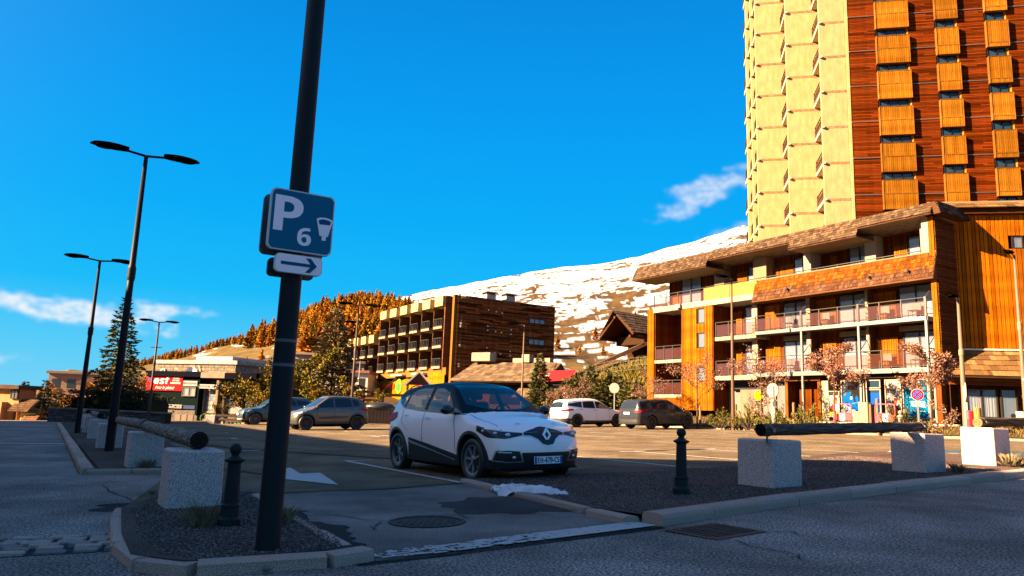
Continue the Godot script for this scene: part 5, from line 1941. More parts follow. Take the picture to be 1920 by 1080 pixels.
# ------------------------------------------------------------------ timber lift station with its long ramp roof
func build_station() -> void:
	var t := thing("lift_station", "weathered timber lift station with gable roof and long sloping ramp", "station", Vector3(11.3, 0, -74.2), -20.0)
	var brown := [Color(.22, .15, .10), Color(.17, .115, .075), Color(.27, .19, .13)]
	t.rotation_degrees.y = 35
	t.position = Vector3(10.87, 0, -74.2)
	for sd in [1.0, -1.0]:
		var r := MB.new()
		r.xf = Transform3D(Basis(Vector3.UP, 0.0 if sd > 0 else PI), Vector3(0 if sd > 0 else 8, 0, 0))
		shingles(r, -.3, 8.3, Vector2(9.5, 2.45), Vector2(11.75, .0), 8, .45, [brown], -.5 if sd > 0 else 0.0, 0.0 if sd > 0 else .5)
		stuff(obj("roof_tiles", r, M("shingle"), t))
	var g := MB.new()
	g.col = Color(.10, .042, .018)
	g.xf = Transform3D(Basis(Vector3(0, 0, 1), Vector3(0, 1, 0), Vector3(-1, 0, 0)), Vector3(8, 0, 0))
	g.prism([Vector2(2.45, 9.4), Vector2(0, 11.66), Vector2(-2.45, 9.4), Vector2(-2.3, 9.22), Vector2(0, 11.3), Vector2(2.3, 9.22)], 0, 8.3)
	obj("roof_deck", g, M("wood_h"), t)
	for q in [-2.2, 0.0, 2.2]:
		var pu := MB.new()
		pu.col = Color(.14, .06, .025)
		var py := 11.25 - absf(q) * .92
		pu.bx(-.6, 8, py - .28, py - .02, q - .12, q + .12, .01)
		obj("purlin", pu, M("wood_h"), t)
	var b := MB.new()
	b.col = Color(.06, .028, .014)
	b.bx(1.6, 8, 8.5, 9.4, -2.0, 2.0)
	for x in [2.2, 5.0, 7.6]: b.bx(x, x + .3, 4, 8.6, 1.5, 1.8)
	b.bx(3.4, 8, 5.0, 8.5, -2.2, .2)
	obj("frame", b, M("wood_v"), t)
	# ramp roof running down to the left
	var m := MB.new()
	m.xf = t.transform.affine_inverse() * Transform3D(Basis(Vector3.UP, deg_to_rad(-20)), Vector3(11.3, 0, -74.2))
	var p0 := Vector3(2.8, 8.75, .9)
	var p1 := Vector3(-4.2, 5.1, 3.4)
	var wv := Vector3(-1.0, .1, -2.6)
	for i in 26:
		m.col = tone(Color(.17, .105, .062), .25)
		var a := p0 + wv * (i / 26.0)
		var d := p1 + wv * (i / 26.0)
		var e := wv / 26.0 * .92
		m.quad(a, a + e, d + e, d)
		m.quad(a + Vector3.DOWN * .12, d + Vector3.DOWN * .12, d + e + Vector3.DOWN * .12, a + e + Vector3.DOWN * .12)
	m.col = Color(.12, .07, .045)
	m.beam(p0 + Vector3.DOWN * .2, p1 + Vector3.DOWN * .2, .15, .3)
	m.beam(p0 + wv + Vector3.DOWN * .2, p1 + wv + Vector3.DOWN * .2, .15, .3)
	obj("ramp", m, M("wood_h"), t)
	# red banner and slope fence on the bank
	var f := thing("red_banner", "red banner with white arrow on the snow slope fence", "banner", Vector3(3.9, 0, -72), -4.0)
	var fm := MB.new()
	fm.col = Color(.55, .02, .025)
	fm.prism([Vector2(-.9, 4.3), Vector2(2.2, 4.6), Vector2(2.6, 5.6), Vector2(.2, 5.4), Vector2(-.9, 5.2)], 0, .06)
	obj("cloth", fm, M("plastic"), f)
	var fa := MB.new()
	fa.col = Color(.7, .68, .66)
	fa.prism([Vector2(-.8, 4.5), Vector2(-.7, 4.45), Vector2(-.1, 5.0), Vector2(-.05, 4.85), Vector2(.1, 5.15), Vector2(-.25, 5.15), Vector2(-.18, 5.08)], .06, .075)
	obj("printed_arrow", fa, M("plastic"), f)
	var n := thing("slope_fence", "thin wire fence with posts along the top of the grassy bank", "fence")
	for i in 12:
		var p := tpos(4.2 + i * .62, 73.0 - i * .4, -.1)
		var pm := MB.new()
		pm.col = Color(.28, .22, .18)
		pm.bx(-.04, .04, 0, 1.5, -.04, .04)
		obj("post", pm, M("wood_v"), n).position = p
		if i < 11:
			var q := tpos(4.2 + (i + 1) * .62, 73.0 - (i + 1) * .4, -.1)
			var w := MB.new()
			w.col = Color(.12, .1, .09)
			for y in [.4, .8, 1.2, 1.45]: w.tube([p + Vector3.UP * y, q + Vector3.UP * y], [.012, .012], 4, false)
			obj("wire", w, M("flat_metal"), n)

# ------------------------------------------------------------------ cars: +x forward, +y up, +z the car's right side
class Body:
	var top := PackedFloat32Array()
	var plan := PackedFloat32Array()
	var sec := PackedFloat32Array()
	var fr := PackedFloat32Array()
	var re := PackedFloat32Array()
	var bot := .2
	var crown := .05
	var axle := 1.3
	var wheel := .33
	var kf := .30
	var kr := .16
	const X0 := -2.6
	const DX := .04

	static func lut(t: Array, x0: float, dx: float, n: int) -> PackedFloat32Array:
		var o := PackedFloat32Array()
		for i in n:
			var x := x0 + dx * i
			var v: float = t[-1][1]
			if x <= t[0][0]: v = t[0][1]
			else:
				for k in t.size() - 1:
					if x <= t[k + 1][0]:
						v = lerpf(t[k][1], t[k + 1][1], (x - t[k][0]) / (t[k + 1][0] - t[k][0]))
						break
			o.append(v)
		# soften the corners of the table
		for pass_ in 2:
			var q := o.duplicate()
			for i in range(1, n - 1): o[i] = q[i] * .5 + (q[i - 1] + q[i + 1]) * .25
		return o

	func at(l: PackedFloat32Array, u: float) -> float:
		u = clampf(u, 0.0, l.size() - 1.001)
		var i := int(u)
		return l[i] + (l[i + 1] - l[i]) * (u - i)

	func f(q: Vector3) -> float:
		var z := absf(q.z)
		var w := at(plan, (q.x - X0) / DX)
		var a := z - w * at(sec, q.y / .05)
		# flared arches and a waisted door
		var d1 := (q.x - axle) / .42
		var d2 := (q.x + axle) / .42
		var hh := (q.y - .55) / .25
		a -= .022 * exp(-hh * hh) * (exp(-d1 * d1 * 1.6) + exp(-d2 * d2 * 1.6))
		var b := (q.y - at(top, (q.x - X0) / DX) + crown * (q.z / .7) * (q.z / .7)) * .82
		var s := (z / .85) * (z / .85)
		var c := q.x - at(fr, q.y / .05) + kf * s * (.55 + .45 * s)
		var d := -q.x + at(re, q.y / .05) + kr * s * s
		var e := bot - q.y
		return sm(sm(sm(sm(a, b, .055), c, .07), d, .06), e, .05)

	func sm(a: float, b: float, k: float) -> float:
		var h := maxf(k - absf(a - b), 0.0) / k
		return maxf(a, b) + h * h * k * .25

	func hit(o: Vector3, d: Vector3, far := 3.2) -> Vector3:
		var a := 0.0
		var b := far
		var fa := f(o)
		var fb := f(o + d * b)
		for i in 14:
			var t := a - fa * (b - a) / (fb - fa) if i % 3 < 2 else (a + b) * .5
			var ft := f(o + d * t)
			if absf(ft) < .0008: return o + d * t
			if ft < 0: a = t; fa = ft
			else: b = t; fb = ft
		return o + d * (a + b) * .5

	func nrm(q: Vector3) -> Vector3:
		var e := .006
		return Vector3(f(q + Vector3(e, 0, 0)) - f(q - Vector3(e, 0, 0)), f(q + Vector3(0, e, 0)) - f(q - Vector3(0, e, 0)), f(q + Vector3(0, 0, e)) - f(q - Vector3(0, 0, e))).normalized()

	func spot(axis: String, u: float, v: float) -> Vector3:
		match axis:
			"z": return hit(Vector3(u, v, 0), Vector3(0, 0, 1))
			"y": return hit(Vector3(u, .5, v), Vector3.UP)
			"f": return hit(Vector3(axle - .25, v, 0), Vector3(cos(deg_to_rad(u)), 0, sin(deg_to_rad(u))))
			_: return hit(Vector3(-axle + .25, v, 0), Vector3(-cos(deg_to_rad(u)), 0, sin(deg_to_rad(u))))

	# skin between two polylines drawn in the chosen projection
	func patch(m: MB, axis: String, lo: Array, hi: Array, nv := 6, off := .005, sides := [1.0, -1.0], per := 4) -> void:
		var a := dense(lo, per)
		var b := dense(hi, per)
		for side in sides:
			var ps := []
			var ns := []
			for j in nv + 1:
				var r := []
				var rn := []
				for i in a.size():
					var q: Vector2 = a[i].lerp(b[i], float(j) / nv)
					var p := spot(axis, q.x, q.y)
					var n := nrm(p)
					p += n * off
					r.append(Vector3(p.x, p.y, p.z * side)); rn.append(Vector3(n.x, n.y, n.z * side))
				ps.append(r); ns.append(rn)
			for j in nv:
				for i in a.size() - 1:
					for t in [[[j, i], [j, i + 1], [j + 1, i + 1]], [[j, i], [j + 1, i + 1], [j + 1, i]]]:
						var p0: Vector3 = ps[t[0][0]][t[0][1]]
						var p1: Vector3 = ps[t[1][0]][t[1][1]]
						var p2: Vector3 = ps[t[2][0]][t[2][1]]
						var n0: Vector3 = ns[t[0][0]][t[0][1]]
						var n1: Vector3 = ns[t[1][0]][t[1][1]]
						var n2: Vector3 = ns[t[2][0]][t[2][1]]
						if (p1 - p0).cross(p2 - p0).dot(n0) > 0: m.tri3(p0, p1, p2, n0, n1, n2)
						else: m.tri3(p0, p2, p1, n0, n2, n1)

	func dense(l: Array, per: int) -> Array:
		var o := []
		for i in l.size() - 1:
			for k in per: o.append(l[i].lerp(l[i + 1], float(k) / per))
		o.append(l[-1])
		return o

	# the shell: rays from a spine meet the body surface; paint(p) gives the tone, cut(p) opens holes
	func shell(m: MB, m2: MB, a: float, nx: int, ncap: int, nt: int, paint: Callable, cut: Callable) -> void:
		var cols := []
		for i in range(-ncap, nx + ncap + 1):
			var ax := 0.0
			var o := 0.0
			if i < 0:
				o = -a; ax = -sin(PI / 2 * (-i) / ncap)
			elif i > nx:
				o = a; ax = sin(PI / 2 * (i - nx) / ncap)
			else:
				o = -a + 2 * a * i / nx
			var pr := sqrt(1.0 - ax * ax)
			var col := []
			for k in nt + 1:
				var t := PI * k / nt
				var p := hit(Vector3(o, .62, 0), Vector3(ax, pr * cos(t), pr * sin(t)))
				col.append([p, nrm(p)])
			cols.append(col)
		for i in cols.size() - 1:
			for k in nt:
				var q := [cols[i][k], cols[i + 1][k], cols[i + 1][k + 1], cols[i][k + 1]]
				var mid: Vector3 = (q[0][0] + q[1][0] + q[2][0] + q[3][0]) / 4
				if cut.call(mid): continue
				var tint: Color = paint.call(mid)
				var to := m2 if tint.r < .02 and mid.y > .85 else m
				to.col = tint
				for side in [1.0, -1.0]:
					var p := []
					var n := []
					for e in q:
						p.append(Vector3(e[0].x, e[0].y, e[0].z * side)); n.append(Vector3(e[1].x, e[1].y, e[1].z * side))
					if side > 0:
						to.tri3(p[0], p[2], p[1], n[0], n[2], n[1]); to.tri3(p[0], p[3], p[2], n[0], n[3], n[2])
					else:
						to.tri3(p[0], p[1], p[2], n[0], n[1], n[2]); to.tri3(p[0], p[2], p[3], n[0], n[2], n[3])

var last_body: Body

func vv(a: Array) -> Array:
	var o := []
	for i in range(0, a.size(), 2): o.append(Vector2(a[i], a[i + 1]))
	return o

func make_body(s: Dictionary) -> Body:
	var b := Body.new()
	b.top = Body.lut(s.top, Body.X0, Body.DX, 130)
	b.plan = Body.lut(s.plan, Body.X0, Body.DX, 130)
	b.sec = Body.lut(s.sec, 0, .05, 40)
	b.fr = Body.lut(s.front, 0, .05, 40)
	b.re = Body.lut(s.rear, 0, .05, 40)
	b.axle = s.axle
	b.wheel = s.wheel
	b.bot = s.get("bot", .22)
	b.crown = s.get("crown", .05)
	b.kf = s.get("kf", .30)
	b.kr = s.get("kr", .16)
	return b

func make_wheel(parent: Node, at: Vector3, r: float, side: float, rim_col: Color, spokes: int, twist := 0.0) -> void:
	var w := Node3D.new()
	w.name = "wheel"
	parent.add_child(w, true)
	w.transform = Transform3D(Basis(Vector3.RIGHT, PI / 2 * side), at)
	var t := MB.new()
	t.col = Color(.012, .012, .013)
	var h := .10
	t.lathe([Vector2(r * .64, -h), Vector2(r * .9, -h), Vector2(r * .98, -h * .75), Vector2(r, -h * .4), Vector2(r, h * .4), Vector2(r * .985, h * .72), Vector2(r * .93, h * .98), Vector2(r * .8, h * 1.06), Vector2(r * .69, h * .95), Vector2(r * .66, h * .7)], 40, false)
	obj("tyre", t, M("plastic"), w)
	var m := MB.new()
	m.col = rim_col
	m.lathe([Vector2(r * .68, h * .72), Vector2(r * .665, h * .86), Vector2(r * .62, h * .80), Vector2(r * .60, .0), Vector2(r * .60, -h * .5)], 36)
	for k in spokes:
		var old := m.xf
		m.xf = Transform3D(Basis(Vector3.UP, TAU * (k + twist) / spokes), Vector3.ZERO)
		var wd := r * .62 * PI / spokes * .42
		for d in [-1.0, 1.0] if spokes < 7 else [0.0]:
			m.quad(Vector3(r * .12, h * .62, d * wd * .4 - wd * .55), Vector3(r * .12, h * .62, d * wd * .4 + wd * .55), Vector3(r * .64, h * .80, d * wd + wd * .42), Vector3(r * .64, h * .80, d * wd - wd * .42))
			m.quad(Vector3(r * .12, h * .62, d * wd * .4 + wd * .55), Vector3(r * .12, h * .3, d * wd * .4 + wd * .55), Vector3(r * .64, h * .5, d * wd + wd * .42), Vector3(r * .64, h * .80, d * wd + wd * .42))
			m.quad(Vector3(r * .12, h * .3, d * wd * .4 - wd * .55), Vector3(r * .12, h * .62, d * wd * .4 - wd * .55), Vector3(r * .64, h * .80, d * wd - wd * .42), Vector3(r * .64, h * .5, d * wd - wd * .42))
		m.xf = old
	m.lathe([Vector2(r * .17, h * .3), Vector2(r * .17, h * .66), Vector2(r * .13, h * .74), Vector2(0, h * .74)], 20)
	obj("rim", m, M("flat_metal"), w)
	var d := MB.new()
	d.col = Color(.03, .03, .032)
	d.lathe([Vector2(r * .6, -h * .1), Vector2(0, -h * .1)], 24)
	obj("brake_disc", d, M("flat_metal"), w)

func car(called: String, label: String, s: Dictionary, at: Vector3, heading: float, pitch := 0.0) -> Node3D:
	var b := make_body(s)
	var t := thing(called, label, "car", at, 90 - heading)
	if pitch < 90.0:  # sit level with the sloping ground
		var fd := az_dir(heading)
		var sd := az_dir(heading + 90)
		t.rotation_degrees.z = rad_to_deg(atan(.031 * fd.x - .009 * fd.z))
		t.rotation_degrees.x = -rad_to_deg(atan(.031 * sd.x - .009 * sd.z))
	var ra: float = s.wheel + s.get("gap", .055)
	var ry: float = s.wheel
	var fine: int = s.get("fine", 1)
	var body_col: Color = s.col
	var roof_col: Color = s.get("roof", body_col)
	var belt: Array = s.belt
	var m := MB.new()
	var rooms: Array = s.get("open", [])
	var m2 := MB.new()
	b.shell(m, m2, s.axle + .12, 74 * fine, 22 * fine, 54 * fine,
		func(p): return roof_col if p.y > along(belt, p.x) + .015 else (Color(.012, .012, .013) if p.y < b.bot + .09 else body_col),
		func(p):
			if absf(p.z) > .5:
				for ax in [s.axle, -s.axle]:
					if Vector2(p.x - ax, p.y - ry).length() < ra: return true
			for q in rooms:
				if q.call(p): return true
			return false)
	var paint: StandardMaterial3D = s.paint
	obj("body", m, paint, t)
	if m2.v.size(): obj("roof", m2, M("car_roof"), t)
	# arches
	var arch_col: Color = s.get("arch", Color(.02, .02, .022))
	for ax in [s.axle, -s.axle]:
		var lo := []
		var hi := []
		for k in 21:
			var a := PI * (-.06 + 1.12 * k / 20)
			var y0 := ry + sin(a) * (ra - .006)
			lo.append(Vector2(ax + cos(a) * (ra - .006), maxf(y0, b.bot + .02)))
			hi.append(Vector2(ax + cos(a) * (ra + s.get("lip", .045)), maxf(ry + sin(a) * (ra + s.get("lip", .045)), b.bot + .03)))
		for side in [1.0, -1.0]:
			var ar := MB.new()
			ar.col = arch_col
			b.patch(ar, "z", lo, hi, 2, .008, [side], 1)
			for k in 20:
				var p := b.spot("z", lo[k].x, lo[k].y)
				var q := b.spot("z", lo[k + 1].x, lo[k + 1].y)
				p.z = (p.z + .008) * side; q.z = (q.z + .008) * side
				var pi := Vector3(p.x, p.y, .45 * side)
				var qi := Vector3(q.x, q.y, .45 * side)
				if side > 0: ar.quad(p, q, qi, pi)
				else: ar.quad(p, pi, qi, q)
			obj("wheel_arch", ar, M("plastic"), t)
	var ub := MB.new()
	ub.col = Color(.006, .006, .007)
	ub.bx(-s.axle - .5, s.axle + .5, .18, .5, -.46, .46)
	ub.bx(-s.axle + ra + .02, s.axle - ra - .02, .16, .4, -.72, .72)
	obj("underbody", ub, M("matte"), t)
	for ax in [s.axle, -s.axle]:
		for side in [1.0, -1.0]:
			make_wheel(t, Vector3(ax, ry, side * (s.track - .03)), s.wheel, side, s.rim, s.spokes, .3 * ax)
	var glass: Material = s.get("glass", M("dark_glass"))
	for q in s.windows:
		for side in ([1.0, -1.0] if q[1] == "z" else [1.0]):
			var w := MB.new()
			w.col = Color(.012, .016, .022)
			b.patch(w, q[1], q[2], q[3], 6, .006, [side])
			obj(q[0], w, glass, t)
	for q in s.trims:  # [name, material, colour, axis, lower, upper, offset, mirror]
		for side in ([1.0, -1.0] if q[7] else [1.0]):
			var w := MB.new()
			w.col = q[2]
			b.patch(w, q[3], q[4], q[5], 7, q[6], [side])
			obj(q[0], w, M(q[1]), t)
	for side in [1.0, -1.0]:
		var mi := MB.new()
		mi.col = s.get("mirror", Color(.012, .012, .014))
		var c := b.spot("z", s.mirror_x, s.mirror_y)
		c.z *= side
		mi.ball(c + Vector3(-.02, .06, .15 * side), Vector3(.085, .075, .115), 14)
		mi.beam(c + Vector3(0, .0, -.02 * side), c + Vector3(-.01, .03, .12 * side), .08, .045, Vector3.UP, .01)
		obj("mirror", mi, M("car_black"), t)
	last_body = b
	return t

func car_paint(key: String, metal := 0.0, rough := .28) -> StandardMaterial3D:
	var m := mat(key, rough, "", Vector3.ONE, "", metal)
	m.clearcoat_enabled = true
	m.clearcoat = .55
	m.metallic_specular = .3
	m.clearcoat_roughness = .04
	return m

# a plain SUV shape in metres; overridden per car
func suv(l_front: float, l_rear: float, axle: float, h: float, half: float, hood: float, ws: float, col: Color) -> Dictionary:
	var k := h / 1.6
	return {
		"axle": axle, "wheel": .35, "track": half - .10, "rim": Color(.3, .3, .32), "spokes": 5, "col": col, "paint": car_paint("car_paint"),
		"top": [[-l_rear, .9 * k], [-l_rear + .08, 1.0 * k], [-l_rear + .42, 1.46 * k], [-l_rear + .62, 1.53 * k], [-.8, 1.585 * k], [-.2, h], [.15, 1.575 * k], [ws - .72, 1.47 * k], [ws, hood + .03], [ws + .18, hood], [l_front - .5, hood - .05], [l_front - .15, hood - .12], [l_front, hood - .25]],
		"plan": [[-l_rear, half * .84], [-l_rear + .2, half * .93], [-axle, half * .99], [0, half], [axle, half * .985], [l_front - .4, half * .93], [l_front, half * .74]],
		"sec": [[0, .90], [.2, .95], [.45, .985], [.7, 1.0], [.85, .995], [1.0, .965], [1.12, .90], [1.45, .735], [1.6, .63], [2.0, .4]],
		"front": [[0, l_front - .12], [.3, l_front - .03], [.55, l_front], [.75, l_front - .05], [.95, l_front - .22], [1.2, l_front - .6], [2.0, l_front - 1.2]],
		"rear": [[0, -l_rear + .12], [.35, -l_rear + .01], [.6, -l_rear], [.85, -l_rear + .06], [1.05, -l_rear + .10], [1.45, -l_rear + .34], [2.0, -l_rear + .7]],
		"belt": [[-l_rear, 9], [-l_rear + .05, 9], [2, 9]], "mirror_x": ws - .22, "mirror_y": 1.0 * k, "bot": .26,
		"windows": [
			["side_window", "z", vv([ws - .16, 1.03 * k, .35, 1.035 * k, -.05, 1.045 * k]), vv([ws - .42, 1.20 * k, .25, 1.42 * k, -.05, 1.45 * k])],
			["side_window", "z", vv([-.13, 1.045 * k, -.6, 1.055 * k, -.98, 1.075 * k]), vv([-.13, 1.45 * k, -.6, 1.45 * k, -.92, 1.42 * k])],
			["rear_quarter", "z", vv([-1.06, 1.08 * k, -1.3, 1.11 * k, -l_rear + .42, 1.18 * k]), vv([-1.0, 1.42 * k, -1.3, 1.37 * k, -l_rear + .56, 1.30 * k])],
			["windscreen", "y", vv([ws - .22, -half * .76, ws - .05, -.3, ws - .03, 0, ws - .05, .3, ws - .22, half * .76]), vv([ws - .80, -half * .60, ws - .72, -.3, ws - .70, 0, ws - .72, .3, ws - .80, half * .60])],
			["rear_window", "r", vv([-30, 1.08 * k, -15, 1.07 * k, 0, 1.07 * k, 15, 1.07 * k, 30, 1.08 * k]), vv([-28, 1.36 * k, -15, 1.39 * k, 0, 1.40 * k, 15, 1.39 * k, 28, 1.36 * k])],
		],
		"trims": [
			["sill_cladding", "plastic", Color(.018, .018, .02), "z", vv([-axle + .42, .27, 0, .26, axle - .42, .27]), vv([-axle + .42, .40, 0, .39, axle - .42, .40]), .010, true],
			["rear_bumper", "plastic", Color(.018, .018, .02), "r", vv([-62, .28, -30, .27, 0, .27, 30, .27, 62, .28]), vv([-62, .50, -30, .52, 0, .52, 30, .52, 62, .50]), .010, false],
			["front_bumper", "plastic", Color(.018, .018, .02), "f", vv([-60, .28, -30, .27, 0, .27, 30, .27, 60, .28]), vv([-60, .42, -30, .45, 0, .46, 30, .45, 60, .42]), .010, false],
			["tail_light", "sign_paint", Color(.35, .012, .01), "r", vv([26, .88 * k, 40, .87 * k, 62, .93 * k]), vv([26, .96 * k, 40, .98 * k, 60, 1.02 * k]), .012, true],
			["headlight", "dark_glass", Color(.25, .27, .3), "f", vv([28, .70 * k, 42, .70 * k, 62, .77 * k]), vv([28, .76 * k, 42, .80 * k, 60, .85 * k]), .012, true],
			["grille", "plastic", Color(.012, .012, .014), "f", vv([-26, .62, -12, .60, 0, .60, 12, .60, 26, .62]), vv([-26, .74, -12, .76, 0, .76, 12, .76, 26, .74]), .008, false],
			["roof_rail", "flat_metal", Color(.12, .12, .12), "z", vv([-l_rear + .75, 1.475 * k, -.4, 1.50 * k, .1, 1.49 * k]), vv([-l_rear + .75, 1.495 * k, -.4, 1.52 * k, .1, 1.51 * k]), .02, true],
			["door_gap", "matte", Color(.004, .004, .005), "z", vv([-.09, .4, -.09, .7, -.10, 1.03]), vv([-.10, .4, -.10, .7, -.11, 1.03]), .003, true],
			["door_gap", "matte", Color(.004, .004, .005), "z", vv([ws - .28, .4, ws - .25, .7, ws - .3, 1.0]), vv([ws - .29, .4, ws - .26, .7, ws - .31, 1.0]), .003, true],
			["door_handle", "flat_metal", Color(.2, .2, .2), "z", vv([-.28, .93 * k, -.1, .93 * k]), vv([-.28, .955 * k, -.1, .955 * k]), .022, true],
			["door_handle", "flat_metal", Color(.2, .2, .2), "z", vv([-1.22, .96 * k, -1.04, .96 * k]), vv([-1.22, .985 * k, -1.04, .985 * k]), .022, true],
		],
	}

func plate(t: Node3D, x: float, y: float, face: float, text: String, tilt := 0.0) -> void:
	var p := MB.new()
	p.col = Color(.72, .68, .70)
	p.bx(-.26, .26, -.055, .055, 0, .012, .004)
	p.col = Color(.03, .08, .30)
	p.bx(-.255, -.215, -.05, .05, .012, .014)
	p.bx(.215, .255, -.05, .05, .012, .014)
	var o := obj("number_plate", p, M("sign_paint"), t)
	o.transform = Transform3D(Basis(Vector3.UP, PI / 2 * face) * Basis(Vector3.RIGHT, tilt), Vector3(x, y, 0))
	var k := StandardMaterial3D.new()
	k.albedo_color = Color(.05, .05, .06)
	letters(text, .078, k, o, Vector3(0, 0, .013), "lettering", true, .003, "Droid Sans", .80)

func build_cars() -> void:
	mat("car_black", .18)
	mat("car_roof", .4).metallic_specular = .25
	car_paint("car_black")
	car_paint("car_paint")
	car_paint("car_metal", .45, .32)
	build_captur()
	# teal crossover partly behind the sign pole
	var k := suv(2.18, 2.24, 1.36, 1.66, .91, 1.02, 1.12, Color(.045, .085, .10))
	k.paint = M("car_metal"); k.rim = Color(.09, .09, .095); k.spokes = 9
	k.trims.append(["bumper_plate", "flat_metal", Color(.35, .36, .37), "f", vv([-40, .30, 0, .29, 40, .30]), vv([-36, .36, 0, .38, 36, .36]), .02, false])
	var kt := car("parked_car", "dark teal crossover half hidden behind the sign pole", k, gv(-13.85, -45.2), 238.5, 1.2)
	plate(kt, 2.20, .62, 1, "")
	# grey small SUV
	var i := suv(1.80, 1.90, 1.22, 1.60, .835, .98, 1.02, Color(.105, .092, .085))
	i.paint = M("car_metal"); i.rim = Color(.025, .025, .027); i.spokes = 5; i.wheel = .34
	i.windows[2] = ["rear_quarter", "z", vv([-1.04, 1.08, -1.2, 1.10, -1.36, 1.16]), vv([-.99, 1.42, -1.15, 1.40, -1.28, 1.36])]
	i.trims.append(["door_strip", "plastic", Color(.02, .02, .022), "z", vv([-.75, .56, 0, .54, .62, .52]), vv([-.80, .64, 0, .63, .66, .60]), .016, true])
	car("parked_car", "small grey SUV with black door strips facing left beside the sign pole", i, gv(-8.57, -35.93), 237.2, 1.2)
	# white crossover seen from behind
	var j := suv(2.25, 2.48, 1.44, 1.66, .965, 1.06, 1.12, Color(.74, .70, .70))
	j.rim = Color(.02, .02, .022); j.spokes = 10; j.wheel = .38; j.kr = .3
	j.arch = Color(.70, .66, .66)
	var jt := car("parked_car", "white crossover seen from behind next to the black SUV", j, gv(4.85, -44.8), 60.0, -1.4)
	plate(jt, -2.46, .86, -1, "")
	# black SUV
	var c := suv(2.12, 2.28, 1.32, 1.64, .94, 1.04, 1.08, Color(.021, .022, .026))
	c.paint = M("car_black"); c.rim = Color(.03, .03, .032); c.spokes = 5; c.wheel = .36; c.kr = .14
	c.top[2] = [-2.28 + .22, 1.46 * 1.025]; c.top[3] = [-2.28 + .42, 1.55]
	c.rear = [[0, -2.16], [.35, -2.27], [.6, -2.28], [.9, -2.24], [1.05, -2.20], [1.45, -2.06], [2.0, -1.7]]
	var ct := car("parked_car", "black SUV seen from behind, rightmost of the parked row", c, gv(8.35, -41.4), 58.0, -1.4)
	plate(ct, -2.28, .84, -1, "")
	# two white cars on the lower road, only their roofs in view
	var a := suv(2.1, 2.2, 1.32, 1.5, .88, .95, 1.1, Color(.62, .62, .66))
	car("parked_car", "white car on the lower road at the left edge, roof showing", a, Vector3(-37.3, -2.35, -52.8), 250, 99)
	car("parked_car", "white car on the lower road, second from the left edge", a.duplicate(), Vector3(-35.4, -2.45, -53.4), 80, 99)

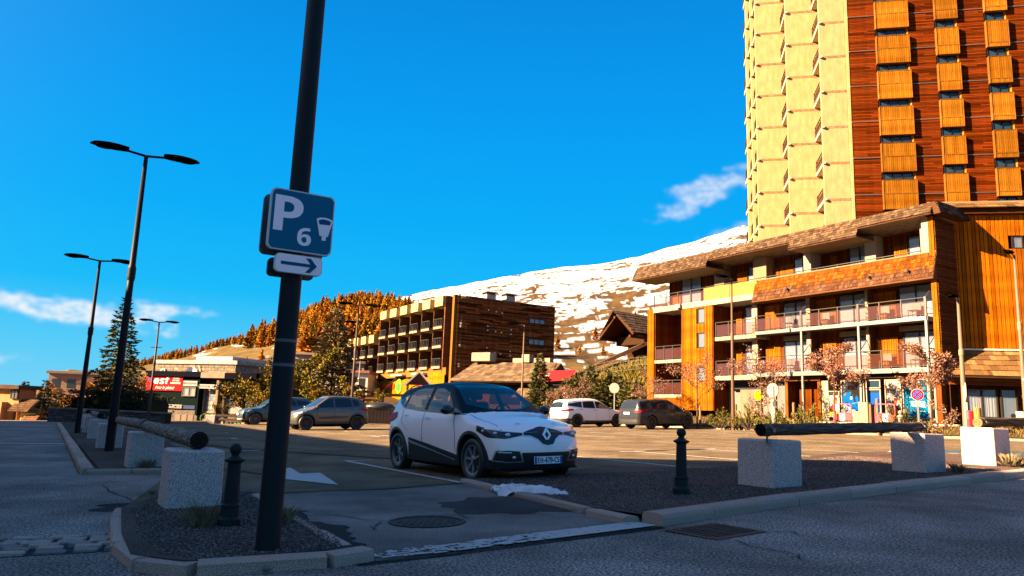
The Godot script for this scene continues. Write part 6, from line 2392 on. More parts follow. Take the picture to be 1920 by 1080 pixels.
func build_captur() -> void:
	var s := {
		"axle": 1.303, "wheel": .335, "track": .775, "rim": Color(.26, .25, .27), "spokes": 7, "fine": 2, "gap": .06, "lip": .04,
		"col": Color(.95, .74, .72), "roof": Color(.006, .006, .007), "paint": M("car_paint"), "bot": .20, "crown": .055, "kf": .34, "kr": .2,
		"top": [[-1.98, .92], [-1.90, 1.06], [-1.80, 1.26], [-1.66, 1.42], [-1.48, 1.485], [-1.0, 1.545], [-.35, 1.566], [.05, 1.545], [.34, 1.475], [1.02, 1.06], [1.2, 1.015], [1.5, .965], [1.8, .895], [2.0, .80], [2.12, .68]],
		"plan": [[-1.98, .73], [-1.8, .80], [-1.303, .872], [-.6, .868], [0, .868], [.7, .87], [1.303, .872], [1.7, .835], [2.0, .74], [2.15, .60]],
		"sec": [[0, .88], [.2, .94], [.42, .975], [.62, 1.0], [.80, 1.0], [.95, .97], [1.08, .905], [1.2, .845], [1.45, .70], [1.56, .60], [2.0, .35]],
		"front": [[0, 1.98], [.25, 2.09], [.45, 2.145], [.62, 2.13], [.75, 2.06], [.85, 1.97], [.95, 1.80], [1.2, 1.3], [2, .4]],
		"rear": [[0, -1.86], [.3, -1.94], [.55, -1.97], [.8, -1.93], [1.0, -1.88], [1.2, -1.80], [1.42, -1.66], [1.6, -1.45], [2, -1]],
		"belt": [[-1.98, 1.55], [-1.76, 1.36], [-1.5, 1.22], [-1.2, 1.11], [-.3, 1.045], [.75, 1.01], [.96, 1.0], [1.06, 1.06], [1.12, 9]], "mirror_x": .74, "mirror_y": 1.02,
		"windows": [], "trims": [],
	}
	var bk := Color(.010, .011, .013)
	var ch := Color(.62, .62, .64)
	var g := mat("car_glass", .03)
	g.transparency = BaseMaterial3D.TRANSPARENCY_ALPHA
	g.albedo_color = Color(.06, .09, .11, .6)
	g.vertex_color_use_as_albedo = false
	s.glass = g
	var fw := [vv([.66, 1.045, .35, 1.045, .0, 1.055, -.25, 1.06]), vv([.62, 1.11, .30, 1.355, .0, 1.435, -.25, 1.455])]
	var rw := [vv([-.37, 1.065, -.7, 1.085, -1.0, 1.11, -1.13, 1.13]), vv([-.37, 1.455, -.7, 1.45, -.95, 1.42, -1.09, 1.36])]
	var qw := [vv([-1.19, 1.14, -1.32, 1.175, -1.46, 1.235]), vv([-1.15, 1.34, -1.27, 1.325, -1.44, 1.265])]
	s.windows = [["side_window", "z", fw[0], fw[1]], ["side_window", "z", rw[0], rw[1]], ["rear_quarter", "z", qw[0], qw[1]],
		["windscreen", "y", vv([.78, -.64, .97, -.32, 1.0, 0, .97, .32, .78, .64]), vv([.17, -.52, .29, -.28, .31, 0, .29, .28, .17, .52])],
		["rear_window", "r", vv([-34, 1.10, -16, 1.09, 0, 1.09, 16, 1.09, 34, 1.10]), vv([-33, 1.34, -16, 1.37, 0, 1.38, 16, 1.37, 33, 1.34])]]
	var inside := func(p: Vector3, lo: Array, hi: Array, mx := .02) -> bool:
		var l := []
		var h := []
		for q in lo: l.append([-q.x, q.y])
		for q in hi: h.append([-q.x, q.y])
		if -p.x < l[0][0] + mx or -p.x > l[-1][0] - mx: return false
		return p.y > along(l, -p.x) + mx and p.y < along(h, -p.x) - mx
	s.open = [
		func(p): return p.z > .4 and (inside.call(p, fw[0], fw[1]) or inside.call(p, rw[0], rw[1]) or inside.call(p, qw[0], qw[1], .012)),
		func(p): return p.y > 1.04 and absf(p.z) < .50 and p.x > .33 - .45 * p.z * p.z and p.x < .96 - .45 * p.z * p.z,
		func(p): return p.x < -1.6 and p.y > 1.12 and p.y < 1.34 and absf(p.z) < .5]
	s.trims = [
		["window_surround", "car_black", bk, "z", vv([1.0, 1.0, .7, 1.012, 0, 1.03, -.6, 1.055, -1.2, 1.10, -1.5, 1.21]), vv([.98, 1.03, .7, 1.045, 0, 1.055, -.6, 1.08, -1.2, 1.13, -1.49, 1.235]), .004, true],
		["mirror_sail", "car_black", bk, "z", vv([.93, 1.015, .68, 1.03]), vv([.90, 1.05, .66, 1.12]), .005, true],
		["door_cladding", "plastic", bk, "z", vv([-.86, .24, 0, .22, .92, .24]), vv([-.80, .60, -.1, .52, .90, .385]), .008, true],
		["chrome_strip", "steel", ch, "z", vv([-.80, .535, -.70, .50, 0, .42, .82, .30]), vv([-.77, .565, -.60, .535, 0, .445, .82, .318]), .018, true],
		["door_gap", "matte", bk, "z", vv([-.31, .52, -.31, .8, -.32, 1.04]), vv([-.322, .52, -.322, .8, -.332, 1.04]), .003, true],
		["door_gap", "matte", bk, "z", vv([.83, .42, .84, .7, .74, 1.0]), vv([.818, .42, .828, .7, .728, 1.0]), .003, true],
		["door_gap", "matte", bk, "z", vv([-.86, .72, -1.12, .86, -1.17, 1.08]), vv([-.872, .72, -1.132, .86, -1.182, 1.08]), .003, true],
		["bonnet_gap", "matte", bk, "y", vv([1.02, .70, 1.4, .71, 1.85, .66]), vv([1.02, .69, 1.4, .70, 1.85, .65]), .003, true],
		["door_handle", "steel", ch, "z", vv([-.24, .925, -.06, .925]), vv([-.24, .955, -.06, .955]), .026, true],
		["door_handle", "steel", ch, "z", vv([-1.10, .965, -.94, .965]), vv([-1.10, .995, -.94, .995]), .026, true],
		["headlight", "car_black", Color(.02, .022, .028), "f", vv([22, .715, 36, .665, 50, .68, 64, .775]), vv([22, .75, 36, .77, 50, .81, 64, .855]), .006, true],
		["headlight_bar", "steel", Color(.5, .5, .55), "f", vv([28, .748, 40, .765, 54, .805]), vv([28, .757, 40, .776, 54, .818]), .012, true],
		["grille", "plastic", Color(.006, .006, .007), "f", vv([-21, .715, -15, .71, -9, .66, -5, .585, 0, .57, 5, .585, 9, .66, 15, .71, 21, .715]), vv([-21, .755, -15, .79, -9, .81, -5, .83, 0, .84, 5, .83, 9, .81, 15, .79, 21, .755]), .006, false],
		["chrome_line", "steel", ch, "f", vv([-22, .703, -15, .697, -9.4, .645, -5.4, .572, 0, .556, 5.4, .572, 9.4, .645, 15, .697, 22, .703]), vv([-22, .713, -15, .708, -9, .658, -5, .585, 0, .569, 5, .585, 9, .658, 15, .708, 22, .713]), .009, false],
		["grille_bar", "steel", Color(.2, .2, .21), "f", vv([-20, .745, -14, .748, -7, .752]), vv([-20, .752, -14, .756, -7, .762]), .012, true],
		["lower_bumper", "plastic", bk, "f", vv([-70, .22, -40, .21, -20, .21, 0, .21, 20, .21, 40, .21, 70, .22]), vv([-70, .34, -44, .36, -22, .47, 0, .47, 22, .47, 44, .36, 70, .34]), .007, false],
		["fog_lamp_bezel", "steel", ch, "f", vv([21.5, .335, 34, .325, 47, .345]), vv([24, .505, 34, .515, 43, .50]), .010, true],
		["fog_lamp_recess", "plastic", Color(.008, .008, .009), "f", vv([23, .35, 34, .34, 45, .358]), vv([25, .49, 34, .50, 42, .487]), .015, true],
		["daylight_lamps", "sign_paint", Color(.65, .65, .68), "f", vv([31, .465, 41, .468]), vv([31, .478, 41, .48]), .02, true],
		["tail_light", "sign_paint", Color(.42, .05, .10), "r", vv([38, .86, 52, .85, 70, .93]), vv([38, .97, 52, 1.01, 66, 1.03]), .012, true],
		["rear_bumper", "plastic", bk, "r", vv([-70, .24, -30, .22, 0, .22, 30, .22, 70, .24]), vv([-70, .44, -30, .5, 0, .5, 30, .5, 70, .44]), .008, false],
	]
	var t := car("white_hatchback", "white crossover hatchback with black roof parked facing the viewer", s, Vector3(-.53, .076, -13.13), 146.4, -.54)
	var b: Body = last_body
	# lamps inside the headlights and fog lamps
	for side in [1.0, -1.0]:
		for q in [[34.0, .715, .045], [44.0, .74, .035], [55.0, .775, .03], [29.0, .40, .035]]:
			var p := b.spot("f", q[0], q[1]) + b.nrm(b.spot("f", q[0], q[1])) * .010
			var l := MB.new()
			l.col = Color(.5, .52, .56)
			l.ball(Vector3(p.x, p.y, p.z * side), Vector3(.02, q[2] * .8, q[2]), 12)
			obj("lamp", l, M("steel"), t)
	# diamond emblem
	var e := MB.new()
	var fx := b.spot("f", 0, .715).x
	e.xf = Transform3D(Basis(Vector3.UP, PI / 2) * Basis(Vector3.RIGHT, -.12), Vector3(fx + .02, .72, 0))
	e.col = ch
	var o := [Vector2(0, .108), Vector2(.078, 0), Vector2(0, -.108), Vector2(-.078, 0)]
	for i in 4:
		var a: Vector2 = o[i]
		var d: Vector2 = o[(i + 1) % 4]
		e.prism([a, d, d * .52, a * .52], 0, .022)
	obj("emblem", e, M("steel"), t)
	plate(t, b.spot("f", 0, .36).x + .012, .355, 1, "EH-479-CS", -.04)
	# cabin: dashboard, seats, wheel
	var c := MB.new()
	c.col = Color(.018, .018, .02)
	c.bx(-1.5, .95, .42, .55, -.70, .70)
	c.bx(.45, .98, .85, .985, -.64, .64, .05)
	c.bx(-1.55, -1.25, .5, 1.0, -.62, .62, .04)
	for z in [-.36, .36]:
		c.bx(-.42, -.02, .55, .74, z - .24, z + .24, .06)
		c.beam(Vector3(-.32, .70, z), Vector3(-.52, 1.22, z), .44, .13, Vector3.RIGHT, .04)
		c.beam(Vector3(-.54, 1.26, z), Vector3(-.58, 1.42, z), .26, .09, Vector3.RIGHT, .03)
	c.bx(-1.2, -.9, .6, 1.12, -.6, .6, .05)
	for z in [-.34, .34]: c.beam(Vector3(-1.12, 1.12, z), Vector3(-1.15, 1.26, z), .24, .08, Vector3.RIGHT, .03)
	obj("cabin", c, M("plastic"), t)
	var w := MB.new()
	w.col = Color(.015, .015, .016)
	var pts := []
	var rr := []
	for k in 21:
		var a := TAU * k / 20
		pts.append(Vector3(.30 + .06 * sin(a), 1.0 + .17 * sin(a), -.36 + .18 * cos(a))); rr.append(.016)
	w.tube(pts, rr, 6, false)
	obj("steering_wheel", w, M("plastic"), t)
	var pa := MB.new()
	pa.col = Color(.6, .6, .6)
	pa.bx(.72, .80, .99, 1.0, .36, .56)
	pa.bx(.62, .66, .99, 1.06, -.46, -.42)
	pa.bx(.62, .66, .99, 1.05, -.54, -.51)
	obj("papers", pa, M("matte"), t)
	var iv := MB.new()
	iv.col = Color(.02, .02, .022)
	iv.bx(.26, .29, 1.36, 1.43, -.13, .13, .01)
	obj("rear_view_mirror", iv, M("plastic"), t)


# ------------------------------------------------------------------ sign pole, granite blocks, logs, bollards, wall and hedge
func granite_block(label: String, x: float, z: float, turn: float, w := .52, h := .57) -> Node3D:
	var b := MB.new()
	b.col = tone(Color(.82, .60, .55), .08)
	b.bx(-w / 2, w / 2, -.06, h, -w / 2, w / 2, .022)
	for i in b.v.size():
		var p := b.v[i]
		b.v[i] = p + Vector3(noise.get_noise_3d(p.x * 3 + x, p.y * 3, p.z * 3), 0, noise.get_noise_3d(p.x * 3 + 9, p.y * 3 + z, p.z * 3)) * .022
	var o := obj("granite_block", b, M("granite"))
	o.transform = Transform3D(Basis(Vector3.UP, deg_to_rad(turn)), gv(x, z, .08))
	tag(o, label, "stone block", "granite blocks that carry the log rails")
	return o

func log_rail(label: String, a: Vector3, d: Vector3, r: float, col: Color, end_col: Color) -> void:
	var t := thing("log_rail", label, "log rail", a, 0, "log rails across the granite blocks")
	var x := (d - a).normalized()
	var z := x.cross(Vector3.UP).normalized()
	t.basis = Basis(x, z.cross(x), z)
	var n := 16
	var len := (d - a).length()
	var p := []
	var rr := []
	for i in n + 1:
		p.append(Vector3(len * i / n, .004 * sin(i * 1.7), .004 * cos(i * 1.1)))
		rr.append(r * (1.0 + .02 * sin(i * 2.3) - .012 * i / n))
	var m := MB.new()
	m.col = col
	m.tube(p, rr, 22, false)
	obj("trunk", m, M("log"), t)
	for e in [0, n]:
		var c := MB.new()
		c.col = end_col
		var s := -1.0 if e == 0 else 1.0
		c.xf = Transform3D(Basis(Vector3.BACK, -PI / 2 * s), p[e])
		var pr := [Vector2(rr[e], 0)]
		for k in 6: pr.append(Vector2(rr[e] * (1 - .16 * (k + 1)), .006 * ((k % 2) * 2 - 1)))
		pr.append(Vector2(0, 0))
		c.lathe(pr, 22)
		obj("sawn_end", c, M("log"), t)
		var st := MB.new()
		st.col = Color(.10, .09, .085)
		var bx: float = p[e].x - s * .16
		st.xf = Transform3D(Basis(Vector3.BACK, -PI / 2), Vector3(bx, 0, 0))
		st.lathe([Vector2(r + .001, -.018), Vector2(r + .007, -.018), Vector2(r + .007, .018), Vector2(r + .001, .018)], 24)
		st.xf = Transform3D()
		st.tube([Vector3(bx, -r, 0), Vector3(bx, -r - .09, 0)], [.014, .014], 8)
		st.bx(bx - .035, bx + .035, -.03, .03, r + .002, r + .035, .005)
		obj("strap", st, M("flat_metal"), t)

func bollard(label: String, x: float, z: float, off: float, size := 1.0, group := "dark bollards with ball tops") -> Node3D:
	var t := thing("bollard", label, "bollard", gv(x, z, off), 12, group)
	t.scale = Vector3.ONE * size
	var b := MB.new()
	b.col = Color(.018, .024, .027)
	b.lathe([Vector2(.118, -.05), Vector2(.118, .07), Vector2(.098, .10), Vector2(.092, .19), Vector2(.097, .20), Vector2(.097, .215), Vector2(.082, .235)], 28)
	obj("base", b, M("black_paint"), t)
	var s := MB.new()
	s.col = Color(.020, .026, .03)
	s.lathe([Vector2(.080, .235), Vector2(.070, .64), Vector2(.070, .655)], 8)
	obj("shaft", s, M("black_paint"), t)
	var c := MB.new()
	c.col = Color(.018, .024, .027)
	c.lathe([Vector2(.070, .655), Vector2(.105, .675), Vector2(.108, .69), Vector2(.06, .715), Vector2(.042, .73), Vector2(.042, .745)], 28)
	c.ball(Vector3(0, .80, 0), Vector3(.064, .064, .064), 20)
	obj("ball_cap", c, M("black_paint"), t)
	return t

func rounded(w: float, h: float, r: float) -> Array:
	var o := []
	for c in [[1, 1, 0], [-1, 1, 90], [-1, -1, 180], [1, -1, 270]]:
		for k in 7:
			var a := deg_to_rad(c[2] + k * 15.0)
			o.append(Vector2(c[0] * (w / 2 - r) + cos(a) * r, c[1] * (h / 2 - r) + sin(a) * r))
	return o

func scaled(p: Array, k: Vector2) -> Array:
	var o := []
	for q in p: o.append(q * k)
	return o

func build_foreground() -> void:
	# the lamp post that carries the parking sign
	var t := thing("sign_pole", "thick dark steel post carrying the parking signs, rising out of frame", "post", gv(-1.68, -5.56, .06))
	var p := MB.new()
	p.col = Color(.014, .017, .022)
	p.lathe([Vector2(.092, -.05), Vector2(.092, .03), Vector2(.086, .06), Vector2(.077, 2.2), Vector2(.062, 8.6), Vector2(0, 8.62)], 32, false)
	obj("shaft", p, M("black_paint"), t)
	lamp_heads(t, 8.55, 59.0, .8, 1.0, Color(.03, .03, .032))
	var tp := MB.new()
	tp.col = Color(.05, .06, .07)
	for y in [1.34, 1.52]:
		tp.lathe([Vector2(.080, y - .012), Vector2(.0815, y - .012), Vector2(.0812, y + .012), Vector2(.080, y + .012)], 32)
	obj("old_tape", tp, M("plastic"), t)
	# parking sign: two back-to-back panels in pale frames
	var white := StandardMaterial3D.new(); white.albedo_color = Color(.96, .86, .88); white.roughness = .5
	var sg := thing("parking_sign", "blue square parking sign with white P 6 and ticket machine symbol", "sign", gv(-1.68, -5.56, .0) + Vector3(.007, 2.475, -.004), 31.0)
	var shape := rounded(.485, .47, .042)
	for side in [1.0, -1.0]:
		var m := MB.new()
		m.col = Color(.46, .40, .40) if side > 0 else Color(.10, .09, .09)
		var z0: float = .092 if side > 0 else -.132
		m.prism(shape, z0, z0 + .038)
		obj("frame", m, M("flat_metal"), sg)
		var f := MB.new()
		f.col = Color(.010, .115, .21)
		var z1 := z0 + .038 if side > 0 else z0 - .003
		f.prism(scaled(shape, Vector2(.955, .955)), z1, z1 + .003)
		obj("blue_face", f, M("sign_paint"), sg)
	var br := MB.new()
	br.col = Color(.05, .045, .045)
	for y in [-.15, .15]:
		br.bx(-.10, .10, y - .02, y + .02, -.094, .092)
		br.bx(-.21, .21, y - .015, y + .015, .080, .0915)
	obj("bracket", br, M("flat_metal"), sg)
	letters("P", .27, white, sg, Vector3(-.118, .04, .134), "lettering", true, .003, "Droid Sans", 1.22)
	letters("6", .135, white, sg, Vector3(.022, -.115, .134), "lettering", true, .003, "Droid Sans", 1.15)
	var tm := MB.new()
	tm.col = Color(.9, .72, .74)
	tm.prism([Vector2(.108, .045), Vector2(.135, .058), Vector2(.172, .062), Vector2(.209, .058), Vector2(.236, .045), Vector2(.204, -.085), Vector2(.190, -.085), Vector2(.190, -.118), Vector2(.158, -.118), Vector2(.158, -.085), Vector2(.140, -.085)], .133, .136)
	tm.col = Color(.012, .075, .165)
	tm.prism([Vector2(.124, .035), Vector2(.145, .044), Vector2(.172, .047), Vector2(.199, .044), Vector2(.220, .035), Vector2(.213, .008), Vector2(.131, .004)], .136, .1372)
	obj("ticket_machine_symbol", tm, M("sign_paint"), sg)
	# arrow plate below
	var ar := thing("arrow_sign", "white plate with blue arrow pointing right below the parking sign", "sign", gv(-1.68, -5.56, .0) + Vector3(.012, 2.148, -.007), 31.0)
	var sh2 := rounded(.355, .142, .034)
	for side in [1.0, -1.0]:
		var m := MB.new()
		m.col = Color(.50, .45, .48) if side > 0 else Color(.05, .05, .05)
		var z0: float = .092 if side > 0 else -.130
		m.prism(sh2, z0, z0 + .036)
		obj("frame", m, M("flat_metal"), ar)
	var wf := MB.new()
	wf.col = Color(.9, .72, .74)
	wf.prism(scaled(sh2, Vector2(.965, .93)), .128, .131)
	obj("white_face", wf, M("sign_paint"), ar)
	var aw := MB.new()
	aw.col = Color(.012, .075, .165)
	aw.prism([Vector2(-.135, .012), Vector2(.085, .012), Vector2(.048, .055), Vector2(.085, .055), Vector2(.135, .0), Vector2(.085, -.055), Vector2(.048, -.055), Vector2(.085, -.012), Vector2(-.135, -.012)], .131, .1335)
	obj("arrow", aw, M("sign_paint"), ar)
	# left row of blocks and logs
	var L := [[-3.25, -7.94, 33.0, "nearest left granite block, beside the left bollard"], [-6.1, -12.85, 33.0, "second left granite block, at the front kerb corner of the strip"], [-9.55, -18.27, 32.0, "third granite block of the left row, counted from the sign pole"], [-12.5, -23.2, 31.0, "fourth granite block of the left row, counted from the sign pole"], [-15.4, -28.1, 33.0, "fifth granite block of the left row, counted from the sign pole"], [-18.4, -33.1, 31.0, "sixth granite block of the left row, counted from the sign pole"], [-21.3, -38.0, 31.0, "farthest granite block of the left row, before the stone wall"]]
	for q in L: granite_block(q[3], q[0], q[1], q[2])
	var names := ["nearest left log rail, its sawn end over the first block", "second left log rail, running behind the nearest one", "third left log rail beside the tall lamp post", "farthest left log rail near the stone wall"]
	var pairs := [[0, 1], [1, 2], [3, 4], [5, 6]]
	for i in 4:
		var a: Array = L[pairs[i][0]]
		var d: Array = L[pairs[i][1]]
		var va := gv(a[0], a[1], .745)
		var vd := gv(d[0], d[1], .745)
		var x := (vd - va).normalized()
		var lift := .015 * i
		log_rail(names[i], va - x * (.22 if i != 1 else -.2) + Vector3.UP * lift, vd + x * .12 + Vector3.UP * lift, .088, Color(.42, .33, .29), Color(.055, .045, .04))
	# right row
	var R := [[3.69, -10.6, 30.0, "granite block in the shade under the right log's near end", .605], [7.19, -13.2, 31.0, "granite block half in the sun under the right log's far end", .63], [9.47, -14.9, 31.0, "sunlit granite block with dry twigs beside the thin sign post", .69]]
	for q in R: granite_block(q[3], q[0], q[1], q[2], .62, q[4])
	var a := gv(3.40, -10.1, .823)
	var d := gv(7.42, -13.4, .815)
	log_rail("long dark log rail across the two right granite blocks", a, d, .082, Color(.19, .145, .13), Color(.03, .025, .025))
	log_rail("sunlit log rail with pale sawn end at the right edge", gv(9.3, -14.85, .873), gv(14.6, -18.4, .873), .092, Color(.20, .14, .09), Color(.42, .28, .14))
	bollard("dark bollard beside the nearest left granite block", -2.35, -6.62, .085, .80)
	bollard("dark bollard standing alone in the right gravel bed", 2.19, -9.45, .06, .93)
	# dry weeds round the left bollard and blocks
	for q in [[-2.62, -6.75, .26, 110, "dry grass tuft at the foot of the left bollard"], [-1.98, -6.7, .24, 90, "withered weeds between the left bollard and the sign pole"], [-5.85, -12.45, .22, 80, "dry tuft before the second left granite block"], [9.6, -14.35, .36, 120, "dry twigs leaning on the sunlit granite block"], [7.7, -12.9, .2, 60, "dead weeds beside the half-lit granite block"], [-2.55, -6.5, .16, 60, "small grey weed left of the bollard base"], [10.2, -14.9, .2, 80, "flat dead weeds right of the sunlit granite block"]]:
		var b := MB.new()
		for i in q[3]:
			b.col = tone(Color(.16, .12, .07), .4)
			var an := rng.randf() * TAU
			var r: float = rng.randf() * q[2] * .5
			var o := Vector3(cos(an) * r, 0, sin(an) * r)
			var tip: Vector3 = o + Vector3(cos(an) * rng.randf_range(.1, .8), rng.randf_range(.3, 1.0), sin(an) * rng.randf_range(.1, .8)) * q[2]
			var s: Vector3 = (tip - o).cross(Vector3(rng.randf(), .3, rng.randf())).normalized() * .006
			b.tri(o - s, o + s, tip)
			b.tri(o + s * 2, tip * .7 + s * 4, tip * .6 + Vector3(.02, 0, .01))
		var o2 := obj("dry_weeds", b, M("leaf"))
		o2.position = gv(q[0], q[1], .07)
		tag(o2, q[4], "weeds")
	build_wall_and_hedge()

func build_wall_and_hedge() -> void:
	var a := Vector3(-29.2, 0, -48.0)
	var d := Vector3(-20.2, 0, -44.6)
	var len := (d - a).length()
	var yaw := -rad_to_deg(atan2(d.z - a.z, d.x - a.x))
	var t := thing("stone_wall", "low rubble stone wall with flat coping before the dark hedge", "wall", a, yaw)
	var c := MB.new()
	c.col = Color(.05, .045, .045)
	c.bx(0, len, -1.4, .35, -.5, -.05)
	obj("core", c, M("stone"), t)
	var y := -.62
	while y < .30:
		var h := rng.randf_range(.13, .2)
		if y + h > .34: h = .34 - y
		var x := rng.randf_range(-.1, .1)
		while x < len:
			var w := minf(rng.randf_range(.25, .62), len - x)
			if w > .08:
				var b := MB.new()
				b.col = tone(Color(.17, .145, .14), .4)
				b.bx(maxf(x, 0) + .01, x + w - .015, y + .01, y + h - .012, -.1, rng.randf_range(-.01, .035), .018)
				obj("stone", b, M("stone"), t)
			x += w
		y += h
	for i in 12:
		var b := MB.new()
		b.col = tone(Color(.30, .25, .245), .12)
		b.bx(len * i / 12 + .005, len * (i + 1) / 12 - .005, .345, .45, -.56, .06, .012)
		obj("coping_stone", b, M("stone"), t)
	var snow := MB.new()
	snow.col = Color(.7, .69, .72)
	snow.ball(Vector3(1.0, -.62, .45), Vector3(1.2, .12, .35), 12)
	obj("snow_heap", snow, M("snow"), t)
	# hedge
	var hb := MB.new()
	hb.col = Color(.02, .025, .015)
	hb.bx(.6, 7.0, .0, 1.15, -3.0, -.95, .2)
	for i in 7000:
		var p := Vector3(rng.randf_range(.3, 7.3), 0, rng.randf_range(-3.2, -.75))
		var topy := 1.42 + .26 * noise.get_noise_2d(p.x * .5, 3.0) + .12 * noise.get_noise_2d(p.x * 2.0, p.z)
		p.y = rng.randf_range(.1, topy) if i % 3 else topy + rng.randf_range(-.05, .1)
		if p.z < -1.0 and p.z > -2.9 and p.y < topy - .25: p.z = -.85 + rng.randf_range(-.15, .12)
		hb.col = tone(Color(.022, .026, .014) if i % 4 else Color(.03, .028, .014), .4)
		leaf(hb, p, .07)
	var h := obj("hedge", hb, M("leaf"))
	h.transform = t.transform
	tag(h, "dark clipped hedge behind the low stone wall", "hedge")
	# bench-like trough and timber at the parking edge
	var g := thing("timber_trough", "granite block and timber bench at the car park's far left edge", "bench", Vector3(-17.8, -.25, -46.2), -16.0)
	var gb := MB.new()
	gb.col = Color(.36, .31, .30)
	gb.bx(-.5, .15, -.2, .62, -.3, .3, .03)
	obj("block", gb, M("granite"), g)
	for x in [.4, 1.9]:
		var pm := MB.new()
		pm.col = Color(.5, .42, .36)
		pm.bx(x, x + .2, -.2, .6, -.1, .1, .01)
		obj("post", pm, M("stone"), g)
	for yy in [.32, .55]:
		var bm := MB.new()
		bm.col = Color(.08, .06, .055)
		bm.bx(.2, 2.3, yy, yy + .14, .1, .18, .01)
		obj("rail", bm, M("wood_h"), g)
	var gn := MB.new()
	gn.col = Color(.10, .30, .10)
	for i in 4: gn.bx(.7 + i * .25, .84 + i * .25, -.2, .25, -.3, -.2, .03)
	obj("green_bottles", gn, M("plastic"), g)

func leaf(b: MB, p: Vector3, s: float) -> void:
	var u := Vector3(rng.randf_range(-1, 1), rng.randf_range(-1, 1), rng.randf_range(-1, 1)).normalized()
	var v := u.cross(Vector3(rng.randf_range(-1, 1), rng.randf_range(-1, 1), rng.randf_range(-1, 1))).normalized()
	var k := s * rng.randf_range(.6, 1.4)
	b.quad(p - u * k, p + v * k * .55, p + u * k, p - v * k * .55)

# ------------------------------------------------------------------ street lamps
func lamp_heads(t: Node3D, y: float, az: float, arm: float, k: float, col: Color, both := true) -> void:
	for s in ([1.0, -1.0] if both else [1.0]):
		var d: Vector3 = az_dir(az) * s
		var a := MB.new()
		a.col = col
		a.tube([Vector3(0, y - .02, 0), d * arm * .55 * k + Vector3(0, y + .03, 0)], [.032, .028], 8)
		obj("arm", a, M("black_paint"), t)
		var h := MB.new()
		h.col = col
		var side := d.cross(Vector3.UP)
		h.xf = Transform3D(Basis(d, Vector3.UP, -side), d * arm * .5 * k + Vector3(0, y + .03, 0))
		var rows := []
		for i in 11:
			var u := i / 10.0
			var w := (.05 + .13 * pow(sin(PI * minf(u * .62 + .26, 1.0)), 1.2)) * (1.0 if u < .9 else .55) * k
			var th := (.045 + .05 * sin(PI * minf(u * .8 + .12, 1.0))) * k * (1.0 if u < .95 else .3)
			var line := []
			for j in 17:
				var g := TAU * j / 16
				line.append(Vector3(u * .80 * k, sin(g) * th * (1.0 if sin(g) > 0 else .45) + .02, cos(g) * w))
			rows.append(line)
		h.grid(rows)
		var hd := obj("lamp_head", h, M("black_paint"), t)
		var gl := MB.new()
		gl.col = Color(.25, .25, .24)
		gl.xf = h.xf
		gl.ball(Vector3(.50 * k, -.015 * k, 0), Vector3(.2, .035, .10) * k, 12)
		obj("lens", gl, M("plastic"), hd)

func street_lamp(label: String, at: Vector3, h: float, az: float, both := true, col := Color(.03, .028, .028), r := .095, k := 1.0, arm := .75, box := true) -> Node3D:
	var t := thing("street_lamp", label, "street lamp", at, 0, "street lamps round the car park")
	var p := MB.new()
	p.col = col
	p.lathe([Vector2(r * 1.05, -.6), Vector2(r, .1), Vector2(r * .86, h * .32), Vector2(r * .45, h), Vector2(0, h + .01)], 20, false)
	obj("pole", p, M("black_paint"), t)
	lamp_heads(t, h, az, arm, k, col, both)
	if box:
		var c := MB.new()
		c.col = col * 1.5
		c.lathe([Vector2(r * .8, h * .58), Vector2(r * .9, h * .59), Vector2(r * .9, h * .62), Vector2(r * .7, h * .63)], 14)
		obj("collar", c, M("black_paint"), t)
	return t

func build_lamps() -> void:
	street_lamp("tallest twin-headed lamp post in the left block row", Vector3(-8.78, -.36, -16.85), 7.18, 59, true, Color(.014, .015, .018), .10)
	street_lamp("second tallest twin-headed lamp post, left of the big spruce", Vector3(-15.4, -.5, -27.2), 6.68, 59, true, Color(.014, .015, .018), .10)
	var l3 := street_lamp("slim twin-headed lamp post with cross bar before the ski school shop", Vector3(-20.1, -.4, -42.3), 5.95, 59, true, Color(.06, .05, .045), .085, .9)
	var cb := MB.new()
	cb.col = Color(.06, .05, .045)
	cb.tube([Vector3(-.3, 4.5, 0), Vector3(.3, 4.5, 0)], [.03, .03], 6)
	obj("cross_bar", cb, M("black_paint"), l3)
	var warm := Color(.09, .06, .045)
	street_lamp("thin single lamp post seen behind the big spruce", Vector3(-34.5, -.5, -67.7), 6.9, 59, false, Color(.08, .07, .06), .07, .8)
	street_lamp("brown twin-headed lamp post before the hotel balconies", Vector3(-8.55, .25, -41.2), 6.55, 70, true, warm, .09)
	street_lamp("dark flat-headed lamp post behind the grey SUV", Vector3(-14.4, .6, -62.0), 7.6, 88, false, Color(.05, .04, .04), .09, 1.3)
	street_lamp("short globe-headed lamp post in front of the hotel's left end", Vector3(-12.4, .6, -62.0), 4.6, 59, true, Color(.30, .25, .22), .06, .8)
	street_lamp("single-headed lamp post before the dark hotel gable", Vector3(1.12, .55, -60.0), 7.75, -100, false, Color(.16, .105, .07), .09, 1.3)
	street_lamp("sunlit single-headed lamp post before the stepped building's doorway", Vector3(11.96, .9, -39.75), 7.95, -120, false, Color(.11, .065, .042), .10, 1.0)
	street_lamp("pale single-headed lamp post at the gable corner", Vector3(18.07, .9, -29.57), 5.5, -125, false, Color(.16, .11, .075), .11, .9, .55)
	street_lamp("single-headed lamp post at the right frame edge", Vector3(21.9, .9, -31.6), 7.9, -125, false, Color(.16, .11, .075), .10, .9, .55)


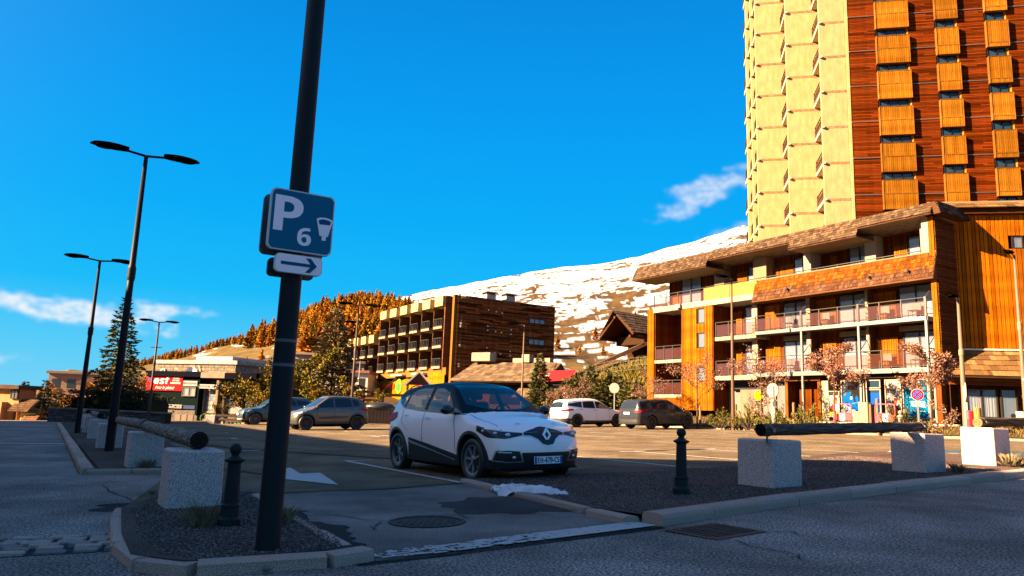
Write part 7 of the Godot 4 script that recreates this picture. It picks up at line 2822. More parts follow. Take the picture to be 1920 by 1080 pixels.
# ------------------------------------------------------------------ trees and shrubs
# a conifer of drooping branches set with needle tufts
func conifer(called: String, h: float, w: float, col: Color, whorls: int, per: int, tufts: int, size: float, seed_: int, droop := .25, bare := .06) -> Node3D:
	rng.seed = seed_
	var t := Node3D.new()
	t.name = called
	add_child(t, true)
	var tr := MB.new()
	tr.col = Color(.06, .042, .03)
	tr.tube([Vector3(0, -.4, 0), Vector3(0, h * .5, 0), Vector3(0, h * .99, 0)], [h * .016 + .02, h * .010 + .01, .01], 8)
	var cr := MB.new()
	for i in whorls:
		var f := float(i) / whorls
		var y := h * lerpf(bare, .985, pow(f, .92))
		var reach := w * (1.0 - pow(f, 1.15)) * rng.randf_range(.80, 1.12) + .06
		var n := maxi(4, int(per * (1.0 - f * .45)))
		var ph := rng.randf() * TAU
		for k in n:
			var a := ph + TAU * k / n + rng.randf_range(-.25, .25)
			var l := reach * rng.randf_range(.72, 1.1)
			var d := Vector3(cos(a), 0, sin(a))
			var side := Vector3(-d.z, 0, d.x)
			var base := Vector3(0, y + rng.randf_range(-.06, .06) * h / whorls, 0)
			var rise := lerpf(.02, .42, f)
			var pts := []
			for q in 4:
				var u := q / 3.0
				pts.append(base + d * l * u + Vector3.UP * (rise * l * u - droop * l * u * u))
			tr.tube([pts[0], pts[1], pts[2], pts[3]], [.012 * h / 8 + .006, .008 * h / 8 + .004, .005, .002], 4, false)
			var m := maxi(4, int(tufts * l / w))
			for q in m:
				var u := pow((q + rng.randf()) / m, .75)
				var p: Vector3 = base + d * l * u + Vector3.UP * (rise * l * u - droop * l * u * u)
				var sp := (1.0 - u) * l * .42 + size * .4
				var off := rng.randf_range(-1, 1)
				p += side * off * sp + Vector3.UP * (-absf(off) * sp * .25 + rng.randf_range(-.5, .3) * size)
				cr.col = tone(col, .45)
				var ax := (d * rng.randf_range(.5, 1.1) + side * off * .9 + Vector3.UP * rng.randf_range(-.1, .35)).normalized()
				var v := ax.cross(Vector3(rng.randf_range(-1, 1), rng.randf_range(-.3, 1), rng.randf_range(-1, 1))).normalized()
				var s := size * rng.randf_range(.65, 1.3)
				cr.tri(p - v * s * .28, p + v * s * .28, p + ax * s)
				var v2 := ax.cross(v)
				cr.tri(p - v2 * s * .28, p + v2 * s * .28, p + ax * s * .9)
	obj("trunk", tr, M("bark"), t)
	obj("crown", cr, M("needle"), t)
	return t

func branchy(called: String, h: float, w: float, stem: float, leaves: int, cols: Array, size: float, seed_: int, r := .05) -> Node3D:
	rng.seed = seed_
	var t := Node3D.new()
	t.name = called
	add_child(t, true)
	var b := MB.new()
	b.col = Color(.12, .07, .05)
	b.tube([Vector3(0, -.3, 0), Vector3(.02, stem * .6, .01), Vector3(0, stem, 0), Vector3(.03, h * .75, 0)], [r, r * .8, r * .66, r * .2], 8)
	var tips := []
	var grow := func(grow_: Callable, o: Vector3, d: Vector3, l: float, rad: float, lvl: int) -> void:
		var e := o + d * l
		b.tube([o, o + d * l * .5 + Vector3(rng.randf_range(-.04, .04), .02, rng.randf_range(-.04, .04)) * l, e], [rad, rad * .75, rad * .5], 5, false)
		if lvl == 0:
			tips.append([o, e]); return
		for k in 3:
			var nd := (d + Vector3(rng.randf_range(-1, 1), rng.randf_range(-.35, .8), rng.randf_range(-1, 1)) * .75).normalized()
			grow_.call(grow_, o.lerp(e, rng.randf_range(.5, 1.0)), nd, l * rng.randf_range(.55, .75), rad * .55, lvl - 1)
		tips.append([o, e])
	for k in 8:
		var a := TAU * k / 8 + rng.randf() * .5
		var y := lerpf(stem, h * .7, k / 7.0)
		grow.call(grow, Vector3(0, y, 0), Vector3(cos(a), rng.randf_range(.35, 1.0), sin(a)).normalized(), w * rng.randf_range(.42, .62), r * .42, 2)
	obj("trunk", b, M("bark"), t)
	var c := MB.new()
	for i in leaves:
		var q: Array = tips[rng.randi() % tips.size()]
		var p: Vector3 = q[0].lerp(q[1], rng.randf_range(.2, 1.08)) + Vector3(rng.randf_range(-1, 1), rng.randf_range(-1, 1), rng.randf_range(-1, 1)) * maxf(size * 1.4, .17 * w / 1.9)
		c.col = tone(cols[rng.randi() % cols.size()], .3)
		leaf(c, p, size)
	obj("foliage", c, M("leaf"), t)
	return t

# low mountain pine: upright shoots with brushes of needles
func pine_shrub(called: String, h: float, w: float, shoots: int, col: Color, seed_: int) -> Node3D:
	rng.seed = seed_
	var t := Node3D.new()
	t.name = called
	add_child(t, true)
	var b := MB.new()
	b.col = Color(.10, .06, .04)
	var c := MB.new()
	for i in shoots:
		var a := rng.randf() * TAU
		var r := sqrt(rng.randf()) * w
		var hh := h * rng.randf_range(.45, 1.05) * (1.0 - .65 * pow(r / w, 2.0))
		var tip := Vector3(cos(a) * r, hh, sin(a) * r)
		b.tube([Vector3(cos(a) * r * .2, -.05, sin(a) * r * .2), Vector3(cos(a) * r * .75, hh * .4, sin(a) * r * .75), tip], [.02, .014, .006], 4, false)
		var dir := Vector3(cos(a) * .4, 1, sin(a) * .4).normalized()
		for k in 46:
			var u := rng.randf()
			var p := tip - dir * u * minf(hh * .75, .42)
			var d := (Vector3(rng.randf_range(-1, 1), rng.randf_range(-.1, .9), rng.randf_range(-1, 1)) + dir * .5).normalized()
			var v := d.cross(Vector3(rng.randf(), rng.randf(), rng.randf())).normalized()
			var s := rng.randf_range(.10, .17)
			c.col = tone(col, .5)
			c.tri(p - v * .017, p + v * .017, p + d * s)
	obj("stems", b, M("bark"), t)
	obj("needles", c, M("needle"), t)
	return t

func larch_mesh(seed_: int, col: Color) -> ArrayMesh:
	rng.seed = seed_
	var b := MB.new()
	b.col = Color(.10, .06, .04)
	b.tube([Vector3(0, -.1, 0), Vector3(0, .95, 0)], [.018, .004], 5, false)
	for i in 170:
		var f := pow(rng.randf(), .8)
		var y := lerpf(.10, 1.0, f)
		var r := .27 * (1.0 - pow(f, 1.6)) * rng.randf_range(.45, 1.15) + .008
		var a := rng.randf() * TAU
		var d := Vector3(cos(a), 0, sin(a))
		b.col = tone(col, .4)
		var o := Vector3(0, y, 0) + d * r * .25
		var tip := Vector3(0, y - .02 + .06 * rng.randf(), 0) + d * r
		var v := Vector3(-d.z, rng.randf_range(-.6, .6), d.x) * (.028 + r * .22)
		var up := Vector3(0, .045, 0)
		b.tri(o - v, tip, o + v + up)
		b.tri(o - up, tip + v * .5, o + up)
	return b.mesh(M("leaf"))

func place(o: Node3D, at: Vector3, turn: float, label: String, category: String, group := "") -> Node3D:
	o.position = at
	o.rotation_degrees.y = turn
	tag(o, label, category, group)
	return o

func build_trees() -> void:
	var dark := Color(.045, .055, .022)
	# the big spruce behind the hedge
	place(conifer("spruce_tree", 8.8, 2.25, Color(.085, .085, .025), 25, 8, 44, .24, 31, .36), Vector3(-25.6, -.7, -49.0), 0, "big spruce standing behind the hedge and the tall lamp post", "spruce")
	# conifers by the lodge and on the bank
	var c1 := conifer("spruce_tree", 6.2, 1.75, Color(.085, .085, .028), 24, 8, 60, .22, 32)
	place(c1, Vector3(2.75, .6, -66.0), 0, "green spruce before the right end of the dark hotel gable", "spruce", "small conifers along the bank")
	var c2 := conifer("young_conifer", 3.6, 1.35, Color(.10, .09, .030), 16, 7, 46, .22, 33)
	place(c2, tpos(4.4, 59, -.1), 20, "young conifer left of the bare shrub at the foot of the bank", "conifer", "small conifers along the bank")
	var bank := [[5.4, 61, 1.05, "young conifer behind the white crossover's roof"], [6.4, 60.5, .8, "low conifer on the bank between the two parked cars"], [6.3, 65, .95, "tallest young conifer half way up the grassy bank"], [7.2, 60, .9, "young conifer on the bank above the white crossover's bonnet"], [8.3, 60.5, 1.0, "young conifer behind the round sign on the bank"], [9.1, 59.5, .85, "young conifer right of the round sign on the bank"], [9.8, 57, 1.0, "conifer at the bank's end next to the orange corner"], [3.3, 60, .75, "smallest conifer by the rubble wall near the lodge spruce"], [4.9, 66, .7, "small conifer near the red banner"], [7.7, 66, .6, "small conifer high on the grassy bank"]]
	for q in bank: copy(c2, tpos(q[0], q[1], -.1), q[0] * 90, q[3], q[2])
	# tall conifer and yellow larch behind the parked cars
	var c3 := conifer("old_conifer", 9.0, 2.6, Color(.13, .09, .04), 24, 7, 46, .30, 34, .3, .25)
	place(c3, Vector3(-12.9, -.2, -54.5), 0, "old thin-crowned conifer behind the grey SUV", "conifer")
	var yel := [Color(.12, .088, .008), Color(.10, .082, .008), Color(.06, .058, .008), Color(.15, .095, .008)]
	place(branchy("yellow_tree", 5.2, 2.5, .6, 4000, yel, .10, 41, .09), Vector3(-13.6, -.2, -51.5), 0, "yellow-green broadleaf tree behind the parked cars and the sign pole", "tree")
	var y2 := branchy("yellow_bush", 3.6, 2.6, .2, 2600, yel + [Color(.22, .085, .006)], .09, 42, .06)
	place(y2, Vector3(-17.6, -.4, -51.0), 0, "yellow bush at the right end of the ski school shop", "bush", "yellow bushes beyond the parked cars")
	for q in [[-16.0, -50.3, .8, "orange-yellow bush just left of the sign pole behind the teal car"], [-11.2, -50.5, .75, "yellow bush over the grey SUV's roof"], [-9.7, -52.0, .6, "small reddish bush right of the grey SUV's roof"], [-19.3, -51.5, .45, "low yellow bush below the shelved shop window"], [-12.4, -49.5, .62, "low bush between the teal car and the grey SUV"]]:
		copy(y2, Vector3(q[0], -.3, q[1]), q[0] * 40, q[3], q[2])
	# small street trees with withered leaves
	var pink := [Color(.17, .075, .052), Color(.12, .05, .036), Color(.27, .155, .115), Color(.20, .095, .06)]
	var t1 := branchy("street_tree", 4.6, 1.75, 1.35, 5600, pink, .047, 43)
	place(t1, Vector3(15.08, .95, -34.53), 0, "street tree with dense withered pink leaves before the skier window", "tree", "street trees with withered leaves")
	copy(t1, Vector3(17.5, 1.0, -30.9), 130, "street tree with withered leaves hiding the building's near corner", .92)
	var t2 := branchy("street_tree", 4.2, 2.0, 1.4, 1700, pink, .045, 44)
	place(t2, Vector3(10.6, .85, -41.97), 0, "thin street tree with sparse leaves before the plank block", "tree", "street trees with withered leaves")
	copy(t2, Vector3(12.9, .9, -38.1), 75, "sparse street tree in front of the yellow disc", 1.0)
	copy(t2, Vector3(8.9, .85, -47.0), 200, "bare little tree at the orange corner behind the black SUV", .8)
	copy(t2, tpos(5.2, 56, -.1), 300, "bare pale shrub tree above the white crossover", .85)
	copy(t2, tpos(3.9, 57, -.1), 33, "bare shrub beside the rubble wall near the lodge", .7)
	copy(t2, tpos(-27.0, 57, .2), 33, "bare pinkish tree between the big spruce and the black wall", .95)
	# shrubs of the bed
	var s1 := pine_shrub("pine_shrub", 1.05, .85, 34, Color(.15, .13, .028), 51)
	place(s1, Vector3(11.5, .85, -40.3), 0, "mountain pine shrub at the left end of the bed", "shrub", "mountain pine shrubs in the bed")
	for q in [[12.55, -38.9, 1.15, "tall mountain pine shrub before the garage panels"], [13.45, -37.35, 1.0, "mountain pine shrub left of the wooden passage"], [14.4, -35.75, 1.2, "broadest mountain pine shrub in front of the wooden passage"], [16.62, -32.0, 1.15, "upright mountain pine shrub before the portrait window"], [17.25, -31.0, .6, "low mountain pine shrub right of the no-stopping sign"], [12.0, -39.8, .7, "low mountain pine shrub between the two at the bed's left end"]]:
		copy(s1, Vector3(q[0], .9, q[1]), q[0] * 77, q[3], q[2])
	var s2 := branchy("dry_bush", 1.5, .9, .1, 700, pink + [Color(.36, .25, .17)], .04, 52, .02)
	place(s2, Vector3(13.0, .85, -38.2), 0, "withered bush in front of the round white sign", "bush", "withered bushes in the bed")
	for q in [[17.75, -30.45, .85, "withered bush at the foot of the near street tree"], [10.9, -41.7, .35, "low withered bush by the thin street tree"], [15.0, -34.9, .3, "tiny withered bush by the dense street tree"], [4.5, -55.0, 1.3, "withered bush behind the white hatchback's bonnet"], [3.4, -54.0, 1.0, "withered bush by the low rubble wall"]]:
		copy(s2, Vector3(q[0], terrain_y(q[0], q[1]) if q[1] < -50 else .85, q[1]), q[0] * 50, q[3], q[2])
	# autumn trees at the far left
	var org := [Color(.28, .11, .008), Color(.24, .085, .007), Color(.32, .155, .012)]
	var o1 := branchy("autumn_tree", 5.2, 2.2, .6, 1700, org, .12, 45, .08)
	place(o1, Vector3(-33.4, -3.0, -57.5), 0, "bright orange tree above the hedge's left end", "tree", "autumn trees beyond the road crest")
	for q in [[-31.2, -3.2, -59.5, 1.0, "orange tree right beside the bright orange tree"], [-36.5, -2.6, -63.5, .9, "orange tree behind the orange house's roofs"], [-39.5, -1.4, -66, .7, "small orange tree left of the dark conifers"], [-29.6, -2.4, -58.4, .75, "orange tree just left of the big spruce"], [-27.0, -1.6, -60.5, .9, "yellow-orange tree seen through the big spruce"], [-33.8, -1.6, -70, 1.1, "tall orange tree behind the autumn trees"]]:
		copy(o1, Vector3(q[0], q[1], q[2]), q[0] * 31, q[4], q[3])
	var d1 := conifer("dark_conifer", 4.6, 1.3, Color(.05, .052, .022), 15, 7, 34, .26, 35)
	place(d1, Vector3(-34.3, -3.4, -55.6), 0, "dark conifer right of the orange house", "conifer", "dark conifers at the far left")
	for q in [[-33.3, -3.4, -54.5, .7, "low dark conifer at the hedge's left end"], [-38.2, -1.5, -62, .9, "dark conifer behind the orange house's flat roof"], [-40.5, -1.2, -63, .8, "dark conifer at the left edge behind the flat roof"], [-35.2, -3.0, -59, 1.0, "dark conifer between the orange trees"], [-25.2, -.6, -59.5, .8, "dark conifer between the big spruce and the shop"], [-36.8, -1.0, -70, 1.1, "dark conifer among the brown houses at far left"]]:
		copy(d1, Vector3(q[0], q[1], q[2]), q[0] * 57, q[4], q[3])
	build_forest()

func build_forest() -> void:
	var meshes := []
	for i in 6: meshes.append(larch_mesh(60 + i, [Color(.30, .12, .008), Color(.38, .17, .012), Color(.22, .08, .007), Color(.30, .10, .008), Color(.16, .085, .010), Color(.42, .20, .012)][i]))
	rng.seed = 77
	# the larch wood: one mass on the hill
	for i in 6:
		var xs := []
		for k in 420:
			var az := rng.randf_range(-19.6, -2.5)
			var r := rng.randf_range(185, 425)
			if az < -15.5 and r < 290 + (az + 15.5) * -16: continue
			var d := az_dir(az) * r
			var y := terrain_y(d.x, d.z)
			var h := rng.randf_range(4.2, 9.5) * (1.0 if rng.randf() > .1 else 1.25)
			var wd := h * rng.randf_range(.75, 1.25)
			xs.append(Transform3D(Basis(Vector3.UP, rng.randf() * TAU).scaled(Vector3(wd, h, wd)), Vector3(d.x, y - .2, d.z)))
		for k in 42:
			var az := rng.randf_range(-28.0, -19.8)
			var r := near_ridge(az) + rng.randf_range(-22, 12)
			var d := az_dir(az) * r
			var h := rng.randf_range(3.6, 5.8)
			xs.append(Transform3D(Basis(Vector3.UP, rng.randf() * TAU).scaled(Vector3(h, h, h)), Vector3(d.x, terrain_y(d.x, d.z) - .3, d.z)))
		var mm := MultiMesh.new()
		mm.transform_format = MultiMesh.TRANSFORM_3D
		mm.mesh = meshes[i]
		mm.instance_count = xs.size()
		for k in xs.size(): mm.set_instance_transform(k, xs[k])
		var o := MultiMeshInstance3D.new()
		o.name = "larch_forest"
		o.multimesh = mm
		add_child(o, true)
		tag(o, "dense orange larch wood covering the hill behind the hotel", "forest", "orange larch woods", "stuff")
	# larches one can tell apart on the snowy slope and the fields
	var spots := [[2.1, 415, 17, "largest orange larch of the clump above the hotel's right end"], [2.6, 420, 15, "second orange larch of the clump above the hotel's right end"], [1.6, 425, 13, "left larch of the clump above the hotel's right end"], [3.0, 410, 12, "right larch of the clump above the hotel's right end"], [.4, 440, 10, "larch between the chimneys and the orange clump"], [-.6, 440, 8, "small larch right behind the hotel's second chimney"], [3.7, 450, 9, "lone dark larch right of the orange clump"], [6.6, 470, 10, "reddish larch on the snow slope above the lift station"], [8.2, 480, 9, "larch pair's left tree above the station roof"], [8.6, 480, 11, "larch pair's right tree above the station roof"], [9.6, 500, 13, "tall larch on the snow slope beside the building's eave"], [10.2, 505, 10, "larch right next to the building's eave"], [7.2, 420, 7, "small larch on the slope left of the station roof"], [5.4, 430, 6, "tiny larch on the terraced snow slope"], [-19.4, 175, 5, "dark green tree right of the flat-roofed grey chalet"], [-22.2, 180, 4, "orange larch on the golden field"], [-16.5, 160, 6, "red tree right of the pale-roofed chalet"], [-18.4, 170, 6.5, "large orange larch left of the red tree"], [-23.4, 150, 3, "dark small tree on the golden field"], [-27.5, 160, 4, "brown tree on the ridge left of the spruce"]]
	for i in spots.size():
		var q: Array = spots[i]
		var col: int = i % 4
		var o := inst("larch_tree", meshes[col])
		o.transform = Transform3D(Basis(Vector3.UP, i * 1.3).scaled(Vector3.ONE * float(q[2]) * Vector3(1.15, 1, 1.15)), tpos(q[0], q[1], -.3))
		tag(o, q[3], "tree", "larches one by one on the slopes")

# ------------------------------------------------------------------ bed, pavement, signs and small street things on the right
func round_sign(called: String, label: String, at: Vector3, h: float, r: float, turn: float, cols: Array, post: Color, plate_h := 0.0) -> Node3D:
	var t := thing(called, label, "sign", at, turn)
	var p := MB.new()
	p.col = post
	p.bx(-.04, .04, -.3, h + r * .6, -.03, .03, .008)
	obj("post", p, M("flat_metal"), t)
	var d := MB.new()
	d.xf = Transform3D(Basis(Vector3.RIGHT, PI / 2), Vector3(0, h, .035))
	d.col = cols[0]
	d.lathe([Vector2(0, 0), Vector2(r, 0), Vector2(r, .02), Vector2(r * .93, .024), Vector2(0, .024)], 36)
	obj("disc", d, M("sign_paint"), t)
	if plate_h > 0.0:
		var q := MB.new()
		q.col = cols[0]
		q.prism(rounded(r * 1.9, plate_h, .03), .04, .06)
		q.xf = Transform3D()
		var o := obj("plate", q, M("sign_paint"), t)
		o.position = Vector3(0, h - r - plate_h * .75, 0)
	return t

func build_street_things() -> void:
	rng.seed = 99
	# pavement in front of the shops and the planted bed before it
	var b := MB.new()
	b.col = Color(.22, .12, .075)
	var front := [Vector2(8.0, -49.4), Vector2(10.2, -45.0), Vector2(13.2, -40.2), Vector2(15.6, -36.6), Vector2(17.6, -32.7), Vector2(18.9, -30.0), Vector2(20.2, -28.6), Vector2(26, -27.4)]
	var lip := [Vector2(7.4, -48.2), Vector2(9.75, -44.4), Vector2(12.7, -39.6), Vector2(15.05, -35.8), Vector2(17.0, -31.9), Vector2(18.2, -29.0), Vector2(19.6, -27.2), Vector2(26, -25.8)]
	for i in front.size() - 1:
		var f0: Vector2 = front[i]; var f1: Vector2 = front[i + 1]
		var a := Vector3(f0.x, 1.40, f0.y); var c := Vector3(f1.x, 1.40, f1.y)
		var in0 := a + Vector3(7, 0.04, -4.5); var in1 := c + Vector3(7, 0.04, -4.5)
		b.quad(a, c, in1, in0)
	struct("pavement", b, M("gravel"))
	var e := MB.new()
	e.col = Color(.14, .095, .04)
	for i in front.size() - 1:
		var f0: Vector2 = front[i]; var f1: Vector2 = front[i + 1]
		var l0: Vector2 = lip[i]; var l1: Vector2 = lip[i + 1]
		e.quad(gv(l0.x, l0.y, .12), gv(l1.x, l1.y, .12), Vector3(f1.x, 1.395, f1.y), Vector3(f0.x, 1.395, f0.y))
	var bed := struct("flower_bed", e, M("gravel"))
	kerb(bed, lip, 1.0, .18, .14, Color(.42, .34, .26))
	kerb(bed, [Vector2(9.6, -46.0), Vector2(12.9, -40.6), Vector2(15.3, -36.9), Vector2(17.3, -32.9), Vector2(18.5, -30.6)], 1.1, .12, .1, Color(.62, .57, .5), .48)
	var gr := MB.new()
	for i in 2600:
		var k := rng.randi() % (front.size() - 1)
		var u := rng.randf()
		var v := rng.randf_range(.03, .97)
		var l: Vector2 = lip[k].lerp(lip[k + 1], u)
		var f: Vector2 = front[k].lerp(front[k + 1], u)
		var p := gv(l.x, l.y, .12).lerp(Vector3(f.x, 1.395, f.y), v)
		var s := rng.randf_range(.06, .2)
		gr.col = tone(Color(.14, .09, .025), .45)
		var w := Vector3(rng.randf_range(-1, 1), 0, rng.randf_range(-1, 1)).normalized() * .015
		gr.tri(p - w, p + w, p + Vector3(rng.randf_range(-.1, .1), s, rng.randf_range(-.1, .1)))
	stuff(obj("dry_grass", gr, M("leaf")))
	# grass blades over the bank
	var bk := MB.new()
	for i in 16000:
		var p := tpos(rng.randf_range(1.5, 11.5), rng.randf_range(55, 80))
		var s := rng.randf_range(.15, .45)
		bk.col = tone([Color(.13, .10, .014), Color(.10, .08, .013), Color(.16, .11, .02), Color(.065, .058, .011)][i % 4], .35)
		var w := Vector3(rng.randf_range(-1, 1), 0, rng.randf_range(-1, 1)).normalized() * .07
		bk.tri(p - w, p + w, p + Vector3(rng.randf_range(-.2, .2), s, rng.randf_range(-.2, .2)))
	stuff(obj("bank_grass", bk, M("leaf")))
	# rubble wall at the foot of the bank
	var rw := thing("rubble_wall", "low pale rubble wall at the foot of the bank behind the white hatchback", "wall", Vector3(1.2, .0, -57.5), 8.0)
	for r in 4:
		var x := -.3 * (r % 2)
		while x < 7.0:
			var w := rng.randf_range(.3, .7)
			var m := MB.new()
			m.col = tone(Color(.22, .16, .10), .3)
			m.bx(x + .02, x + w, .3 + r * .32 - x * .03, .3 + r * .32 + .29 - x * .03, -.3, rng.randf_range(.0, .06), .03)
			obj("stone", m, M("stone"), rw)
			x += w
	# no-stopping sign with its plate
	var n := round_sign("no_stopping_sign", "round red and blue no-stopping sign with a white plate below it", Vector3(17.1, 1.2, -31.18), 1.36, .24, -30, [Color(.4, .38, .38)], Color(.2, .18, .16))
	for q in [[.225, Color(.34, .006, .014), .060], [.165, Color(.012, .07, .28), .063]]:
		var d := MB.new()
		d.xf = Transform3D(Basis(Vector3.RIGHT, PI / 2), Vector3(0, 1.36, q[2]))
		d.col = q[1]
		d.lathe([Vector2(q[0], -.002), Vector2(q[0], .002), Vector2(0, .002)], 36)
		obj("face", d, M("sign_paint"), n)
	var x := MB.new()
	x.col = Color(.34, .006, .014)
	x.beam(Vector3(-.12, 1.48, .067), Vector3(.12, 1.24, .067), .004, .045, Vector3.UP)
	x.beam(Vector3(-.12, 1.24, .069), Vector3(.12, 1.48, .069), .004, .045, Vector3.UP)
	obj("cross", x, M("sign_paint"), n)
	var pl := MB.new()
	pl.col = Color(.36, .34, .31)
	pl.prism(rounded(.50, .15, .02), .04, .06)
	pl.col = Color(.03, .16, .52)
	pl.bx(.10, .215, -.06, .06, .06, .062)
	var po := obj("plate", pl, M("sign_paint"), n)
	po.position = Vector3(0, .985, 0)
	var bm := StandardMaterial3D.new(); bm.albedo_color = Color(.06, .05, .05)
	letters("SAUF", .10, bm, po, Vector3(-.075, 0, .062), "lettering", true, .003)
	var wc := MB.new()
	wc.col = Color(.75, .75, .78)
	wc.ball(Vector3(.15, .042, .064), Vector3(.011, .011, .003), 8)
	wc.prism([Vector2(.143, .03), Vector2(.157, .03), Vector2(.157, .0), Vector2(.18, .0), Vector2(.19, -.035), Vector2(.178, -.038), Vector2(.17, -.012), Vector2(.143, -.012)], .062, .064)
	for k in 9:
		var a := PI * .75 + k * .42
		wc.bx(.152 + cos(a) * .032 - .006, .152 + cos(a) * .032 + .006, -.02 + sin(a) * .032 - .006, -.02 + sin(a) * .032 + .006, .062, .0635)
	obj("wheelchair_symbol", wc, M("sign_paint"), po)
	# the other traffic signs, seen from behind or bleached by the sun
	round_sign("round_sign", "grey back of a round sign with a plate on the thin post", gv(17.3, -28.3, .1), 1.72, .34, 62, [Color(.40, .34, .32)], Color(.46, .40, .34), .3)
	var ms := thing("curved_sign_post", "white round sign with curved bracket among the shrubs", "sign", Vector3(13.3, .95, -37.5), -60)
	var mm := MB.new()
	mm.col = Color(.2, .185, .175)
	mm.bx(-.12, .12, 0, 1.4, -.04, .04, .02)
	mm.xf = Transform3D(Basis(Vector3.RIGHT, PI / 2), Vector3(0, 1.85, .0))
	mm.lathe([Vector2(0, -.02), Vector2(.36, -.02), Vector2(.36, .03), Vector2(0, .03)], 32)
	obj("disc", mm, M("sign_paint"), ms)
	var pc := MB.new()
	pc.col = Color(.04, .04, .045)
	pc.bx(.05, .12, 1.2, 2.05, .032, .04)
	pc.bx(.0, .2, 1.05, 1.3, .045, .06)
	obj("dark_marks", pc, M("matte"), ms)
	round_sign("round_sign", "white round sign on a pale post behind the parked SUVs", tpos(8.1, 53, 0), 2.55, .36, -20, [Color(.2, .19, .18)], Color(.24, .22, .2))
	# boxes, posts, hydrant, barriers
	var u := thing("utility_cabinet", "cream utility cabinet in two steps before the skier window", "cabinet", Vector3(15.72, 1.1, -33.45), -59)
	var um := MB.new()
	um.col = Color(.27, .225, .12)
	um.bx(-.02, .42, 0, 1.12, -.3, .06, .02)
	um.bx(-.32, -.025, 0, .72, -.3, .055, .02)
	um.col = Color(.4, .36, .26)
	um.bx(.0, .40, 1.0, 1.01, .06, .064)
	obj("casing", um, M("render"), u)
	slab(u, "side_board", .43, .55, 0, 1.05, -.3, .0, Color(.22, .15, .10), "wood_v")
	for q in [[12.2, -40.1, 1.0, "pale wooden post beside the thin street tree's trunk"], [10.9, -42.4, .9, "pale wooden post left of the thin street tree"], [13.98, -36.6, 1.1, "wooden post before the wooden passage"], [16.25, -32.9, 1.3, "dark slanting wooden post right of the cream cabinet"], [18.36, -29.25, .95, "thick yellow wooden post behind the red hydrant"]]:
		var p := MB.new()
		var yel: bool = q[3].begins_with("thick")
		p.col = Color(.46, .30, .10) if yel else Color(.33, .22, .14)
		p.lathe([Vector2(.13 if yel else .07, -.3), Vector2(.13 if yel else .07, q[2] - .02), Vector2(.11 if yel else .05, q[2]), Vector2(0, q[2])], 14)
		var o := obj("wooden_post", p, M("wood_v"))
		o.position = Vector3(q[0], 1.1, q[1])
		tag(o, q[3], "post", "short wooden posts along the bed")
	var h := thing("fire_hydrant", "bright red fire hydrant cover beside the yellow post", "hydrant", Vector3(18.15, 1.15, -29.45))
	var hm := MB.new()
	hm.col = Color(.60, .01, .02)
	hm.lathe([Vector2(.12, -.2), Vector2(.15, .2), Vector2(.17, .45), Vector2(.16, .72), Vector2(.13, .78), Vector2(0, .79)], 12)
	obj("cover", hm, M("plastic"), h)
	for q in [["small stone bollard with ball top before the portrait window", 16.7, -31.85], ["small stone bollard under the porch beside the terrace", 20.4, -30.2]]:
		var s := thing("stone_bollard", q[0], "bollard", Vector3(q[1], 1.25, q[2]), 0, "small pale stone bollards")
		var sm := MB.new()
		sm.col = Color(.42, .36, .30)
		sm.lathe([Vector2(.10, -.3), Vector2(.10, .34), Vector2(.14, .36), Vector2(.14, .42), Vector2(.06, .46), Vector2(.05, .48)], 16)
		sm.ball(Vector3(0, .56, 0), Vector3(.09, .09, .09), 14)
		obj("body", sm, M("stone"), s)
	for q in [[15.35, -34.35, "red and white barrier left of the cream cabinet"], [16.3, -32.35, "red and white barrier right of the cream cabinet"]]:
		var g := thing("barrier", q[2], "barrier", Vector3(q[0], 1.3, q[1]), -59, "red and white pedestrian barriers")
		var gm := MB.new()
		gm.col = Color(.62, .05, .10)
		var pts := [Vector3(-.45, 0, 0), Vector3(-.45, .75, 0), Vector3(-.38, .85, 0), Vector3(.38, .85, 0), Vector3(.45, .75, 0), Vector3(.45, 0, 0)]
		gm.tube(pts, [.022, .022, .022, .022, .022, .022], 6)
		gm.tube([Vector3(-.45, .45, 0), Vector3(.45, .45, 0)], [.015, .015], 6)
		obj("frame", gm, M("plastic"), g)
		var gp := MB.new()
		gp.col = Color(.6, .015, .02)
		gp.bx(-.42, -.12, .12, .42, -.012, .012)
		gp.bx(.12, .42, .12, .42, -.012, .012)
		gp.col = Color(.7, .68, .66)
		gp.bx(-.12, .12, .12, .42, -.0115, .0115)
		obj("board", gp, M("plastic"), g)
	# parasol edge and planter at the right
	var pr := thing("parasol", "white parasol corner at the right edge before the porch", "parasol", Vector3(20.6, 1.2, -28.2), -12)
	var pm := MB.new()
	pm.col = Color(.66, .62, .56)
	pm.prism([Vector2(-.6, 2.05), Vector2(.6, 2.35), Vector2(1.8, 2.05), Vector2(1.8, 1.98), Vector2(.6, 2.26), Vector2(-.6, 1.98)], -.9, .9)
	obj("canopy", pm, M("render"), pr)
	var pp := MB.new()
	pp.col = Color(.5, .48, .46)
	pp.tube([Vector3(.6, 0, 0), Vector3(.6, 2.3, 0)], [.03, .03], 8)
	obj("pole", pp, M("flat_metal"), pr)
	# things between the grey SUV and the hotel: play house, bins
	var ph := thing("play_house", "little wooden play house with white gable boards before the hotel", "play house", Vector3(-6.35, .35, -53.0), 10)
	var pw := MB.new()
	pw.col = Color(.22, .09, .06)
	pw.prism([Vector2(-1.0, 2.6), Vector2(0, 3.55), Vector2(1.0, 2.6)], -1.6, .0)
	obj("roof", pw, M("shingle"), ph)
	var pg := MB.new()
	pg.col = Color(.68, .62, .55)
	pg.prism([Vector2(-1.15, 2.42), Vector2(0, 3.6), Vector2(1.15, 2.42), Vector2(1.0, 2.42), Vector2(0, 3.42), Vector2(-1.0, 2.42)], .0, .08)
	obj("gable_board", pg, M("render"), ph)
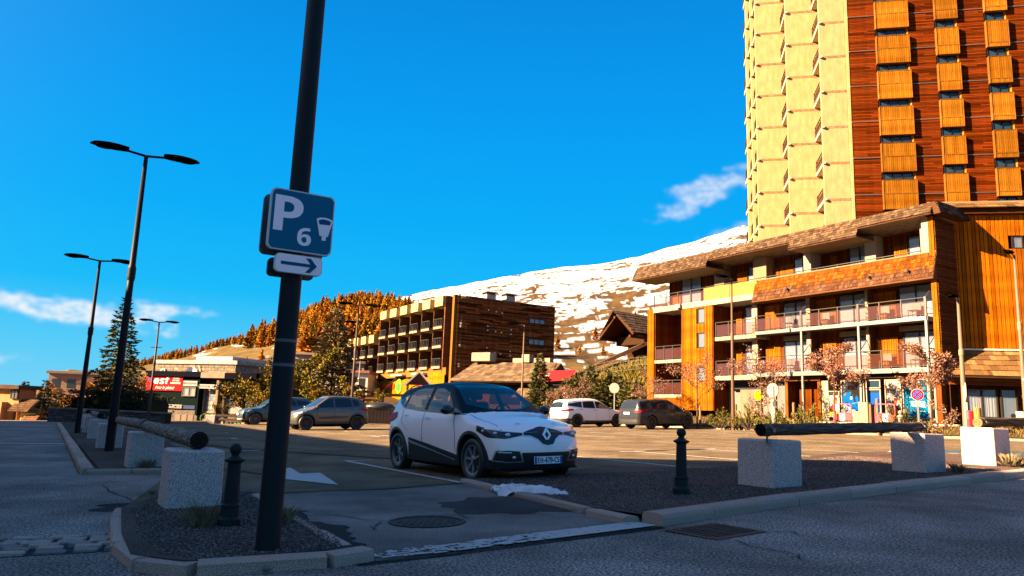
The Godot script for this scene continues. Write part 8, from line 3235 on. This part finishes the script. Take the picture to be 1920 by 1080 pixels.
	for q in [[-.8, -.02], [.7, -.02], [-.8, -1.5], [.7, -1.5]]:
		slab(ph, "post", q[0], q[0] + .12, -.2, 2.6, q[1] - .12, q[1], Color(.38, .2, .06), "wood_v")
	slab(ph, "white_panel", -.75, .65, .9, 2.0, .0, .05, Color(.7, .66, .6), "render")
	for k in 6: slab(ph, "fence_slat", -.8 + k * .27, -.68 + k * .27, -.2, .85, .0, .05, Color(.38, .22, .07), "wood_v")
	var arch := MB.new()
	arch.col = Color(.45, .24, .05)
	var ap := []
	var arr := []
	for k in 11:
		ap.append(Vector3(-.05 + cos(PI * k / 10) * .6, 2.0 + sin(PI * k / 10) * .5, .0)); arr.append(.05)
	arch.tube(ap, arr, 6)
	obj("arch", arch, M("wood_v"), ph)
	var ss := thing("swing_frame", "yellow-beamed wooden play frame left of the play house", "play frame", Vector3(-8.3, .3, -54.0), 10)
	var sm2 := MB.new()
	sm2.col = Color(.52, .33, .03)
	sm2.bx(-1.0, 1.0, 1.75, 1.95, -.1, .1, .02)
	sm2.col = Color(.26, .14, .06)
	for q in [-.9, .9]:
		sm2.beam(Vector3(q, 1.8, 0), Vector3(q - .5, -.2, .5), .1, .1)
		sm2.beam(Vector3(q, 1.8, 0), Vector3(q + .4, -.2, -.5), .1, .1)
	sm2.beam(Vector3(-.9, 1.9, 0), Vector3(.2, 3.1, 0), .1, .12)
	obj("frame", sm2, M("wood_v"), ss)
	for q in [[-7.9, -47.0, "large waste bin with black lid right of the grey SUV", 0.0], [-6.7, -48.2, "second waste bin with black lid nearer the play house", 0.0]]:
		var wb := thing("waste_bin", q[2], "bin", Vector3(q[0], G(q[0], q[1]), q[1]), 15, "waste bins by the play house")
		var w1 := MB.new()
		w1.col = Color(.32, .22, .15)
		for k in 8: w1.bx(-.85 + k * .21, -.66 + k * .21, .05, 1.05, -.1, .02)
		w1.bx(-.8, .8, .05, 1.0, -1.0, -.1)
		obj("body", w1, M("wood_v"), wb)
		var w2 := MB.new()
		w2.col = Color(.012, .012, .015)
		w2.ball(Vector3(0, 1.05, -.5), Vector3(.95, .34, .65), 16)
		obj("lid", w2, M("plastic"), wb)
	var rl := thing("terrace_railing", "dark wooden terrace railing before the hotel's left shops", "railing", Vector3(-11.6, .6, -60.5), 10)
	for k in 4: slab(rl, "rail", -1.6, 1.6, .8 + k * .32, .98 + k * .32, 0, .06, Color(.12, .06, .04), "wood_h")
	for k in 3: slab(rl, "post", -1.6 + k * 1.55, -1.48 + k * 1.55, -.6, 2.1, -.1, 0, Color(.14, .07, .045), "wood_v")
	slab(rl, "base", -1.6, 1.6, -1.0, .7, -.3, -.05, Color(.24, .13, .09), "concrete")
	for s in [-1.0, 1.0]:
		var st := MB.new()
		st.col = Color(.5, .4, .32)
		st.beam(Vector3(-2.6, .0, .1 * s + .2), Vector3(-1.5, 1.4, .1 * s + .2), .06, .08)
		obj("stair_rail", st, M("wood_h"), rl)
